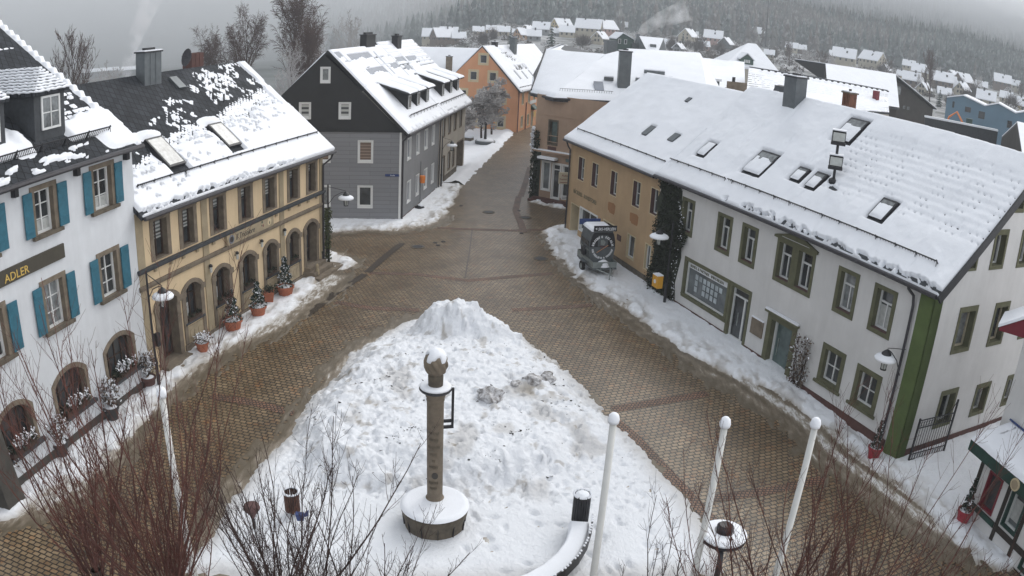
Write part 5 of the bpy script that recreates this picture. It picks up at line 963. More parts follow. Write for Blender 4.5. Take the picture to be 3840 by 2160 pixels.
# roof built from planes
Pz=dict(a=(.6,60.2,7.75),b=(2.2,56.7,7.75),c=(6.9,57.3,7.75),d=(13.6,58.5,8.9),e=(1.0,82,7.75),r0=(1.7,66.3,10.72),r1=(6.45,64.3,10.72),r2=(8.3,65.6,11.28),r3=(14.8,67.5,11.45),r4=(3.9,82,11.0),bk=(14.5,80,7.8),bk2=(9,84,7.8),g=(16.2,64.5,8.6))
Pz={k:Vector(v) for k,v in Pz.items()}
fcs=[('a','b','r1','r0'),('b','c','r2','r1'),('c','d','r3','r2'),('e','a','r0','r4'),('r4','r0','r1','bk2'),('bk2','r1','r2','bk'),('r3','bk','r2'),('d','g','r3'),('g','bk','r3')]
keys=list(Pz); b=MB(); b.add([Pz[k] for k in keys],[tuple(keys.index(k) for k in f) for f in fcs]); n=len(keys)
b.add([Pz[k]-Vector((0,0,.25)) for k in ('e','a','b','c','d','g')]+[Pz[k] for k in ('e','a','b','c','d','g')],[(i,i+1,7+i,6+i) for i in range(5)])
r8=b.build('roof',M['slate'],H8)
def tri_snow(parent,quad,th,res,seed,taper=()):
    a,b_,c,d=[Pz[k] for k in quad] if len(quad)==4 else [Pz[quad[0]],Pz[quad[1]],Pz[quad[2]],Pz[quad[2]]]
    n0=max(4,int((b_-a).length/res)); n1=max(4,int((c-b_).length/res)); S,Tt=np.meshgrid(np.linspace(0,1,n0),np.linspace(0,1,n1),indexing='ij')
    A_,B_,C_,D_=[np.array(v) for v in (a,b_,c,d)]
    P=(1-S)[...,None]*(1-Tt)[...,None]*A_+S[...,None]*(1-Tt)[...,None]*B_+S[...,None]*Tt[...,None]*C_+(1-S)[...,None]*Tt[...,None]*D_
    h=th*np.sqrt(np.clip(Tt*(b_-c).length/.15,0,1))+.06*(fbm(P[...,0]*.5,P[...,1]*.5,seed)-.5)*np.minimum(1,Tt*8)
    P[...,2]+=h; return grid_sheet('snow_cover',P,np.ones(S.shape,bool),SNOW,parent)
for i,f in enumerate(fcs): tri_snow(r8,f,.18,.3,140+i)
chimney(r8,Fr((7.3,58.9),(1,0),1),-.35,.55,0,.8,8,11.35,'zinc',seams=False)
gm_=MB(); gm_.tube([Pz['a']+Vector((0,-.3,-.05)),Pz['b']+Vector((0,-.05,-.05)),Pz['c']+Vector((0,-.05,-.05)),Pz['d']],.1,6); gm_.build('gutter',M['gutter'],r8)
for q,(x0,y0,w_,h_) in enumerate(((9.2,61.2,1.6,.12),(9.6,60.4,1.7,.12),(8.4,59.9,1.6,.12),(6.0,59.7,.7,.1))):
    z=8.0+(y0-57.6)*.46+.2; b=MB(); fr=Fr((x0,y0),(1,0.05),1); b.box(fr,0,w_,0,.25,z-.1,z+.16); st=b.build('roof_step',M['zinc'],r8); b=MB(); b.box(fr,.02,w_-.02,.0,.24,z+.161,z+.25); b.build('snow_cap',SNOW,st)
b=MB(); fr=Fr((5.2,58.2),(1,.05),1); b.hexa([fr(0,0,8.15),fr(.7,0,8.15),fr(.7,.9,8.75),fr(0,.9,8.75),fr(0,-.05,8.4),fr(.7,-.05,8.4),fr(.7,.85,9.0),fr(0,.85,9.0)]); b.build('skylight',M['panel'],r8)
b=MB(); 
for k in range(22): p=Pz['b'].lerp(Pz['c'],.1+k*.038)+Vector((0,.7,.35)); b.tube([p,p+Vector((0,0,.32))],.014,3)
p=Pz['b'].lerp(Pz['c'],.1)+Vector((0,.7,.66)); q=Pz['b'].lerp(Pz['c'],.92)+Vector((0,.7,.66)); b.tube([p,q],.02,4); b.build('snow_guard',M['iron'],r8)

b=MB(); b.tube([Pz['a']+Vector((.05,0,.2)),Pz['r0']+Vector((0,0,.22))],.07,5); b.build('fire_wall_coping',M['iron'],r8)
# ================================================================ half timbered shop (lower right)
K=Fr((14.97,18.49),(.1671,-.9859),1)
H9=root('timber_frame_shop','pale half timbered shop with green fascia and red window at the lower right','shop',(15.3,17.5,-.4))
fk=Facade(K,H9)
fk.window(.38,1.1,.38,1.68,sw=.07,sur='red',rd=.1,proud=.03,vb=(),gl='gl',fm='red',fw=.02)
w=fk.window(1.6,2.35,.42,1.7,sw=.05,sur='dgreen',rd=.2,vb=(),gl='glw',fm='wframe',curtain=('gardine',.1,.7,.2,.8))
fk.window(3.0,3.9,-.3,1.7,sw=.05,sur='dgreen',rd=.2,vb=(.5,),gl='gl',fm='wframe')
fk.wall([(-.1,-.8),(5,-.8),(5,2.0),(-.1,2.0)],'rwhite'); S9=Fr(K(-.1,0,0)[:2],(.9859,.1671),-1); Facade(S9,H9).wall([(0,-.8),(1.2,-.8),(1.2,2.3),(0,2.3)],'rwhite')
b=MB()
for u in (-.12,1.38,2.38,4.2): b.box(K,u,u+.15,-.035,-.001,-.8,1.95)
b.box(K,.04,1.37,-.05,-.036,.12,.34); b.box(K,1.54,4.2,-.05,-.0365,.12,.34); b.box(K,-.1,4.4,-.06,-.051,-.5,-.36); b.box(K,-.1,4.4,-.055,-.038,1.72,1.9)
b.build('timber_frame',M['dwood'],H9)
boxpart(H9,K,.05,1.36,-.075,-.051,.14,.32,'green_rail','dgreen')
b=MB(); b.box(K,-.55,4.6,-.42,-.36,1.95,2.32); fas=b.build('fascia',M['dgreen'],H9); boxpart(H9,K,-.55,4.6,-.36,1.0,1.93,1.97,'soffit','dwood')
disc(K,1.95,2.12,.2,.2,-.47,-.421,'emblem','otrim',fas); disc(K,1.95,2.12,.15,.15,-.475,-.471,'emblem_ring','stonel',fas)
b=MB(); b.hexa([K(-.55,-.42,2.3),K(4.6,-.42,2.3),K(4.6,1.0,2.75),K(-.3,1.0,2.75),K(-.55,-.42,2.34),K(4.6,-.42,2.34),K(4.6,1.0,2.8),K(-.3,1.0,2.8)]); r9=b.build('roof',M['slate'],H9)
X,Y=np.meshgrid(np.linspace(-.56,4.6,60),np.linspace(-.44,1.0,24),indexing='ij'); P=np.zeros(X.shape+(3,)); XX=X+.18*nsm((Y+.44)/1.44)*(X<0)
P[...,0]=K.o.x+XX*K.e.x+Y*K.n.x; P[...,1]=K.o.y+XX*K.e.y+Y*K.n.y; P[...,2]=2.34+(Y+.42)*.317+.17*np.sqrt(np.clip(np.minimum((Y+.44)/.12,(X+.56)/.12),0,1))+.04*(fbm(X*2,Y*2,161)-.5)
grid_sheet('snow_cover',P,np.ones(X.shape,bool),SNOW,r9)
H10=root('corner_building','tall pale building at the right edge with red shutters and red eave','building',(17,18,-.4))
b=MB(); b.box(K,-.75,6,1.0,8,-.8,5.6); b.build('wall',M['rwhite'],H10)
boxpart(H10,K,.75,1.5,.94,.999,3.15,4.9,'shutter','red')
q_=Fr((15.45,20.4),(.75,-.66),1); b=MB(); b.prism(q_,[(0,5.42),(3.2,5.42),(3.2,7.5),(0,5.52)],0,1.6); rr_=b.build('bay_roof',M['red'],H10)
b=MB(); b.prism(q_,[(-.05,5.525),(3.2,7.52),(3.2,7.66),(.1,5.72),(-.06,5.64)],-.04,1.6); b.build('snow_cover',SNOW,rr_)
b=MB(); b.tube([K(-.3,.93,3.0),K(4,.93,2.9)],.035,5); b.build('cable_duct',M['blue'],H10)
# ================================================================ houses behind the right roofs
cr_=mat('cream_render',(.40,.37,.32))
def tilerows(U,Q):
    h=.035+.02*(fbm(U,Q,171)-.5); d=(np.abs((Q%.6)-.3)<.10)&(fbm(U*.3,Q*.3,172)>.33)&(fbm(U*3,Q*6,173)>.36); return np.where(d,-.03,h)
t=root('tile_roof_house','long house behind the white one, snow showing rows of roof tiles','house',(25,60,0))
def quad_house(t,P,ze,wm='slate',name='roof',hf=None,res=.25,rt='slate',z0=0):
    """P: eave left, eave right, ridge right, ridge left (3D)"""
    a,b_,c,d=[Vector(p) for p in P]; ob=solid(t,name,[a,b_,c,d],(0,0,-.2),rt)
    n0=max(4,int((b_-a).length/res)); n1=max(4,int((c-b_).length/res)); L0=(b_-a).length; L1=(c-b_).length
    S,T0=np.meshgrid(np.linspace(0,1,n0),np.linspace(0,1,n1),indexing='ij'); A_,B_,C_,D_=[np.array(v) for v in (a,b_,c,d)]
    PP=(1-S)[...,None]*(1-T0)[...,None]*A_+S[...,None]*(1-T0)[...,None]*B_+S[...,None]*T0[...,None]*C_+(1-S)[...,None]*T0[...,None]*D_
    h=hf(S*L0,T0*L1) if hf else .16+.04*(fbm(S*L0,T0*L1,181)-.5); PP[...,2]+=h+.001
    grid_sheet('snow_cover',PP,h>0,SNOW,ob)
    return ob
def shell(t,P,z0,m):
    """walls under a mono plane: eave L,R and ridge R,L, plus back drop"""
    a,b_,c,d=[Vector(p) for p in P]; a2,b2,c2,d2=[Vector((p.x,p.y,z0)) for p in (a,b_,c,d)]; off=(c-b_); off.z=0; e=c+off; f=d+off; e.z=b_.z; f.z=a.z; e2=Vector((e.x,e.y,z0)); f2=Vector((f.x,f.y,z0)); dz=Vector((0,0,-.2))
    b=MB(); b.add([a+dz,b_+dz,c+dz,d+dz,e+dz,f+dz,a2,b2,c2,d2,e2,f2],[(0,1,7,6),(1,2,4,10,7),(0,3,5,11,6),(4,5,11,10)]); b.build('wall',M[m] if isinstance(m,str) else m,t)
    b=MB(); b.add([c,d,f,e,c+dz,d+dz,f+dz,e+dz],[(0,1,2,3),(4,7,6,5),(0,3,7,4),(1,5,6,2)]); r=b.build('rear_roof',M['slate'],t); 
    b=MB(); u=Vector((0,0,.15)); b.add([c+u,d+u,f+u,e+u,c,d,f,e],[(0,1,2,3),(0,3,7,4),(1,5,6,2)]); b.build('snow_cover',SNOW,r)
PT=[(18.3,66,7.9),(36.2,73.2,8.05),(39.8,81.3,9.9),(23.4,81.0,10.3)]
PT=[(17.5,61.5,8.0),(35.9,72.8,8.1),(40.2,82.5,9.8),(21.8,76.5,10.5)]
shell(t,PT,-1,cr_); ro_=quad_house(t,PT,0,hf=tilerows,res=.12)
for k in range(22):
    b=MB(); p=Vector(PT[3]).lerp(Vector(PT[2]),.05+k*.043)+Vector((.25,-1.0,-.05)); b.hexa([p+Vector(q) for q in ((-.1,-.1,0),(.1,-.1,0),(.1,.1,0),(-.1,.1,0),(-.1,-.1,.14),(.1,-.1,.14),(.1,.1,.14),(-.1,.1,.14))]); b.build('snow_hook',M['iron'],ro_)
boxpart(t,Fr((22.6,66.8),(.85,.52),1),-.2,1.2,0,1.2,8,9.55,'arched_dormer','slate'); b=MB(); fr=Fr((22.5,66.7),(.85,.52),1); b.prism(fr,[(.75+.8*math.cos(a*PI/10),8.75+.85*math.sin(a*PI/10)) for a in range(11)],-.1,1.4); b.build('dormer_window_frame',M['gutter'],t)
boxpart(ro_,Fr((36.0,76.5),(.85,.52),1),0,.6,0,.5,8.6,9.9,'chimney','red')
# second roof further left, dormer box and grey wall
t=root('courtyard_house','snow roofed house with a box dormer behind the bakery','house',(17,75,0))
PT2=[(13.8,67,8.3),(20.6,73.0,8.6),(25.9,93,10.44),(19.6,92,10.4)]
shell(t,PT2,-1,cr_); r2_=quad_house(t,PT2,0,hf=lambda U,Q:np.where((np.abs((Q%.5)-.25)<.05)&(Q>15)&(U>3)&(U<7),-.03,.16+.04*(fbm(U,Q,5)-.5)),res=.2)
fr=Fr((15.5,69.3),(.98,.2),1); b=MB(); b.box(fr,0,1.8,0,4,7.5,9.2); dd=b.build('dormer',M['zinc'],r2_); b=MB(); b.hexa([fr(-.1,-.2,9.21),fr(1.9,-.2,9.21),fr(1.9,5,9.6),fr(-.1,5,9.6),fr(-.1,-.2,9.42),fr(1.9,-.2,9.42),fr(1.9,5,9.8),fr(-.1,5,9.8)]); b.build('snow_cover',SNOW,dd)
fr=Fr((17.1,66),(.99,.12),1); b=MB(); b.box(fr,0,1.75,0,.3,7.6,9.5); fw_=b.build('fire_wall',M['stone'],t); b=MB(); b.tube([fr(.55,.15,9.5),fr(.55,.15,9.9)],.14,6); b.build('chimney_pot',M['iron'],fw_)
# brown barn
t=root('brown_barn','dark brown boarded gable house with steep snowy roof','barn',(45,95,0))
N1=Vector((48.9,97.0,7.2)); AP=Vector((52.8,106.9,11.3)); FR=Vector((63.5,112.8,7.1)); TL=Vector((40.7,104.2,11.4)); LL=Vector((37.6,94.3,7.3)); BK=Vector((51,116,7.2))
dn=lambda v:Vector((v.x,v.y,-1)); L2=Vector((40.9,105,11.2))
b=MB(); b.add([N1,AP,FR,dn(N1),dn(AP),dn(FR),LL,dn(LL),TL,dn(TL)],[(0,1,4,3),(1,2,5,4),(0,3,7,6),(6,7,9,8)]); b.build('wall',M['barn'],t)
b=MB(); off=Vector((-13,2,0)); b.hexa([AP+Vector((.2,-.5,-.1)),FR+Vector((.6,-.2,-.1)),FR+off+Vector((0,8,-.1)),AP+off+Vector((0,6,-.1)),AP+Vector((.2,-.5,.08)),FR+Vector((.6,-.2,.08)),FR+off+Vector((0,8,.08)),AP+off+Vector((0,6,.08))]); rr2=b.build('rear_roof',M['slate'],t)
b=MB(); z_=Vector((0,0,.1)); P_=[AP+Vector((.2,-.5,.08)),FR+Vector((.6,-.2,.08)),FR+off+Vector((0,8,.08)),AP+off+Vector((0,6,.08))]; b.hexa([p+Vector((0,0,.004)) for p in P_]+[p+z_ for p in P_]); b.build('snow_cover',SNOW,rr2)
quad_house(t,[LL,N1+Vector((.3,-.2,0)),AP+Vector((.2,-.3,.1)),TL],0,hf=lambda U,Q:.16+.03*(fbm(U,Q,6)-.5))
gq=Fr((AP.x,AP.y),(.876,.483),1)
for (u,z,w_,h_) in ((.9,8.6,1.3,1.2),(3.4,6.6,.55,.45),(4.5,6.5,.65,.45)):
    b=MB(); b.box(gq,u,u+w_,-.06,-.002,z,z+h_); f_=b.build('window',M['zinc'],t); b=MB(); b.box(gq,u+.1,u+w_-.1,-.07,-.061,z+.08,z+h_-.08); b.build('pane',M['glc'],f_)
# yard wall in front of the barn
t=root('yard_wall','dark wall topped with snow behind the long white roof','wall',(45,75,0)); fr=Fr((42.5,77),(.93,-.37),1)
b=MB(); b.box(fr,0,8.5,0,.4,-1,7.9); b.build('wall_body',M['slate'],t); b=MB(); b.box(fr,-.05,8.5,-.1,.5,7.901,8.1); b.build('snow_cap',SNOW,t)
# blue sawtooth building
t=root('blue_workshop','long blue grey workshop with five small snowy sawtooth roofs','building',(95,110,0))
fr=Fr((81.5,139.5),(.80,-.60),1); z0=2.0
def bz(u): return 8.6-u*.018
b=MB(); bays=[0,8,14.5,21,28,35.5,43]
for i in range(6):
    u0,u1=bays[i],bays[i+1]; uc=u0+(u1-u0)*.42
    b.prism(fr,[(u0,-1),(u1,-1),(u1,bz(u1)-.3),(uc,bz(uc)+.75),(u0,bz(u0)-.3)],0,9)
w_=b.build('wall',M['bluewall'],t)
for i in range(6):
    u0,u1=bays[i],bays[i+1]; uc=u0+(u1-u0)*.42
    for (p,q) in (((u0,bz(u0)-.3),(uc,bz(uc)+.75)),((uc,bz(uc)+.75),(u1,bz(u1)-.3))):
        b=MB(); b.hexa([fr(p[0],-.3,p[1]+.01),fr(q[0],-.3,q[1]+.01),fr(q[0],9,q[1]+.01),fr(p[0],9,p[1]+.01),fr(p[0],-.3,p[1]+.25),fr(q[0],-.3,q[1]+.25),fr(q[0],9,q[1]+.25),fr(p[0],9,p[1]+.25)]); b.build('roof',SNOW,t)
for (u,z,a_,c_) in ((1.3,6.6,.4,1.2),(4.0,6.3,1.2,1.0),(6.9,5.6,1.3,1.4),(13,5.0,1.0,1.4),(15.6,4.9,1.9,1.4),(29,5.4,1.0,1.1),(32.5,4.6,.9,1.2),(37,5,1.2,1.2)): boxpart(w_,fr,u,u+a_,-.05,-.001,z,z+c_,'window','gl')
disc(fr,24.2,5.2,1.0,1.15,-.08,-.001,'round_window','gutter',w_)
for u in (2.6,19.5,21): boxpart(w_,fr,u,u+1.3,-.06,-.001,2.0,4.1,'door','mauve')
# excavator and yard things
t=root('excavator','small orange excavator with its cab and bucket in the snowy yard','excavator',(75.8,120.5,3.2)); fr=Fr((75,121.5),(.80,-.60),1); z=3.1
b=MB(); 
sep(t,fr,'track','rubber',[(0,3.2,d_,d_+.5,z,z+.7) for d_ in (0,1.5)]); boxpart(t,fr,.4,3.0,.1,1.9,z+.75,z+1.5,'body','orangeplastic'); boxpart(t,fr,.5,1.6,.1,1.1,z+1.5,z+2.9,'cab','dgreen')
b=MB(); b.tube([fr(.4,.5,z+1.2),fr(-1.4,.5,z+3.6),fr(-2.8,.5,z+2.4)],.2,5); b.build('boom',M['orangeplastic'],t); b=MB(); b.tube([fr(-2.8,.5,z+2.4),fr(-2.9,.5,z+.9)],.16,5); b.build('arm',M['orangeplastic'],t); boxpart(t,fr,-3.6,-2.5,.1,1.1,z,z+.8,'bucket','iron')
b=MB(); fr=Fr((71,131),(.80,-.60),1); b.box(fr,0,2.6,0,2.2,3,6.0); t=root('white_silo','white boxy silo standing by the blue workshop wall','silo',(72,130,3)); b.build('body',M['pole'],t); boxpart(t,fr,-.1,2.7,-.1,2.3,6.0,6.3,'snow_cap',SNOW)
t=root('yard_hut','small cream hut with a dark sign in the snowy yard','hut',(66,127,3)); fr=Fr((65.5,128),(.80,-.60),1); boxpart(t,fr,0,2.7,0,2,2.6,5.0,'body',cr_); boxpart(t,fr,-.1,2.8,-.1,2.1,5.0,5.2,'snow_cap',SNOW); boxpart(t,fr,.9,1.4,-.03,-.001,3.8,4.4,'sign','iron')
# small roof corner at the right edge
t=root('edge_roof_house','snowy roof with two chimneys and a dish at the right edge','house',(60,62,0))
P6=[(45.2,61.5,7.0),(52.2,57.2,7.0),(56.5,66,9.4),(50.5,70.5,9.4)]
quad_house(t,P6,0); shell(t,P6,-1,'barn'); fr=Fr((52,65.5),(.8,-.6),1)
boxpart(t,fr,-.3,.6,0,.7,7.5,10.0,'chimney','iron'); boxpart(t,fr,2.8,3.8,0,.7,7.5,9.6,'chimney','iron')
b=MB(); c=Vector((51.5,62,9.0)); b.lathe(c,[(.6,0),(.5,.05),(.1,.1)],12); b.tube([c,c-Vector((0,0,1.0))],.04,4); b.build('satellite_dish',M['gutter'],t)
# green gable house and its long roof
t=root('green_gable_house','green boarded gable house with tall chimneys behind the corner shop roof','house',(20,172,0))
fr=Fr((17.1,170),(.995,.1),1)
b=MB(); b.prism(fr,[(2.15,3),(5.9,3),(5.9,10.95),(3.4,12.15),(2.15,11.0)],0,8); gwl=b.build('wall',mat('green_boards',(.055,.10,.085),.8,.1,1),t); boxpart(t,fr,0,2.15,-1,3,3,10.5,'side_wing','zinc')
for u in (2.45,3.75): b=MB(); b.box(fr,u,u+.6,-.08,-.001,9.9,10.95); wf=b.build('window',M['wframe'],gwl); b=MB(); b.box(fr,u+.1,u+.5,-.09,-.081,10.0,10.85); b.build('pane',M['gl'],wf)
for (p,q) in (((1.95,10.85),(3.4,12.2)),((3.4,12.2),(6.3,10.8))): b=MB(); b.hexa([fr(p[0],-.4,p[1]),fr(q[0],-.4,q[1]),fr(q[0],8,q[1]),fr(p[0],8,p[1]),fr(p[0],-.4,p[1]+.2),fr(q[0],-.4,q[1]+.2),fr(q[0],8,q[1]+.2),fr(p[0],8,p[1]+.2)]); b.build('roof',SNOW,t)
boxpart(t,fr,6.1,6.9,-1,0,5,12.3,'chimney','zinc'); boxpart(t,fr,5.2,7.4,-2,-1,5,10.4,'wing','zinc')
t=root('steep_roof_house','steep snowy roof with one skylight behind the green gable house','house',(28,118,0)); P7=[(23.9,159,9.3),(26.5,159.2,9.3),(28.3,165,11.8),(23.2,165,11.8)]; quad_house(t,P7,0,rt='zinc'); shell(t,P7,-1,'zinc'); fr=Fr((24.9,160.2),(1,.02),1); boxpart(t,fr,0,1.2,0,.8,9.9,10.55,'skylight','zinc')
# big hipped roof
t=root('hipped_roof_house','large hipped snowy roof with a small green gabled dormer','house',(44,132,0))
V=[Vector(p) for p in ((34.7,138,8.2),(45.2,138.5,8.2),(42.7,146,12.6),(41.1,146,12.6),(36,156,8),(46,156,8))]
b=MB(); dz=Vector((0,0,.3)); b.add([v+dz for v in V]+V[:2]+V[4:],[(0,1,2,3),(1,5,2),(0,3,4),(3,2,5,4),(0,6,7,1),(1,7,9,5)]); rh=b.build('roof',SNOW,t); b=MB(); b.add(V+[Vector((v.x,v.y,0)) for v in (V[0],V[1],V[4],V[5])],[(0,1,7,6),(1,5,9,7),(0,1,2,3),(1,5,2)]); b.build('wall',cr_,t)
fr=Fr((38.0,139.0),(1,.03),1); b=MB(); b.prism(fr,[(0,9.1),(2.4,9.0),(2.4,9.8),(1.15,10.85),(0,9.9)],0,3.5); dd=b.build('dormer',mat('green_boards',(.055,.10,.085),.8,.1,1),rh)
for k in range(4): boxpart(dd,fr,.62+k*.3,.84+k*.3,-.05,-.001,9.3,9.85,'dormer_window_frame','wframe')
for (p,q) in (((-.2,9.85),(1.15,10.95)),((1.15,10.95),(2.6,9.75))): b=MB(); b.hexa([fr(p[0],-.2,p[1]),fr(q[0],-.2,q[1]),fr(q[0],3.5,q[1]),fr(p[0],3.5,p[1]),fr(p[0],-.2,p[1]+.2),fr(q[0],-.2,q[1]+.2),fr(q[0],3.5,q[1]+.2),fr(p[0],3.5,p[1]+.2)]); b.build('dormer_roof',SNOW,dd)
# ================================================================ village on the slopes
WC=dict(cream=(.42,.38,.30),white=(.5,.5,.48),apricot=(.45,.28,.17),grey=(.22,.23,.24),straw=(.48,.38,.20),rose=(.36,.22,.19),slate=(.07,.085,.09),brown=(.13,.09,.07))
WM={k:mat('render_'+k,v,.9,.1,.5) for k,v in WC.items()}
rg=random.Random(12)
def village(i,x,y,z,W,turn,colr):
    az=math.atan2(x,y); th=turn*PI/2+rg.uniform(-.18,.18)+(0 if turn else 0); e=Vector((math.cos(az),-math.sin(az))); c_,s_=math.cos(th),math.sin(th); e=Vector((e.x*c_-e.y*s_,e.x*s_+e.y*c_))
    W=max(W,4.2)*1.05; L=W; Wd=min(W*.8,8); ze=z+W*.48; zr=ze+Wd*.50
    adj=dict(cream='cream',white='white',apricot='apricot',grey='grey',straw='straw yellow',rose='dusty pink',slate='dark slate',brown='brown')[colr]
    D_=math.hypot(x,y); azd=math.degrees(az)
    side='far left' if azd<-4 else 'centre' if azd<8 else 'centre right' if azd<16 else 'right of centre' if azd<23 else 'right' if azd<30 else 'far right'
    t=root('village_house',f'{adj} house on the slope, {"gable" if turn else "long"} side facing, number {i+1} from the left, {side} of view' if 0 else LAB[i],'house',(x,y,z),'houses of the village on the slopes')
    fr=Fr((x-e.x*L/2,y-e.y*L/2),(e.x,e.y),1)
    b=MB(); b.box(fr,0,L,0,Wd,z-4,ze); 
    for u in (0,L): b.add([fr(u,0,ze),fr(u,Wd,ze),fr(u,Wd/2,zr)],[(0,1,2)])
    w=b.build('wall',WM[colr],t)
    k=(zr-ze)/(Wd/2); o=.5
    for s,nm in ((0,'roof'),(1,'rear_roof')):
        q=(lambda d:d) if s==0 else (lambda d:Wd-d)
        b=MB(); b.hexa([fr(-.4,q(-o),ze-o*k),fr(L+.4,q(-o),ze-o*k),fr(L+.4,q(Wd/2),zr),fr(-.4,q(Wd/2),zr),fr(-.4,q(-o),ze-o*k+.28),fr(L+.4,q(-o),ze-o*k+.28),fr(L+.4,q(Wd/2),zr+.28),fr(-.4,q(Wd/2),zr+.28)]); ro=b.build(nm,SNOW,t)
        if s==0:
            b=MB(); u=L*rg.uniform(.3,.7); b.box(fr,u,u+.6,Wd*.42,Wd*.42+.5,zr-.8,zr+1.0); b.build('chimney',M['slate'],ro)
            if rg.random()<.5 and W>6: u=L*rg.uniform(.2,.7); b=MB(); b.hexa([fr(u,Wd*.2,ze+k*Wd*.2+.3),fr(u+.8,Wd*.2,ze+k*Wd*.2+.3),fr(u+.8,Wd*.32,ze+k*Wd*.32+.3),fr(u,Wd*.32,ze+k*Wd*.32+.3),fr(u,Wd*.2,ze+k*Wd*.2+.4),fr(u+.8,Wd*.2,ze+k*Wd*.2+.4),fr(u+.8,Wd*.32,ze+k*Wd*.32+.4),fr(u,Wd*.32,ze+k*Wd*.32+.4)]); b.build('skylight',M['slate'],ro)
    n=max(2,int(L/2.2))
    sep(w,fr,'window','gl',[((j+.5)*L/n-.42,(j+.5)*L/n+.42,-.04,-.001,ze-1.7,ze-.6) for j in range(n)])
    for (u,sg_) in ((0,-1),(L,1)):
        for d_ in (.3,.6): 
            if turn: sep(w,fr,'window','gl',[(u-.05 if sg_<0 else u+.001,u-.001 if sg_<0 else u+.05,Wd*d_-.3,Wd*d_+.5,zz,zz+1.0) for zz in (ze-1.6,ze+.2)])
order=sorted(range(len(VIL)),key=lambda i:math.atan2(VIL[i][0],VIL[i][1])); LAB={}
words=['first','second','third','fourth','fifth','sixth','seventh','eighth','ninth','tenth','eleventh','twelfth','thirteenth','fourteenth','fifteenth','sixteenth','seventeenth','eighteenth','nineteenth','twentieth','21st','22nd','23rd','24th','25th','26th','27th','28th','29th','30th','31st','32nd','33rd','34th','35th','36th','37th','38th','39th','40th','41st']+['%dth'%k for k in range(42,99)]
cnt={}
for i in order: cnt.setdefault(VIL[i][5],[]).append(i)
for c_,l in cnt.items():
    nm=dict(slate='dark slate',straw='straw yellow',rose='dusty pink').get(c_,c_)
    for k,i in enumerate(l): LAB[i]=(f'the only {nm} house on the wooded village slope' if len(l)==1 else f'{words[k]} {nm} house from the left on the village slope')
for i,v in enumerate(VIL): village(i,*v)
# distant flat buildings, left valley
for (x,y,z,L_,lab) in ((-226,383,-13.5,22,'long flat snowy works building in the foggy left valley'),(-205,384,-13.4,11,'shorter snowy hall right of the long works building in the fog'),(-196,384,-13,5,'small pale house in the fog beside the metal chimney box')):
    t=root('valley_building',lab,'building',(x,y,z),'buildings in the foggy valley'); fr=Fr((x-L_/2,y),(.9,.43),1); b=MB(); b.box(fr,0,L_,0,9,z-3,z+3.0); b.build('wall',WM['grey'],t); b=MB(); b.hexa([fr(-.5,-.5,z+3.001),fr(L_+.5,-.5,z+3.001),fr(L_+.5,9.5,z+3.001),fr(-.5,9.5,z+3.001),fr(-.5,-.5,z+3.3),fr(L_+.5,-.5,z+3.3),fr(L_,4.5,z+4.8),fr(0,4.5,z+4.8)]); b.build('roof',SNOW,t)
# ================================================================ trees
def bare_mesh(name,seed,h=1.0,spread=.45,levels=4,trunk=.035,up=.55,n1=9,weep=0,tw=(4,4,3),thin=.35):
    rg=random.Random(seed); tr=MB(); cr=MB()
    def grow(p,d,L,r,lv,mb):
        pts=[p]; n=4 if lv<3 else 3; q=p; dd=d
        for i in range(n):
            dd=(dd+Vector((rg.gauss(0,1),rg.gauss(0,1),rg.gauss(0,.6)))*.09+Vector((0,0,up*.10 if lv<levels-1 else -weep))).normalized(); q=q+dd*L/n; pts.append(q)
        mb.tube(pts,[r*(1-.75*i/n) for i in range(n+1)],5 if lv<2 else 3,cap=False)
        if lv>=levels: return
        k=n1 if lv==0 else tw[min(lv-1,len(tw)-1)]
        for j in range(k):
            t=(.25 if lv==0 else .2)+(.75 if lv==0 else .8)*(j+rg.random()*.6)/k; i=min(n-1,int(t*n)); base=pts[i].lerp(pts[i+1],t*n-i)
            ax=Vector((rg.gauss(0,1),rg.gauss(0,1),rg.gauss(0,.3))).normalized(); nd=(dd*(.75 if lv else .55)+ax*spread*1.3+Vector((0,0,up*.35))).normalized()
            grow(base,nd,L*(.62 if lv==0 else .6)*(1.1-.45*t)*rg.uniform(.8,1.2),max(r*(1-.7*t)*.55,.0012*thin/.35),lv+1,cr)
    grow(Vector((0,0,0)),Vector((0,0,1)),h*.8,trunk,0,tr)
    me1=bpy.data.meshes.new(name+'_trunk'); me1.from_pydata([tuple(v) for v in tr.v],[],tr.f); me2=bpy.data.meshes.new(name+'_crown'); me2.from_pydata([tuple(v) for v in cr.v],[],cr.f); return me1,me2
def place(kind,label,cat,meshes,mats,x,y,z,h,w,rot,group=None):
    t=root(kind,label,cat,(x,y,z),group); t.scale=(w,w,h); t.rotation_euler=(0,0,rot)
    for nm,me,m in zip(('trunk','crown','snow_clumps'),meshes,mats):
        if me is None: continue
        o=bpy.data.objects.new(nm,me); COL.objects.link(o); o.parent=t
        if not me.materials: me.materials.append(m)
    return t
birch=bare_mesh('birch',1,1,.40,4,.026,.55,17,.22,(8,7,5),.50)
birch2=bare_mesh('birch2',2,1,.46,4,.026,.55,15,.22,(8,6,5),.50)
bareA=bare_mesh('bare_a',3,1,.55,4,.03,.7,11,0,(6,5,3),1.0); bareB=bare_mesh('bare_b',5,1,.75,4,.03,.5,11,0,(6,5,3),1.0)
gt_='tall bare trees behind the slate roofs'
tw_=mat('birch_twigs',(.10,.06,.05),.9,.3,.2)
place('birch_tree','tallest bare birch with wide drooping crown above the black gable','tree',birch,(M['bark'],tw_),-31.5,107,-1.5,17.2,11.5,.3,gt_)
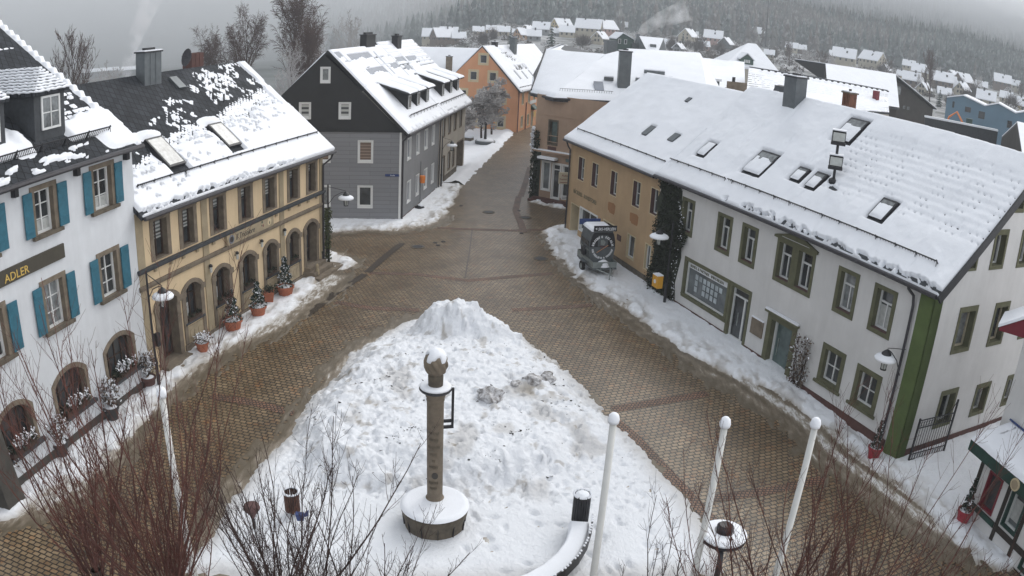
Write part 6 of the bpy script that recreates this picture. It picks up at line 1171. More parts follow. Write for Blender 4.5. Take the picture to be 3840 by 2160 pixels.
place('birch_tree','bare birch just left of the tallest one','tree',birch2,(M['bark'],tw_),-38,104,-1.5,14.6,8.8,1.3,gt_)
place('birch_tree','lower bare birch left of the pair, near the satellite dish','tree',birch2,(M['bark'],tw_),-43.5,106,-2,12.6,8,2.3,gt_)
place('birch_tree','bare birch right behind the black gable ridge, thin','tree',birch,(M['bark'],tw_),-26.5,98,-1.5,13.0,6.5,3.6,gt_)
place('bare_tree','single bare tree standing between hotel roof and the metal chimney box','tree',bareA,(M['bark'],tw_),-58,90.5,-3,15.2,7.5,.3,gt_)
place('bare_tree','low frosty tree at the foot of the single bare tree','tree',bareB,(M['frost'],M['frost']),-52,93,-3,10.5,7,1.3,gt_)
place('bare_tree','round headed bare tree above the grey house chimneys','tree',bareB,(M['bark'],tw_),-26.6,125,-1,13.8,7.5,.5,gt_)
place('bare_tree','low dark bare tree left of the round headed one','tree',bareB,(M['bark'],M['tree']),-34,128,-1.5,12.2,7,2.5,gt_)
place('bare_tree','snow dusted low tree behind the black gable','tree',bareB,(M['frost'],M['frost']),-28.5,95,-2,11.2,6,4.5,gt_)
# frosted round trees by the stone trough
fro=bare_mesh('frost_tree',9,1,.85,4,.03,.25,12,0,(8,6,4),4.2)
gf='small round frosted trees by the stone trough'
place('frosted_tree','round frosted tree standing right behind the trough','tree',fro,(M['bark'],M['frost']),-4.15,86.2,0,5.6,4.6,0,gf)
place('frosted_tree','round frosted tree farthest to the right by the trough','tree',fro,(M['bark'],M['frost']),-3.2,89.8,0,6.1,4.4,1.2,gf)
place('frosted_tree','frosted tree left of the trough, half behind the cream facade','tree',fro,(M['bark'],M['frost']),-5.9,81.5,0,4.9,4.4,2.2,gf)
# conifers
def conifer(name,seed,tiers=9,n=11):
    rg=random.Random(seed); tr=MB(); tr.tube([(0,0,0),(0,0,1)],[.03,.004],5); V=[];F=[];SV=[];SF=[]
    for i in range(tiers):
        z=.1+.88*i/tiers; r=.5*(1-(i/tiers)**1.05)*1.0+.03
        for k in range(n):
            a=2*PI*(k+rg.random()*.7)/n+i*.7; rr_=r*rg.uniform(.72,1.12); wd=rr_*.42; dr=rr_*.38*.5
            tip=Vector((math.cos(a)*rr_,math.sin(a)*rr_,z-dr)); s=Vector((-math.sin(a),math.cos(a),0))*wd; md=Vector((math.cos(a)*rr_*.55,math.sin(a)*rr_*.55,z-dr*.25))
            q=len(V); V+=[Vector((0,0,z+.05)),md+s,tip,md-s,md-Vector((0,0,.03))]; F+=[(q,q+1,q+2),(q,q+2,q+3),(q+4,q+2,q+1),(q+4,q+3,q+2)]
            if rg.random()<.45:
                q=len(SV); u=Vector((0,0,.012)); SV+=[md*.9+Vector((0,0,z*.1))+u-Vector((0,0,z*.1)),md+s*.55+u,tip+u,md-s*.55+u]; SF+=[(q,q+1,q+2),(q,q+2,q+3)]
    mk=lambda v,f,nm:(lambda me:(me.from_pydata([tuple(p) for p in v],[],f),me)[1])(bpy.data.meshes.new(nm))
    return mk(tr.v,tr.f,name+'_t'),mk(V,F,name+'_c'),mk(SV,SF,name+'_s')
cons=[conifer('conifer%d'%i,20+i) for i in range(3)]
def bushmesh(name,seed):
    rg=random.Random(seed); mb=MB()
    for _ in range(420):
        a=rg.uniform(0,2*PI); e=rg.uniform(.15,1.5); d=Vector((math.cos(a)*math.cos(e),math.sin(a)*math.cos(e),math.sin(e))); L=rg.uniform(.35,.62); p=Vector((rg.gauss(0,.12),rg.gauss(0,.12),.1+rg.random()*.3)); q=p+Vector((d.x*L*.8,d.y*L*.8,d.z*L)); mb.tube([p,p.lerp(q,.5)+Vector((rg.gauss(0,.03),rg.gauss(0,.03),.02)),q],[.009,.006,.003],3,cap=False)
    me=bpy.data.meshes.new(name); me.from_pydata([tuple(v) for v in mb.v],[],mb.f); tr=MB(); tr.tube([(0,0,0),(0,0,.5)],[.03,.015],5); m2=bpy.data.meshes.new(name+'t'); m2.from_pydata([tuple(v) for v in tr.v],[],tr.f); return m2,me
bushes=[bushmesh('bush%d'%i,30+i) for i in range(3)]; rg=random.Random(31); kc={}
TRO=sorted(TRS,key=lambda t:math.atan2(t[1],t[2]))
for (k,x,y,z,h,w) in TRO:
    kc[k]=kc.get(k,0)+1; ordn=words[kc[k]-1]
    if k=='spruce': place('spruce_tree',f'{ordn} dark spruce from the left between the village houses','tree',cons[kc[k]%3],(M['bark'],M['needle'],SNOW),x,y,z-1,h+1.5,w,rg.random()*6,'spruces in the village')
    elif k=='bush': place('round_bare_tree',f'{ordn} brown rounded bare tree from the left in the village','tree',bushes[kc[k]%3],(M['bark'],M['tree']),x,y,z-1,h+1.5,w,rg.random()*6,'rounded bare trees in the village')
    else: place('bare_tree',f'{ordn} tall bare tree from the left among the right hand village houses','tree',(bareA,bareB)[kc[k]%2],(M['bark'],M['tree']),x,y,z-1,h+1.5,w*1.2,rg.random()*6,'tall bare trees in the village')
# far forest on the hill: one mass
def forest():
    rg=np.random.default_rng(4); n=15000; az=np.radians(rg.uniform(-14,44,n)); Dd=np.sqrt(rg.uniform(470**2,850**2,n)); keep=(Dd>535+40*np.sin(az*9))|(rg.random(n)<.25); az=az[keep];Dd=Dd[keep]
    X=Dd*np.sin(az);Y=Dd*np.cos(az); Z=terr(Dd,np.degrees(az))-1.0; n=len(X)
    Hh=rg.uniform(13,24,n)*(.75+.5*fbm(X/60,Y/60,7)); W=Hh*rg.uniform(.13,.2,n); dec=fbm(X/45,Y/45,9)>.52
    T_=3; S_=6; V=np.zeros((n,T_,S_+1,3),np.float32); 
    for t in range(T_):
        z0=Hh*(.08+.28*t); z1=Hh*(.52+.24*t); r=W*(1.0-.27*t)
        for s in range(S_):
            a=2*PI*s/S_+rg.uniform(0,6,n)*(s==0)*0+t*.5; rad=r*rg.uniform(.65,1.2,n); V[:,t,s,0]=X+np.cos(a)*rad; V[:,t,s,1]=Y+np.sin(a)*rad; V[:,t,s,2]=Z+z0+rg.uniform(-.05,.05,n)*Hh
        V[:,t,S_,0]=X; V[:,t,S_,1]=Y; V[:,t,S_,2]=Z+np.minimum(z1,Hh)
    base=(np.arange(n*T_)*(S_+1))[:,None]; F=np.concatenate([np.stack([base[:,0]+s,base[:,0]+(s+1)%S_,base[:,0]+S_],1) for s in range(S_)])
    att=np.repeat(np.where(dec,.55,0)+rg.uniform(0,.25,n),T_*(S_+1))+rg.uniform(0,.25,n*T_*(S_+1))
    m=bpy.data.materials.new('forest'); m.use_nodes=True; nt=m.node_tree; b=nt.nodes['Principled BSDF']; b.inputs['Roughness'].default_value=.85; a=N(nt,'ShaderNodeAttribute'); a.attribute_name='tone'; cr=N(nt,'ShaderNodeValToRGB'); e=cr.color_ramp.elements; e[0].color=(.012,.024,.022,1); e[1].color=(.075,.06,.052,1); e[1].position=.95; k=e.new(.45); k.color=(.045,.065,.06,1)
    g=N(nt,'ShaderNodeNewGeometry'); sp=N(nt,'ShaderNodeSeparateXYZ'); nt.links.new(g.outputs['True Normal'],sp.inputs[0]); tc=N(nt,'ShaderNodeTexCoord'); nz=N(nt,'ShaderNodeTexNoise'); nz.inputs['Scale'].default_value=.35; nz.inputs['Detail'].default_value=3; nt.links.new(tc.outputs['Object'],nz.inputs[0]); mr=N(nt,'ShaderNodeMapRange'); mr.inputs[1].default_value=.52; mr.inputs[2].default_value=.68; nt.links.new(nz.outputs['Fac'],mr.inputs[0])
    mx=N(nt,'ShaderNodeMix',data_type='RGBA'); mx.inputs[7].default_value=(.42,.44,.46,1); m2=N(nt,'ShaderNodeMath',operation='MULTIPLY'); m2.inputs[1].default_value=.38; nt.links.new(mr.outputs[0],m2.inputs[0]); nt.links.new(m2.outputs[0],mx.inputs[0])
    nt.links.new(a.outputs['Fac'],cr.inputs[0]); nt.links.new(cr.outputs[0],mx.inputs[6]); nt.links.new(mx.outputs[2],b.inputs['Base Color'])
    stuff(np_mesh('forest',V.reshape(-1,3),F,m,None,False,('tone',att)),'frosted conifer forest covering the hillside behind the village','forest')
forest()
def shrubbery():
    rg=np.random.default_rng(8); n=1300; az=np.radians(rg.uniform(-9,40,n)); Dd=np.sqrt(rg.uniform(200**2,540**2,n)); X=Dd*np.sin(az); Y=Dd*np.cos(az); ok=(fbm(X/25,Y/25,31)>.47)&((X<55)|(Y>150)|(X<0)); X,Y=X[ok],Y[ok]; n=len(X); Z=terr(np.hypot(X,Y),np.degrees(np.arctan2(X,Y)))
    k=70; R_=rg.uniform(1.2,3.2,n); P=rg.normal(0,1,(n,k,3)); P/=np.linalg.norm(P,axis=2,keepdims=True); P*=rg.random((n,k,1))**.4; P=P*R_[:,None,None]; P[...,2]=np.abs(P[...,2])*1.15; C=P+np.stack([X,Y,Z],1)[:,None,:]
    a=rg.normal(0,1,(n,k,3)); a/=np.linalg.norm(a,axis=2,keepdims=True); a*=.30; b_=np.cross(a,rg.normal(0,1,(n,k,3))); b_/=np.linalg.norm(b_,axis=2,keepdims=True); b_*=.16
    V=np.stack([C-a-b_,C+a-b_,C+a+b_,C-a+b_],2).reshape(-1,3); F=np.arange(len(V)).reshape(-1,4); tone=np.repeat((np.where(rg.random(n)<.4,.75,.2)[:,None]+rg.uniform(-.2,.25,(n,k))).ravel(),4)
    m=bpy.data.materials.new('shrubbery'); m.use_nodes=True; nt=m.node_tree; b=nt.nodes['Principled BSDF']; b.inputs['Roughness'].default_value=.9; a_=N(nt,'ShaderNodeAttribute'); a_.attribute_name='tone'; cr=N(nt,'ShaderNodeValToRGB'); cr.color_ramp.elements[0].color=(.05,.04,.035,1); cr.color_ramp.elements[1].color=(.55,.55,.57,1); cr.color_ramp.elements[1].position=.9; k_=cr.color_ramp.elements.new(.5); k_.color=(.12,.10,.085,1); nt.links.new(a_.outputs['Fac'],cr.inputs[0]); nt.links.new(cr.outputs[0],b.inputs['Base Color'])
    stuff(np_mesh('shrubbery',V,F,m,None,False,('tone',tone)),'frosty bushes and hedges scattered between the village houses','shrubbery')
shrubbery()

a_=math.radians(16.95); t=root('radio_mast','thin dark mast on the wooded hillside rising out of the top of the picture','mast',(430*math.sin(a_),430*math.cos(a_),12)); b=MB(); b.tube([t.location,t.location+Vector((0,0,34))],[.35,.16],6); b.build('mast_tube',M['iron'],t); b=MB()
for k in range(4): z=t.location+Vector((0,0,8+k*6)); b.tube([z-Vector((.8,0,0)),z+Vector((.8,0,0))],.06,3)
b.build('aerial_rungs',M['iron'],t)
# ================================================================ street lamps
def lantern(t,c,r=.40,snow=True,par=None):
    c=Vector(c)
    b=MB(); b.lathe(c,[(r,0),(r*.98,.03),(r*.55,.10),(.10,.13)],24); sh=b.build('lamp_shade',M['pole'],par or t)
    if snow: b=MB(); b.lathe(c,[(r*1.0,.015),(r*1.03,.06),(r*.9,.13),(r*.6,.19),(.2,.2)],24); b.build('snow_cap',SNOW,sh)
    b=MB(); b.lathe(c,[(.19,.14),(.18,.25),(.10,.33),(.03,.38)],12); b.build('lamp_cap',M['iron'],sh)
    b=MB(); 
    for k in range(6): a=k*PI/3; b.tube([c+Vector((.13*math.cos(a),.13*math.sin(a),0)),c+Vector((.11*math.cos(a),.11*math.sin(a),-.34))],.012,3)
    b.lathe(c+Vector((0,0,-.36)),[(.12,0),(.12,.03)],10); b.build('lantern_cage',M['iron'],sh)
    b=MB(); b.lathe(c,[(.085,-.32),(.10,-.02)],10); b.build('lamp_glass',mat('lamp_glass',(.50,.52,.50),.2,.1,6),sh)
def street_lamp(label,x,y,z0,h,dx,dy,arm,drop=.32,post=True,group='old style street lamps of the square',r=.40):
    t=root('street_lamp',label,'street lamp',(x,y,z0),group); d=Vector((dx,dy,0)).normalized(); T0=Vector((x,y,z0+h))
    if post:
        b=MB(); b.tube([(x,y,z0-.3),(x,y,z0+1.1)],[.075,.065],8); b.tube([(x,y,z0+1.1),(x,y,z0+h+.12)],[.05,.04],8); b.lathe((x,y,z0),[(.07,.95),(.085,1.0),(.07,1.12)],8); b.build('post',M['iron'],t)
    p=T0+d*arm
    b=MB(); b.tube([T0,T0+d*arm*.5-Vector((0,0,.1)),p-Vector((0,0,.22))],.016,4)
    b.tube([T0-Vector((0,0,.95)),T0+d*arm*.35-Vector((0,0,.5)),T0+d*arm*.75-Vector((0,0,.3)),p-Vector((0,0,.26))],.02,4); b.build('bracket',M['iron'],t)
    lantern(t,p-Vector((0,0,drop+.33)),r); return t
street_lamp('street lamp between the white hotel and the yellow restaurant',-13.1,24.98,-.3,4.5,.8,-.5,1.05)
street_lamp('street lamp at the far corner of the yellow restaurant, beside the steps',-9.76,39.75,0,4.3,.9,.1,.95)
street_lamp('street lamp on the drainpipe corner of the white house',13.1,22.3,-.4,4.3,-.45,.75,.72,post=False)
street_lamp('street lamp in front of the ivy above the yellow post box',7.62,38.5-2.2,0,4.45,-.75,.3,.8) if 0 else None
street_lamp('street lamp by the cream house far down the left street side',-5.88,60.5,0,3.95,.8,.1,.75)
street_lamp('street lamp sticking out from the corner shop into the narrow street',1.9,61.0,0,4.25,-.9,.2,.75,post=False)
# lamp by the ivy
t=street_lamp('street lamp in front of the ivy above the yellow post box',7.45,36.45,0,4.1,-.7,-.35,.75,r=.45)
# yellow post box on the ivy lamp
t=root('post_box','yellow post box hanging on the lamp post by the ivy','post box',(7.2,36.3,1.2)); fr=Fr((6.95,36.0),(-.37,.93),-1); b=MB(); b.box(fr,-.25,.25,-.2,.1,1.05,1.65); bx_=b.build('body',M['yel'],t); disc(fr,0,1.35,.1,.1,-.215,-.201,'emblem','wlet',bx_); b=MB(); b.box(fr,-.22,.22,-.22,.12,1.651,1.7); b.build('snow_cap',SNOW,bx_)
# foreground lamp seen from above
t=root('street_lamp','wide snow rimmed street lamp seen from above in the foreground twigs','street lamp',(4.3,11.9,-.5),'old style street lamps of the square')
b=MB(); b.tube([(4.15,11.6,-.5),(4.15,11.6,3.75),(4.25,12.0,3.9)],[.09,.06,.05],8); b.build('post',M['iron'],t)
c=Vector((4.32,12.25,3.98)); b=MB(); b.lathe(c,[(.46,-.06),(.46,0),(.3,.04),(.13,.06)],28); sh=b.build('lamp_shade',M['iron'],t); b=MB(); b.lathe(c,[(.45,.005),(.47,.05),(.4,.10),(.2,.12),(.17,.07)],28); b.build('snow_cap',SNOW,sh); b=MB(); b.lathe(c,[(.16,.05),(.17,.22),(.12,.26),(.03,.24)],14); b.build('lamp_cap',M['iron'],sh); b=MB(); b.lathe(c,[(.30,-.07),(.14,-.32)],12); b.build('lantern_cage',M['mauve'],sh)
# ================================================================ flagpoles
gfp='white flagpoles in the foreground'
for (x,y,l) in ((1.87,12.19,'white flagpole left of the bench end, nearest the middle'),(3.87,12.16,'white flagpole between the other two on the right, beside the foreground lamp'),(5.63,12.18,'rightmost white flagpole with a dark twig in front'),(-6.24,11.95,'white flagpole half hidden in the twigs on the left')):
    t=root('flagpole',l,'flagpole',(x,y,-.6),gfp)
    b=MB(); b.tube([(x,y,-.6),(x,y,3),(x,y,6.44)],[.078,.072,.062],14,cap=True); b.build('pole',M['pole'],t,True)
    b=MB(); b.lathe((x,y,6.42),[(.05,0),(.09,.02),(.10,.08),(.07,.14)],14); cp=b.build('finial',M['pole'],t,True); b=MB(); b.lathe((x,y,6.45),[(.098,.0),(.106,.06),(.088,.14),(.05,.18),(.01,.19)],16); b.build('snow_cap',SNOW,cp,True)
# ================================================================ stone column
cx,cy=-1.82,18.45
t=root('stone_column','inscribed stone column with swirled ball finial on a round snowy base','monument',(cx,cy,-.4))
bcx,bcy=-1.80,18.22
b=MB(); b.lathe((bcx,bcy,0),[(.82,-.6),(.84,-.1),(.90,.12),(.93,.26),(.93,.32),(.4,.33)],40); ba=b.build('base',M['stoned'],t)
b=MB(); 
for k in range(12): a=k*PI/6+.2; b.hexa([Vector((bcx+math.cos(a+s)*r_,bcy+math.sin(a+s)*r_,z)) for z,r0 in ((-.5,.845),(.1,.905)) for s,r_ in ((-.008,r0-.05),(.008,r0-.05),(.008,r0),(-.008,r0))])
b.build('joint_pattern',M['iron'],ba)
Rr,Th=np.meshgrid(np.linspace(0.02,.95,16),np.linspace(0,2*PI,49),indexing='ij'); XX=bcx+Rr*np.cos(Th); YY=bcy+Rr*np.sin(Th); ZZ=.33+.11*np.sqrt(np.clip((.955-Rr)/.1,0,1))+.03*(fbm(XX*3,YY*3,201)-.5)
grid_sheet('snow_cap',np.stack([XX,YY,ZZ],-1),np.ones(XX.shape,bool),SNOW,ba)
b=MB(); b.lathe((cx,cy,0),[(.27,.3),(.28,.40),(.235,.48),(.215,.52),(.225,3.45),(.24,3.5),(.23,3.56),(.26,3.62),(.30,3.74),(.40,3.80)],32); sh=b.build('shaft',M['stone'],t,False)
b=MB(); b.lathe((cx,cy,0),[(.40,3.78),(.43,3.82),(.41,3.86),(.2,3.87)],36); cp=b.build('capital_ring',M['iron'],t)
b=MB(); b.lathe((cx,cy,0),[(.41,3.865),(.41,3.90),(.37,3.93),(.19,3.925)],36); b.build('snow_ring',SNOW,cp,True)
b=MB(); b.lathe((cx,cy,0),[(.19,3.87),(.20,4.18),(.17,4.26)],28); b.build('neck',M['stoned'],t)
prof=[(.18,4.24),(.25,4.31),(.295,4.45),(.295,4.6),(.25,4.74),(.14,4.84),(.01,4.87)]
n=56; vs=[];fs=[]; m_=len(prof)*4
for i in range(m_):
    tt=i/(m_-1)*(len(prof)-1); k=min(int(tt),len(prof)-2); f=tt-k; r_=prof[k][0]*(1-f)+prof[k+1][0]*f; z=prof[k][1]*(1-f)+prof[k+1][1]*f
    for j in range(n): a=2*PI*j/n; rr_=r_*(1+.075*math.sin(9*(a+(z-4.1)*2.2))); vs.append((cx+rr_*math.cos(a),cy+rr_*math.sin(a),z))
fs=[(i*n+j,i*n+(j+1)%n,(i+1)*n+(j+1)%n,(i+1)*n+j) for i in range(m_-1) for j in range(n)]
b=MB(); b.add(vs,fs); fi=b.build('ball_finial',M['stone'],t,True)
Th,Ph=np.meshgrid(np.linspace(0,2*PI,97),np.linspace(0.02,1.45,40),indexing='ij'); r_=.305+.035*(1-Ph/1.5); lim=1.0+.36*np.sin(4*Th+3.2*Ph)+.25*np.cos(Th+1.2); H=nsm((lim-Ph)/.08)
X=cx+r_*np.sin(Ph)*np.cos(Th)*(.9+.1*H); Y=cy+r_*np.sin(Ph)*np.sin(Th)*(.9+.1*H); Z=4.59+ r_*1.08*np.cos(Ph)-.03*(1-H)
grid_sheet('snow_cap',np.stack([X,Y,Z],-1),H>.05,SNOW,fi)
fr=Fr((cx,cy),(.96,.28),1)
b=MB(); b.box(fr,.43,.49,-.03,.03,2.62,3.80); b.box(fr,.22,.428,-.028,.028,2.62,2.70); b.box(fr,.22,.428,-.026,.026,2.80,2.88); b.build('bracket',M['iron'],t)
frc=Fr((cx,cy),(.995,-.1),1)
for z,tx,s in ((2.72,'DER',.09),(2.52,'WANDERER',.085),(2.32,'FREUND',.085)): 
    pass
for z,l in ((2.75,2),(2.55,7),(2.35,6),(2.12,8),(1.90,4),(1.70,2),(1.50,6),(1.0,6),(.82,5)):
    b=MB(); w0=l*.045
    for k in range(l):
        u=-w0/2+k*.045*1.0; a=u/.225
        if abs(a)>1.2: continue
        ff_=Fr((cx+math.sin(a)*.0,cy),(math.cos(a),-math.sin(a)*-1 if 0 else math.sin(a)),1)
        px_=cx+math.sin(a)*.222; py_=cy-math.cos(a)*.222; q=Fr((px_,py_),(math.cos(a),math.sin(a)),1)
        b.box(q,-.013,-.005,-.004,.01,z,z+.085); b.box(q,.006,.013,-.004,.01,z+(.0 if k%2 else .03),z+.085); b.box(q,-.013,.013,-.0045,.01,z+(.04 if k%3 else .075),z+(.05 if k%3 else .085))
    b.build('inscription',M['stoned'],sh)
disc(Fr((cx,cy-.224),(1,0),1),.02,1.28,.085,.10,-.012,.01,'medallion','dplinth',sh)
# ================================================================ bench and bins
ev=root('curved_bench','curved bench buried in snow with thin dark backrest in the foreground','bench',(1.9,16.8,-.4))
outer=[(2.46,18.0),(2.40,17.5),(2.24,16.8),(1.98,16.15),(1.60,15.55),(1.1,15.0),(.4,14.5),(-.4,14.2)]; inner=[(1.90,18.05),(1.86,17.55),(1.72,17.0),(1.48,16.5),(1.12,16.0),(.7,15.6),(.1,15.2),(-.5,14.9)]
def loft(name,A1,A2,z0,z1,m,par):
    n=len(A1); b=MB(); v=[(x,y,z0) for x,y in A1]+[(x,y,z0) for x,y in A2]+[(x,y,z1) for x,y in A1]+[(x,y,z1) for x,y in A2]
    f=[]; 
    for i in range(n-1): f+=[(i,i+1,n+i+1,n+i),(2*n+i,2*n+i+1,i+1,i)[::-1],(2*n+i,3*n+i,3*n+i+1,2*n+i+1),(n+i,n+i+1,3*n+i+1,3*n+i)]
    f+=[(0,n,3*n,2*n),(n-1,3*n-1,4*n-1,2*n-1)]
    b.add(v,f); return b.build(name,M[m] if isinstance(m,str) else m,par)
loft('seat',outer,inner,-.02,.05,'dwood',ev)
o2=[(x+.04,y-.02) for x,y in outer]; o3=[(x+.08,y-.04) for x,y in outer]
loft('backrest',o2,o3,.15,.46,'iron',ev)
for i in (0,2,4,6): x,y=outer[i]; b=MB(); b.tube([(x-.1,y,-.5),(x-.1,y,0)],.03,5); b.build('leg',M['iron'],ev)
S_,T_=np.meshgrid(np.linspace(0,len(outer)-1.001,70),np.linspace(0,1,16),indexing='ij'); I=S_.astype(int); Fq=S_-I; oa=np.array(outer);ia=np.array(inner)
po=oa[I]*(1-Fq)[...,None]+oa[np.minimum(I+1,7)]*Fq[...,None]; pi_=ia[I]*(1-Fq)[...,None]+ia[np.minimum(I+1,7)]*Fq[...,None]; pp=po*(1-T_)[...,None]+pi_*T_[...,None]*1.0+(pi_-po)*(.04*(T_-.5))[...,None]
ZZ=.05+.20*np.sqrt(np.clip(np.minimum(np.minimum(T_,1-T_)/.12,S_/.25),0,1))+.02*(fbm(pp[...,0]*3,pp[...,1]*3,211)-.5)
grid_sheet('snow_cap',np.stack([pp[...,0],pp[...,1],ZZ],-1),np.ones(S_.shape,bool),SNOW,ev)
b=MB(); 
for i in range(40):
    s=i/40*6.9; k=int(s); f=s-k; x=o2[k][0]*(1-f)+o2[k+1][0]*f+.02; y=o2[k][1]*(1-f)+o2[k+1][1]*f-.01
    if (i*7)%5!=0: b.lathe((x,y,.46),[(.035,0),(.03,.03),(.005,.04)],6)
b.build('snow_clumps',SNOW,ev)
def slat_bin(label,x,y,z0,z1,r,m,full,legs=True):
    t=root('litter_bin',label,'litter bin',(x,y,z0),'slatted round litter bins')
    b=MB(); n=20
    for k in range(n):
        a=2*PI*k/n; c_,s_=math.cos(a),math.sin(a); q=Fr((x+c_*r,y+s_*r),(-s_,c_),1); b.hexa([q(-.024,-.0,z0),q(.024,-.0,z0),q(.024,.022,z0),q(-.024,.022,z0),q(-.027,-.03*0,z1),q(.027,0,z1),q(.027,.022,z1),q(-.027,.022,z1)])
    b.build('slats',M[m],t); b=MB(); b.lathe((x,y,0),[(r-.03,z0+.02),(r-.03,z1-.25)],16); b.build('liner',M['iron'],t)
    b=MB(); b.lathe((x,y,0),[(r+.012,z1-.02),(r+.012,z1+.01),(r-.03,z1+.012),(r-.03,z1-.02)],20,cap=False); rm=b.build('rim',M['iron'],t)
    b=MB(); rg=random.Random(int(x*10))
    for k in range(26):
        a=2*PI*k/26+rg.uniform(-.08,.08); b.lathe((x+math.cos(a)*r,y+math.sin(a)*r,z1+.005),[(.035,0),(.032,.03),(.01,.05)],6)
    if full: b.lathe((x,y,z1-.05),[(r-.03,0),(r-.05,.07),(r*.5,.12),(.01,.14)],14)
    b.build('snow_cap',SNOW,rm)
    b=MB(); b.tube([(x,y,-.5),(x,y,z0+.05)],.04,6); b.build('post',M['iron'],t)
slat_bin('dark slatted litter bin full of snow at the end of the curved bench',2.22,18.33,.0,.86,.24,'iron',True)
slat_bin('red brown slatted litter bin behind the twigs left of the column',-5.82,18.0,-.12,.48,.22,'wood',False)
t=root('ash_bowl','brown bowl shaped ash bin on a stem among the twigs','ash bin',(-6.72,17.1,-.4)); b=MB(); b.lathe((-6.72,17.1,0),[(.05,.1),(.09,.2),(.24,.42),(.22,.52),(.04,.53)],18); b.build('bowl',M['mauve'],t,True); b=MB(); b.tube([(-6.72,17.1,-.5),(-6.72,17.1,.15)],.05,6); b.build('stem',M['iron'],t)
t=root('blue_bag','crumpled blue bag hanging on a stick in the snow','bag',(-5.35,17.35,-.2)); b=MB(); fr=Fr((-5.42,17.35),(1,.1),1); b.hexa([fr(-.08,-.05,.02),(fr(.1,-.05,.04)),fr(.1,.06,.04),fr(-.08,.06,.02),fr(-.12,-.08,.26),fr(.12,-.07,.24),fr(.12,.08,.24),fr(-.12,.08,.26)]); b.hexa([fr(.12,-.03,.16),fr(.24,-.04,.2),fr(.24,.03,.2),fr(.12,.03,.16),fr(.12,-.03,.24),fr(.25,-.04,.40),fr(.26,.03,.38),fr(.12,.03,.24)]); b.build('bag_body',M['blue'],t,False); b=MB(); b.tube([fr(.2,0,-.5),fr(.2,0,.45)],.012,4); b.build('stick',M['bark'],t)
# ================================================================ ski rental trailer
TF=Fr((4.15,40.0),(.964,.265),1)
t=root('trailer','small galvanised box trailer parked in the snow by the bakery','trailer',(4.7,41,0))
b=MB(); z=.55
b.box(TF,0,1.35,0,.03,z,z+.32); b.box(TF,0,1.35,2.47,2.5,z,z+.32); b.box(TF,0,.03,.03,2.47,z,z+.32); b.box(TF,1.32,1.35,.03,2.47,z,z+.32); b.box(TF,.03,1.32,.03,2.47,z,z+.03)
for zz in (z+.14,): b.box(TF,-.015,1.365,-.015,-.001,zz,zz+.03); b.box(TF,-.015,-.001,0,2.5,zz,zz+.03)
b.build('box',M['steel'],t)
b=MB(); b.box(TF,.0,1.35,-.02,2.5,z-.1,z-.002); b.build('chassis',M['zinc'],t)
b=MB(); b.tube([TF(.2,0,z-.05),TF(.68,-.75,z-.12),TF(.72,-1.1,z-.1)],.035,6); b.tube([TF(1.15,0,z-.05),TF(.72,-.75,z-.12)],.035,6); b.build('drawbar',M['steel'],t)
b=MB(); b.tube([TF(.72,-.7,.08),TF(.72,-.7,z+.2)],.025,6); b.lathe(TF(.72,-.7,.08),[(.07,0),(.07,.05)],8); b.build('jockey_wheel',M['steel'],t)
for u in (-.16,1.5):
    b=MB(); c=[TF(u-.07,1.15,.34),TF(u+.07,1.15,.34)]; b.tube(c,.29,18); w=b.build('wheel',M['rubber'],t); b=MB(); b.tube([TF(u-.08,1.15,.34),TF(u+.08,1.15,.34)],.15,12); b.build('rim',M['steel'],w)
    b=MB(); b.box(TF,u-.12,u+.12,.8,1.5,.66,.69); b.build('mudguard',M['zinc'],w)
b=MB(); b.lathe(TF(.7,.25,z+.03),[(.35,0),(.3,.2),(.1,.33),(.01,.34)],12); b.build('snow_heap',SNOW,t)
t=root('ski_gondola','old ski lift gondola lettered with a ski rental advert, standing on the trailer','gondola',(4.8,41.2,.6))
zo=.62; prof=[(.12,0),(1.22,0),(1.34,.45),(1.40,.8),(1.38,1.2),(1.28,1.6),(1.18,1.78),(.16,1.78),(.06,1.6),(-.04,1.2),(-.06,.8),(0,.45)]
b=MB(); b.prism(TF,[(u,zo+v) for u,v in prof],.55,2.0); bd=b.build('body',M['zinc'],t)
up=[(-.04,.92),(1.38,.92),(1.37,1.2),(1.27,1.58),(1.18,1.70),(.16,1.70),(.07,1.58),(-.03,1.2)]
b=MB(); b.prism(TF,[(u,zo+v) for u,v in up],.535,.549); b.build('windscreen',M['iron'],bd)
b=MB(); b.prism(TF,[(u,zo+v) for u,v in [(.4,.95),(.95,.95),(.95,1.55),(.4,1.55)]],.528,.534); b.build('poster',M['zinc'],bd)
b=MB(); 
for d in (.6,1.5): 
    b.box(TF,-.085,-.07,d,d+.45,zo+.7,zo+.78)
b.build('side_rails',M['steel'],bd)
b=MB(); b.prism(Fr(TF(0,0,0)[:2],(-.265,.964),-1),[(.72,zo+.95),(1.85,zo+.95),(1.8,zo+1.5),(.8,zo+1.5)],-.0+.075-.01,.06) if 0 else b.box(TF,-.075,-.06,.7,1.85,zo+.95,zo+1.2); b.build('side_window',M['gl'],bd)
for s_ in (-.12,1.40): b=MB(); b.lathe(TF(s_+.03,1.25,zo+.55),[(.02,-.3),(.14,-.2),(.17,0),(.14,.2),(.02,.3)],10); b.build('bumper',M['iron'],bd)
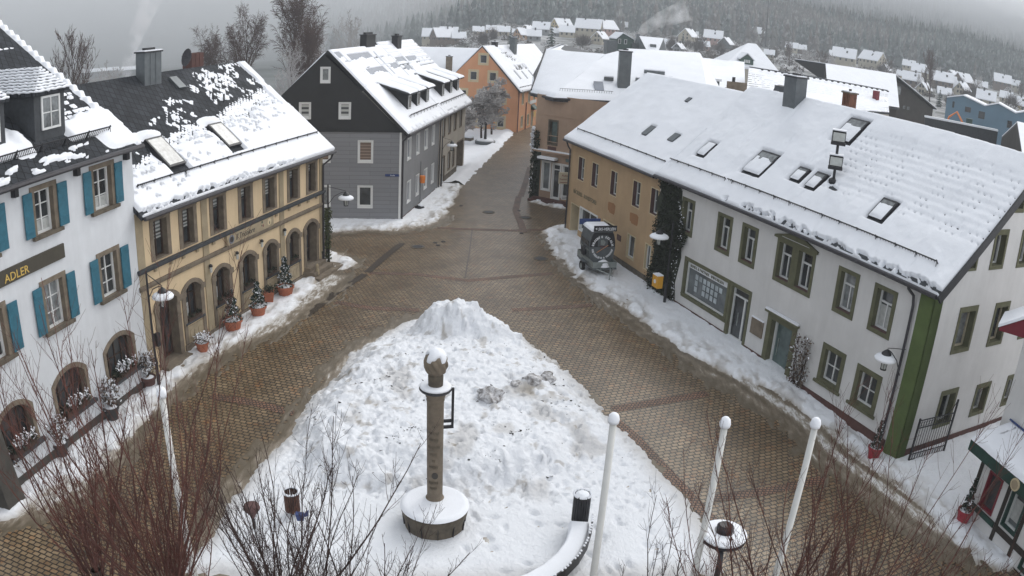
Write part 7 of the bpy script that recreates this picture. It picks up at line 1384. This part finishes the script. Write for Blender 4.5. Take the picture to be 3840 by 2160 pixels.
def arctext(s,r,cu,cz,a0,a1,size,inv=False):
    for i,chh in enumerate(s):
        if chh==' ': continue
        a=a0+(a1-a0)*i/(len(s)-1); u=cu+r*math.cos(a); z_=cz+r*math.sin(a); rot=(a-PI/2) if not inv else (a+PI/2)
        text(chh,TF,u-math.cos(rot)*size*.33+math.sin(rot)*size*.35,z_-math.sin(rot)*size*.33-math.cos(rot)*size*.35,size,M['wlet'],bd,d=.522,name='letter',rot=rot,ext=.003,off=.012)
arctext("BRAUN'S SKIALM",.56,.67,zo+.92,R(168),R(12),.155)
arctext("SKIVERLEIH & VERKAUF",.56,.67,zo+.88,R(192),R(348),.125,inv=True)
text('SKISCHULE',TF,.44,zo+1.38,.09,M['wlet'],bd,d=.523,name='letter',sx=.95) if 0 else None
b=MB(); 
b.tube([TF(.35,.51,zo+.62),TF(.98,.51,zo+1.02)],.016,4); b.build('painted_ski',M['orange'],bd)
b=MB(); b.tube([TF(.5,.51,zo+1.0),TF(.62,.51,zo+.92),TF(.72,.51,zo+1.0),TF(.8,.51,zo+.95)],.014,4); b.build('painted_skier',M['red'],bd); b=MB(); b.prism(TF,[(.55,zo+1.05),(.75,zo+1.0),(.82,zo+1.2),(.7,zo+1.32),(.55,zo+1.3)],.515,.527); b.build('painted_skier',M['steel'],bd)
b=MB(); b.box(TF,.08,1.36,.42,.47,zo+1.80,zo+2.10); bo=b.build('roof_sign',M['iron'],t); text('SKI-VERLEIH',TF,.30,zo+1.86,.21,M['wlet'],bo,d=.415,shear=.15,sx=.88,ext=.003,off=.006)
b=MB(); b.prism(TF,[(.14,zo+1.95),(.24,zo+1.88),(.24,zo+2.02)],.412,.419); b.build('arrow',M['wlet'],bo)
b=MB(); b.box(TF,-.2,1.0,1.95,2.0,zo+1.8,zo+2.1); b.build('rear_sign',M['blue'],t)
X,Y=np.meshgrid(np.linspace(-.0,1.3,30),np.linspace(.5,1.98,30),indexing='ij'); P=np.zeros(X.shape+(3,)); P[...,0]=TF.o.x+X*TF.e.x+Y*TF.n.x; P[...,1]=TF.o.y+X*TF.e.y+Y*TF.n.y; P[...,2]=zo+1.77+.2*np.sqrt(np.clip(np.minimum(np.minimum(X,1.3-X),np.minimum(Y-.5,1.98-Y))/.15,0,1)); grid_sheet('snow_cap',P,np.ones(X.shape,bool),SNOW,bd)
# ================================================================ pots, small firs, shrubs
def pot(t,x,y,z,r,h,m,snow=True):
    b=MB(); b.lathe((x,y,z),[(r*.72,0),(r*.95,h*.8),(r*1.06,h*.82),(r*1.06,h),(r*.9,h),(r*.88,h*.9)],18); p=b.build('pot',M[m],t,False)
    b=MB(); b.lathe((x,y,z),[(r*.9,h*.88),(r*.5,h*1.0),(.01,h*1.02)],14); b.build('snow_fill',SNOW,p); return p
def potfir(label,x,y,z,r,h,H,m='terra',lt='needle',cone=False,group='potted little firs along the restaurant front',name='potted_fir',cat='potted fir'):
    t=root(name,label,cat,(x,y,z),group); pot(t,x,y,z,r,h,m); rg=random.Random(int(abs(x*100)))
    R0=r*1.25 if not cone else r*.55
    def f(rr):
        v=rr.random()**.8; rad=(R0 if not cone else R0*1.5)*(1-v*.85)*(.5+.5*rr.random()**.4)*1.0; a=rr.uniform(0,6.283); k=.75+.25*math.sin(v*22)
        return Vector((x+math.cos(a)*rad*k,y+math.sin(a)*rad*k,z+h*.95+v*H))
    leaves('needles' if lt=='needle' else 'foliage',1500 if not cone else 1100,f,.035,M[lt],t,rg); leaves('snow_clumps',230 if not cone else 110,f,.04,SNOW,t,rg)
    b=MB(); b.tube([(x,y,z+h*.5),(x,y,z+h+H*.8)],.025,5); b.build('trunk',M['bark'],t)
z=0.05
potfir('tallest potted fir, by the restaurant steps',-10.72,34.74,z,.42,.5,1.45); potfir('potted fir next to the square planter',-11.2,31.95,z,.38,.48,1.15); potfir('potted fir nearest the arched window of the restaurant left half',-11.8,30.2,z-.02,.42,.5,1.35)
t=root('planter','square terracotta planter with frosted stalks between two potted firs','planter',(-11.2,33.6,0)); fr=Fr((-11.4,33.4),(.97,.25),1); b=MB(); b.hexa([fr(.08,.08,0),fr(.42,.08,0),fr(.42,.42,0),fr(.08,.42,0),fr(0,0,.6),fr(.5,0,.6),fr(.5,.5,.6),fr(0,.5,.6)]); b.build('pot',M['terra'],t); leaves('foliage',150,lambda r:Vector((-11.2+r.gauss(0,.15),33.65+r.gauss(0,.15),.6+r.uniform(0,.25))),.04,M['leaf'],t)
t=root('small_pot','small terracotta pot with snowy plant by the cellar window','plant pot',(-12.4,28.0,0)); pot(t,-12.4,28.0,-.05,.28,.4,'terra'); leaves('foliage',160,lambda r:Vector((-12.4+r.gauss(0,.17),28.0+r.gauss(0,.17),.4+r.uniform(0,.2))),.045,M['dryleaf'],t); leaves('snow_clumps',120,lambda r:Vector((-12.4+r.gauss(0,.17),28.0+r.gauss(0,.17),.45+r.uniform(0,.2))),.05,SNOW,t)
gs='snowy shrubs in dark pots along the hotel'
for (x,y,l,s,m) in ((-13.85,22.3,'bushy snowy shrub in a dark pot between the two hotel windows',1.0,'dpot'),(-14.5,19.5,'snowy shrub in a dark pot before the middle hotel window',.95,'dpot'),(-13.5,24.9,'shrub in a reddish pot by the hotel corner lamp',.8,'plinth'),(-15.0,16.9,'shrub in a dark pot nearest the buttress at the left edge',.7,'dpot')):
    t=root('potted_shrub',l,'potted shrub',(x,y,-.4),gs); pot(t,x,y,-.35,.3,.5,m); rg=random.Random(int(y*10)); b=MB()
    for k in range(26): a=rg.uniform(0,6.28); d=rg.uniform(.1,.38)*s; b.tube([(x,y,.1),(x+math.cos(a)*d*.6,y+math.sin(a)*d*.6,.4*s),(x+math.cos(a)*d,y+math.sin(a)*d,.55+rg.uniform(.1,.5)*s)],.008,3)
    b.build('stems',M['bark'],t); ff_=lambda r,x=x,y=y,s=s:(lambda v:Vector((x,y,.72))+Vector((v[0]*.36*s,v[1]*.36*s,v[2]*.4*s)))([r.gauss(0,.55) for _ in range(3)])
    leaves('foliage',520,ff_,.04,M['dryleaf'],t,rg); leaves('snow_clumps',330,ff_,.045,SNOW,t,rg)
potfir('slim cone shaped conifer in a red pot at the green pilaster',12.95,22.4,-.30,.27,.46,1.05,'redpot','needle',True,'red pots with slim conifers','potted_conifer','potted conifer')
potfir('slim conifer in a red pot beside the half timbered shop',14.65,18.2,-.30,.27,.46,1.2,'redpot','needle',True,'red pots with slim conifers','potted_conifer','potted conifer')
t=root('yard_gate','black wrought iron gate standing open by the green pilaster','gate',B(1.2,-.35,-.4)); fg_=Fr(B(.38,-.35,0)[:2],(.95,.31),1)
b=MB(); 
for u in (0,1.95): b.box(fg_,u-.03,u+.03,-.03,.03,-.6,1.4 if u<1 else 1.85)
for zz in (-.3,-.05,1.0,1.3): b.box(fg_,.03,1.92,-.015,.015,zz,zz+.035)
b.build('gate_frame',M['iron'],t); b=MB()
for k in range(1,14): u=k*.14; b.tube([fg_(u,0,-.28),fg_(u,0,1.31)],.010,4)
b.tube([fg_(1.5,0,1.33),fg_(1.75,0,1.5),fg_(1.95,0,1.85)],.015,4)
b.build('bars',M['iron'],t); b=MB()
for k in range(13): 
    for zz in (1.16,-.17):
        c=fg_(.07+k*.14,0,zz); pts=[c+Vector((fg_.e.x*math.cos(a)*.055,fg_.e.y*math.cos(a)*.055,math.sin(a)*.085)) for a in [j*PI/5 for j in range(11)]]; b.tube(pts,.009,3,cap=False)
b.build('ring_ornaments',M['iron'],t)
# restaurant: bin, broom, A-frame by the steps
t=root('waste_container','dark rubbish bin beside the restaurant steps','bin',(-10.15,39.4,0)); fr=Fr((-10.35,39.25),(.97,.25),1); b=MB(); b.box(fr,0,.42,0,.42,.0,.85); b.build('bin_body',M['iron'],t); b=MB(); b.box(fr,-.03,.45,-.03,.45,.851,.92); b.build('lid',M['rubber'],t)
t=root('stone_figure','small pale figure on the lower restaurant step','figurine',C(12.75,-.6,.16)); c=C(12.75,-.6,.165); b=MB(); b.lathe(c,[(.1,0),(.13,.1),(.1,.3),(.06,.38),(.09,.45),(.08,.55),(.01,.62)],12); b.build('figure_body',M['stonel'],t,True)
# shop signs near the bakery corner
t=root('advertising_sign','cream projecting sign on the bakery corner reading Auto','sign',(3.4,53.2,2.2)); fr=Fr((2.75,53.3),(1,0),1); b=MB(); b.box(fr,0,.75,0,.16,2.25,3.05); bd=b.build('sign_board',M['cframe'],t); text('Auto',fr,.2,2.78,.2,M['red'],bd,d=-.006); text('Reparatur',fr,.07,2.55,.15,M['red'],bd,d=-.006,sx=.85); b=MB(); b.box(fr,.1,.65,-.006,-.001,2.34,2.38); b.build('sign_stripe',M['red'],bd); b=MB(); b.tube([fr(.7,.05,0),fr(.7,.05,2.3)],.03,5); b.build('post',M['iron'],t)
t=root('direction_sign','small white sign low on the post below the cream one','sign',(3.5,53.2,1.3)); fr=Fr((2.98,53.22),(1,0),1); boxpart(t,fr,0,.47,-.03,-.0,1.2,1.48,'sign_board','wlet'); b=MB(); b.box(fr,.06,.4,-.036,-.031,1.36,1.39); b.box(fr,.06,.36,-.036,-.031,1.27,1.3); b.build('lettering_lines',M['ink'],t)
# delivery sign pole by grey house
t=root('orange_bucket_sign','orange drum shaped marker on a thin pole beside the grey house','sign',(-6.9,55,0)); b=MB(); b.tube([(-6.75,54.6,0),(-6.75,54.6,3.1)],.025,5); b.build('post',M['zinc'],t); b=MB(); b.lathe((-6.6,54.5,1.6),[(.16,0),(.2,.3),(.2,.5),(.05,.52)],12); b.build('marker_drum',M['orangeplastic'],t)
t=root('grit_bag','dark sack with snow on it at the foot of the grey wall','sack',(-6.8,53.4,0)); b=MB(); b.lathe((-6.6,53.2,0.05),[(.3,0),(.34,.12),(.2,.25),(.02,.28)],10); b.build('sack_body',M['iron'],t,True); b=MB(); b.lathe((-6.55,53.2,0.25),[(.22,0),(.18,.12),(.02,.16)],10); b.build('snow_cap',SNOW,t,True)
# stone trough in the far street
t=root('stone_trough','round stone trough with a dark post, filled with snow, by the frosted trees','fountain',(-3.6,82.9,0)); b=MB(); b.lathe((-3.6,82.9,0),[(1.0,-.1),(1.08,.45),(.98,.5),(.95,.42)],28); b.build('basin',M['zinc'],t); b=MB(); b.lathe((-3.6,82.9,0),[(.97,.44),(.8,.6),(.1,.64)],24); b.build('snow_fill',SNOW,t,True); b=MB(); b.tube([(-3.6,82.9,.5),(-3.6,82.9,2.2)],[.16,.1],8); b.lathe((-3.6,82.9,2.15),[(.16,0),(.14,.2),(.02,.3)],8); b.build('post',M['iron'],t)
t=root('low_wall','low curved stone wall topped with snow beside the trough','wall',(-5,84,0)); loft('wall_body',[(-6.5,84.6),(-5.2,84.0),(-4.9,84.8)],[(-6.5,84.9),(-5.3,84.3),(-5.2,84.9)],-.1,.5,'stoned',t); loft('snow_cap',[(-6.5,84.55),(-5.15,83.95),(-4.85,84.8)],[(-6.5,84.95),(-5.3,84.35),(-5.25,84.95)],.501,.68,SNOW,t)
# dark rubble lumps in the mound
rg=random.Random(14)
for i,(x,y,s,l) in enumerate(((.9,25.9,.34,'dark icy boulder on the upper right of the snow heap'),(1.45,26.3,.26,'icy lump just right of the largest boulder on the snow heap'),(-.55,24.6,.42,'largest brownish icy boulder in the middle of the snow heap'),(.35,25.6,.2,'small dark stone between the icy boulders'))):
    b=MB(); bm=bmesh.new(); bmesh.ops.create_icosphere(bm,subdivisions=3,radius=s)
    zt=.62+.12*i%2
    for v in bm.verts:
        n_=v.co.normalized(); k=1+.55*(float(fbm(np.array([n_.x*2.2+i]),np.array([n_.y*2.2+n_.z*2]),220+i)[0])-.5)*2; v.co*=k; v.co.z*=.75
    me=bpy.data.meshes.new('icy_boulder'); bm.to_mesh(me); bm.free(); me.transform(Matrix.Translation((x,y,.60)))
    tag(link('icy_boulder',me,mat('dirty_ice',(.60,.60,.62),.7,.5,6,bump=.06,bscale=14,col2=(.07,.055,.04))),l,'ice lump','icy boulders on the snow heap')
# ================================================================ foreground twig trees
def twig_tree(label,x,y,zf,ztop,spread,n,seed,lean=(0,0),m='twig',ang=.55,side=22,tr=.09):
    m='twig2' if m=='bark' else m
    rg=random.Random(seed); t=root('twiggy_tree',label,'tree',(x,y,-.5),'leafless young trees below the camera')
    b=MB(); b.tube([(x,y,-.5),(x+.03,y,zf*.5),(x,y,zf)],[tr*1.3,tr,tr*.85],8,cap=False); b.build('trunk',M['bark'],t)
    b=MB(); c=MB()
    for i in range(n):
        a=2*PI*(i+rg.random()*.8)/n; e=rg.uniform(.15,1)**.7*ang; d=Vector((math.cos(a)*math.sin(e)*spread+lean[0],math.sin(a)*math.sin(e)*spread*.8+lean[1],math.cos(e))).normalized()
        p=Vector((x,y,zf-rg.uniform(0,1.6))); L=(ztop-p.z)*rg.uniform(.45,1.0)/max(.6,d.z); r=rg.uniform(.008,.018); pts=[p]; q=p; k=9; dd=d
        for j in range(k):
            dd=(dd+Vector((rg.gauss(0,.085),rg.gauss(0,.085),.07))).normalized(); q=q+dd*L/k; pts.append(q)
        b.tube(pts,[r*(1-.88*j/k)+.0025 for j in range(k+1)],5,cap=False)
        for s_ in range(side):
            tt=(.12+.86*rg.random())*k; j=min(k-1,int(tt)); base=pts[j].lerp(pts[j+1],tt-j); ax=Vector((rg.gauss(0,1),rg.gauss(0,1),rg.gauss(0,.3))).normalized(); sd=(dd*.8+ax*.6+Vector((0,0,.35))).normalized(); l=L*rg.uniform(.08,.28)*(1.15-tt/k*.6); q=base; sp=[q]; sdd=sd
            for u in range(4): sdd=(sdd+Vector((rg.gauss(0,.1),rg.gauss(0,.1),.12))).normalized(); q=q+sdd*l/4; sp.append(q)
            rr_=r*.26*(1-.5*tt/k)+.0018; c.tube(sp,[rr_,rr_*.85,rr_*.7,rr_*.6,.0018],3,cap=False)
            for v in range(2):
                w_=rg.randrange(1,4); ax=Vector((rg.gauss(0,1),rg.gauss(0,1),rg.gauss(0,.4))).normalized(); e2=(sdd*.7+ax*.6).normalized(); l2=l*rg.uniform(.2,.5); c.tube([sp[w_],sp[w_]+e2*l2*.5,sp[w_]+(e2+Vector((0,0,.2)))*l2],[.0028,.0024,.0018],3,cap=False)
    b.build('branches',M[m],t); c.build('twigs',M[m],t); return t
twig_tree('largest dark red twiggy tree filling the lower left corner',-4.25,7.3,6.1,9.9,1.1,40,51,(-.12,.25),ang=.72)
twig_tree('twiggy tree reaching in front of the hotel at the left edge',-5.6,7.6,5.9,9.1,1.0,26,52,(-.10,.22),ang=.7)
twig_tree('dark twiggy tree left of the column foot, behind the litter bin',-2.85,7.9,5.6,7.9,1.15,34,53,(-.02,.25),'bark',ang=.75,side=26)
twig_tree('sparse dark twigs reaching right below the column base',-1.95,8.0,5.2,6.85,1.3,22,56,(.12,.2),'bark',ang=.75,side=20)
twig_tree('reddish twiggy tree in the lower right, around the foreground lamp',3.7,7.3,5.6,7.75,1.25,46,54,(.02,.22),ang=.8,side=26)
twig_tree('reddish twiggy tree at the right, in front of the wet street',5.0,7.4,5.4,7.75,1.2,44,55,(.08,.2),ang=.8,side=26)
twig_tree('sparse twigs before the bench, left of the foreground lamp',2.35,8.6,5.0,6.55,1.0,11,57,(.0,.15),'bark',ang=.7,side=16)
t=root('radio_mast','thin dark mast rising from the wooded hillside out of the picture','mast',polar_(16.9,430,12)) if 0 else None
# ================================================================ smoke, fog, haze
def volmat(name,dens,col=(.9,.92,.95),an=.0):
    m=bpy.data.materials.new(name); m.use_nodes=True; nt=m.node_tree; nt.nodes.clear(); v=nt.nodes.new('ShaderNodeVolumePrincipled'); o=nt.nodes.new('ShaderNodeOutputMaterial'); v.inputs['Density'].default_value=dens; v.inputs['Color'].default_value=(*col,1); v.inputs['Anisotropy'].default_value=an; nt.links.new(v.outputs[0],o.inputs['Volume']); return m
def ellipsoid(name,c,r,rot,m,label,cat,bumpy=.12,seed=1):
    bm=bmesh.new(); bmesh.ops.create_icosphere(bm,subdivisions=4,radius=1)
    for v in bm.verts: n_=v.co.normalized(); v.co=n_*(1+bumpy*(float(fbm(np.array([n_.x*3+9]),np.array([n_.y*3+n_.z*4+9]),seed)[0])-.5)*2)
    me=bpy.data.meshes.new(name); bm.to_mesh(me); bm.free(); me.transform(Matrix.Translation(c)@Matrix.Rotation(rot,4,'Z')@Matrix.Diagonal((*r,1)))
    o=link(name,me,m); me.polygons.foreach_set('use_smooth',[True]*len(me.polygons)); return stuff(o,label,cat)
FG=volmat('fog_volume',.012); 
def polar(azd,D_,z): a=math.radians(azd); return Vector((D_*math.sin(a),D_*math.cos(a),z))
ellipsoid('fog_bank',polar(34,650,66),(330,70,24),-R(34)-.0,volmat('fog_volume_hill',.018),'low cloud lying across the hillside at the upper right','fog',.1,2)
ellipsoid('fog_bank',polar(18,720,84),(240,60,20),-R(18),volmat('fog_volume_thin',.014),'thin cloud along the hilltop above the village','fog',.1,3)
ellipsoid('fog_bank',polar(-34,560,22),(330,190,60),R(34),volmat('fog_volume_valley',.006),'thick fog filling the valley on the left','fog',.1,4)
hb_=MB(); hb_.hexa([(-1500,-60,-30),(1500,-60,-30),(1500,1500,-30),(-1500,1500,-30),(-1500,-60,135),(1500,-60,135),(1500,1500,135),(-1500,1500,135)])
stuff(hb_.build('haze',volmat('haze_volume',.0006,(.86,.90,.94))),'cold winter haze over the town','haze')
# chimney smoke
def smoke(label,pts,rad,dens,seed,sc_):
    m=volmat('smoke_volume_%d'%seed,dens,(.95,.95,.97)); nt=m.node_tree; v=[n for n in nt.nodes if n.type=='PRINCIPLED_VOLUME'][0]; tc=N(nt,'ShaderNodeTexCoord'); nz=N(nt,'ShaderNodeTexNoise'); nz.inputs['Scale'].default_value=sc_; nz.inputs['Detail'].default_value=3; nt.links.new(tc.outputs['Object'],nz.inputs[0]); mr=N(nt,'ShaderNodeMapRange'); mr.inputs[1].default_value=.42; mr.inputs[2].default_value=.72; mr.inputs[4].default_value=dens; nt.links.new(nz.outputs['Fac'],mr.inputs[0]); nt.links.new(mr.outputs[0],v.inputs['Density'])
    bm=MB(); bm.tube(pts,rad,12); o=bm.build('smoke',m,None,True); stuff(o,label,'smoke')
smoke('pale smoke plume rising behind the metal chimney box',[(-50.5,92,2.0),(-50.0,92,6),(-48.8,92,10.5),(-46.5,92,15.5),(-43,92,21)],[.3,.7,1.0,1.4,1.8],.9,1,.55)
smoke('thin smoke rising over the village in the middle',[(41,300,10),(44,300,14),(50,300,18),(60,300,23)],[.8,2,3.2,4.5],.22,2,.2)
# ================================================================ light, sky, camera
w=bpy.data.worlds.new('World'); sc.world=w; w.use_nodes=True; nt=w.node_tree; bg=nt.nodes['Background']; sky=N(nt,'ShaderNodeTexSky'); sky.sky_type='NISHITA'; sky.sun_disc=False; sky.sun_elevation=R(20); sky.sun_rotation=R(60); sky.air_density=1; sky.dust_density=4
hs=N(nt,'ShaderNodeHueSaturation'); hs.inputs['Saturation'].default_value=.18; nt.links.new(sky.outputs[0],hs.inputs['Color'])
mx=N(nt,'ShaderNodeMix',data_type='RGBA'); mx.inputs[0].default_value=.8
# overcast dome: brighter towards the right hand side of the view
tc=N(nt,'ShaderNodeTexCoord'); sp=N(nt,'ShaderNodeSeparateXYZ'); nt.links.new(tc.outputs['Generated'],sp.inputs[0]); mr=N(nt,'ShaderNodeMapRange'); mr.inputs[1].default_value=-.2; mr.inputs[2].default_value=.7; nt.links.new(sp.outputs[0],mr.inputs[0])
nz=N(nt,'ShaderNodeTexNoise'); nz.inputs['Scale'].default_value=3; nz.inputs['Detail'].default_value=4; nt.links.new(tc.outputs['Generated'],nz.inputs[0]); ad=N(nt,'ShaderNodeMath',operation='MULTIPLY_ADD'); ad.inputs[1].default_value=.35; nt.links.new(nz.outputs['Fac'],ad.inputs[0]); nt.links.new(mr.outputs[0],ad.inputs[2])
cr=N(nt,'ShaderNodeValToRGB'); cr.color_ramp.elements[0].color=(5.0,5.35,5.8,1); cr.color_ramp.elements[1].color=(11.0,11.1,11.3,1); cr.color_ramp.elements[0].position=.1; nt.links.new(ad.outputs[0],cr.inputs[0])
nt.links.new(hs.outputs[0],mx.inputs[6]); nt.links.new(cr.outputs[0],mx.inputs[7]); nt.links.new(mx.outputs[2],bg.inputs[0]); bg.inputs[1].default_value=.1
sd=bpy.data.lights.new('sun','SUN'); sd.energy=1.0; sd.angle=R(30); sd.color=(1,.97,.92); so=bpy.data.objects.new('sun',sd); COL.objects.link(so); so.rotation_euler=(R(50),R(0),R(150)); 
cd=bpy.data.cameras.new('camera'); cam=bpy.data.objects.new('camera',cd); COL.objects.link(cam)
cd.type='PANO'; cd.panorama_type='FISHEYE_LENS_POLYNOMIAL'; cd.sensor_width=36; cd.fisheye_fov=R(120); cd.clip_end=6000; cd.clip_start=.1
k1=3840/36/3016.4; cd.fisheye_polynomial_k0=0; cd.fisheye_polynomial_k1=-k1; cd.fisheye_polynomial_k2=0; cd.fisheye_polynomial_k3=-.046*k1**3; cd.fisheye_polynomial_k4=0
cam.matrix_world=Matrix.Translation((0,0,13))@Matrix.Rotation(R(71),4,'X')@Matrix.Rotation(.053,4,'Z'); sc.camera=cam
vs_=sc.view_settings; vs_.view_transform='Standard'; vs_.look='None'; vs_.gamma=1; vs_.exposure=.60
sc.cycles.use_denoising=True; sc.cycles.max_bounces=6; sc.cycles.diffuse_bounces=3; sc.cycles.glossy_bounces=2; sc.cycles.volume_bounces=1; sc.cycles.transparent_max_bounces=8
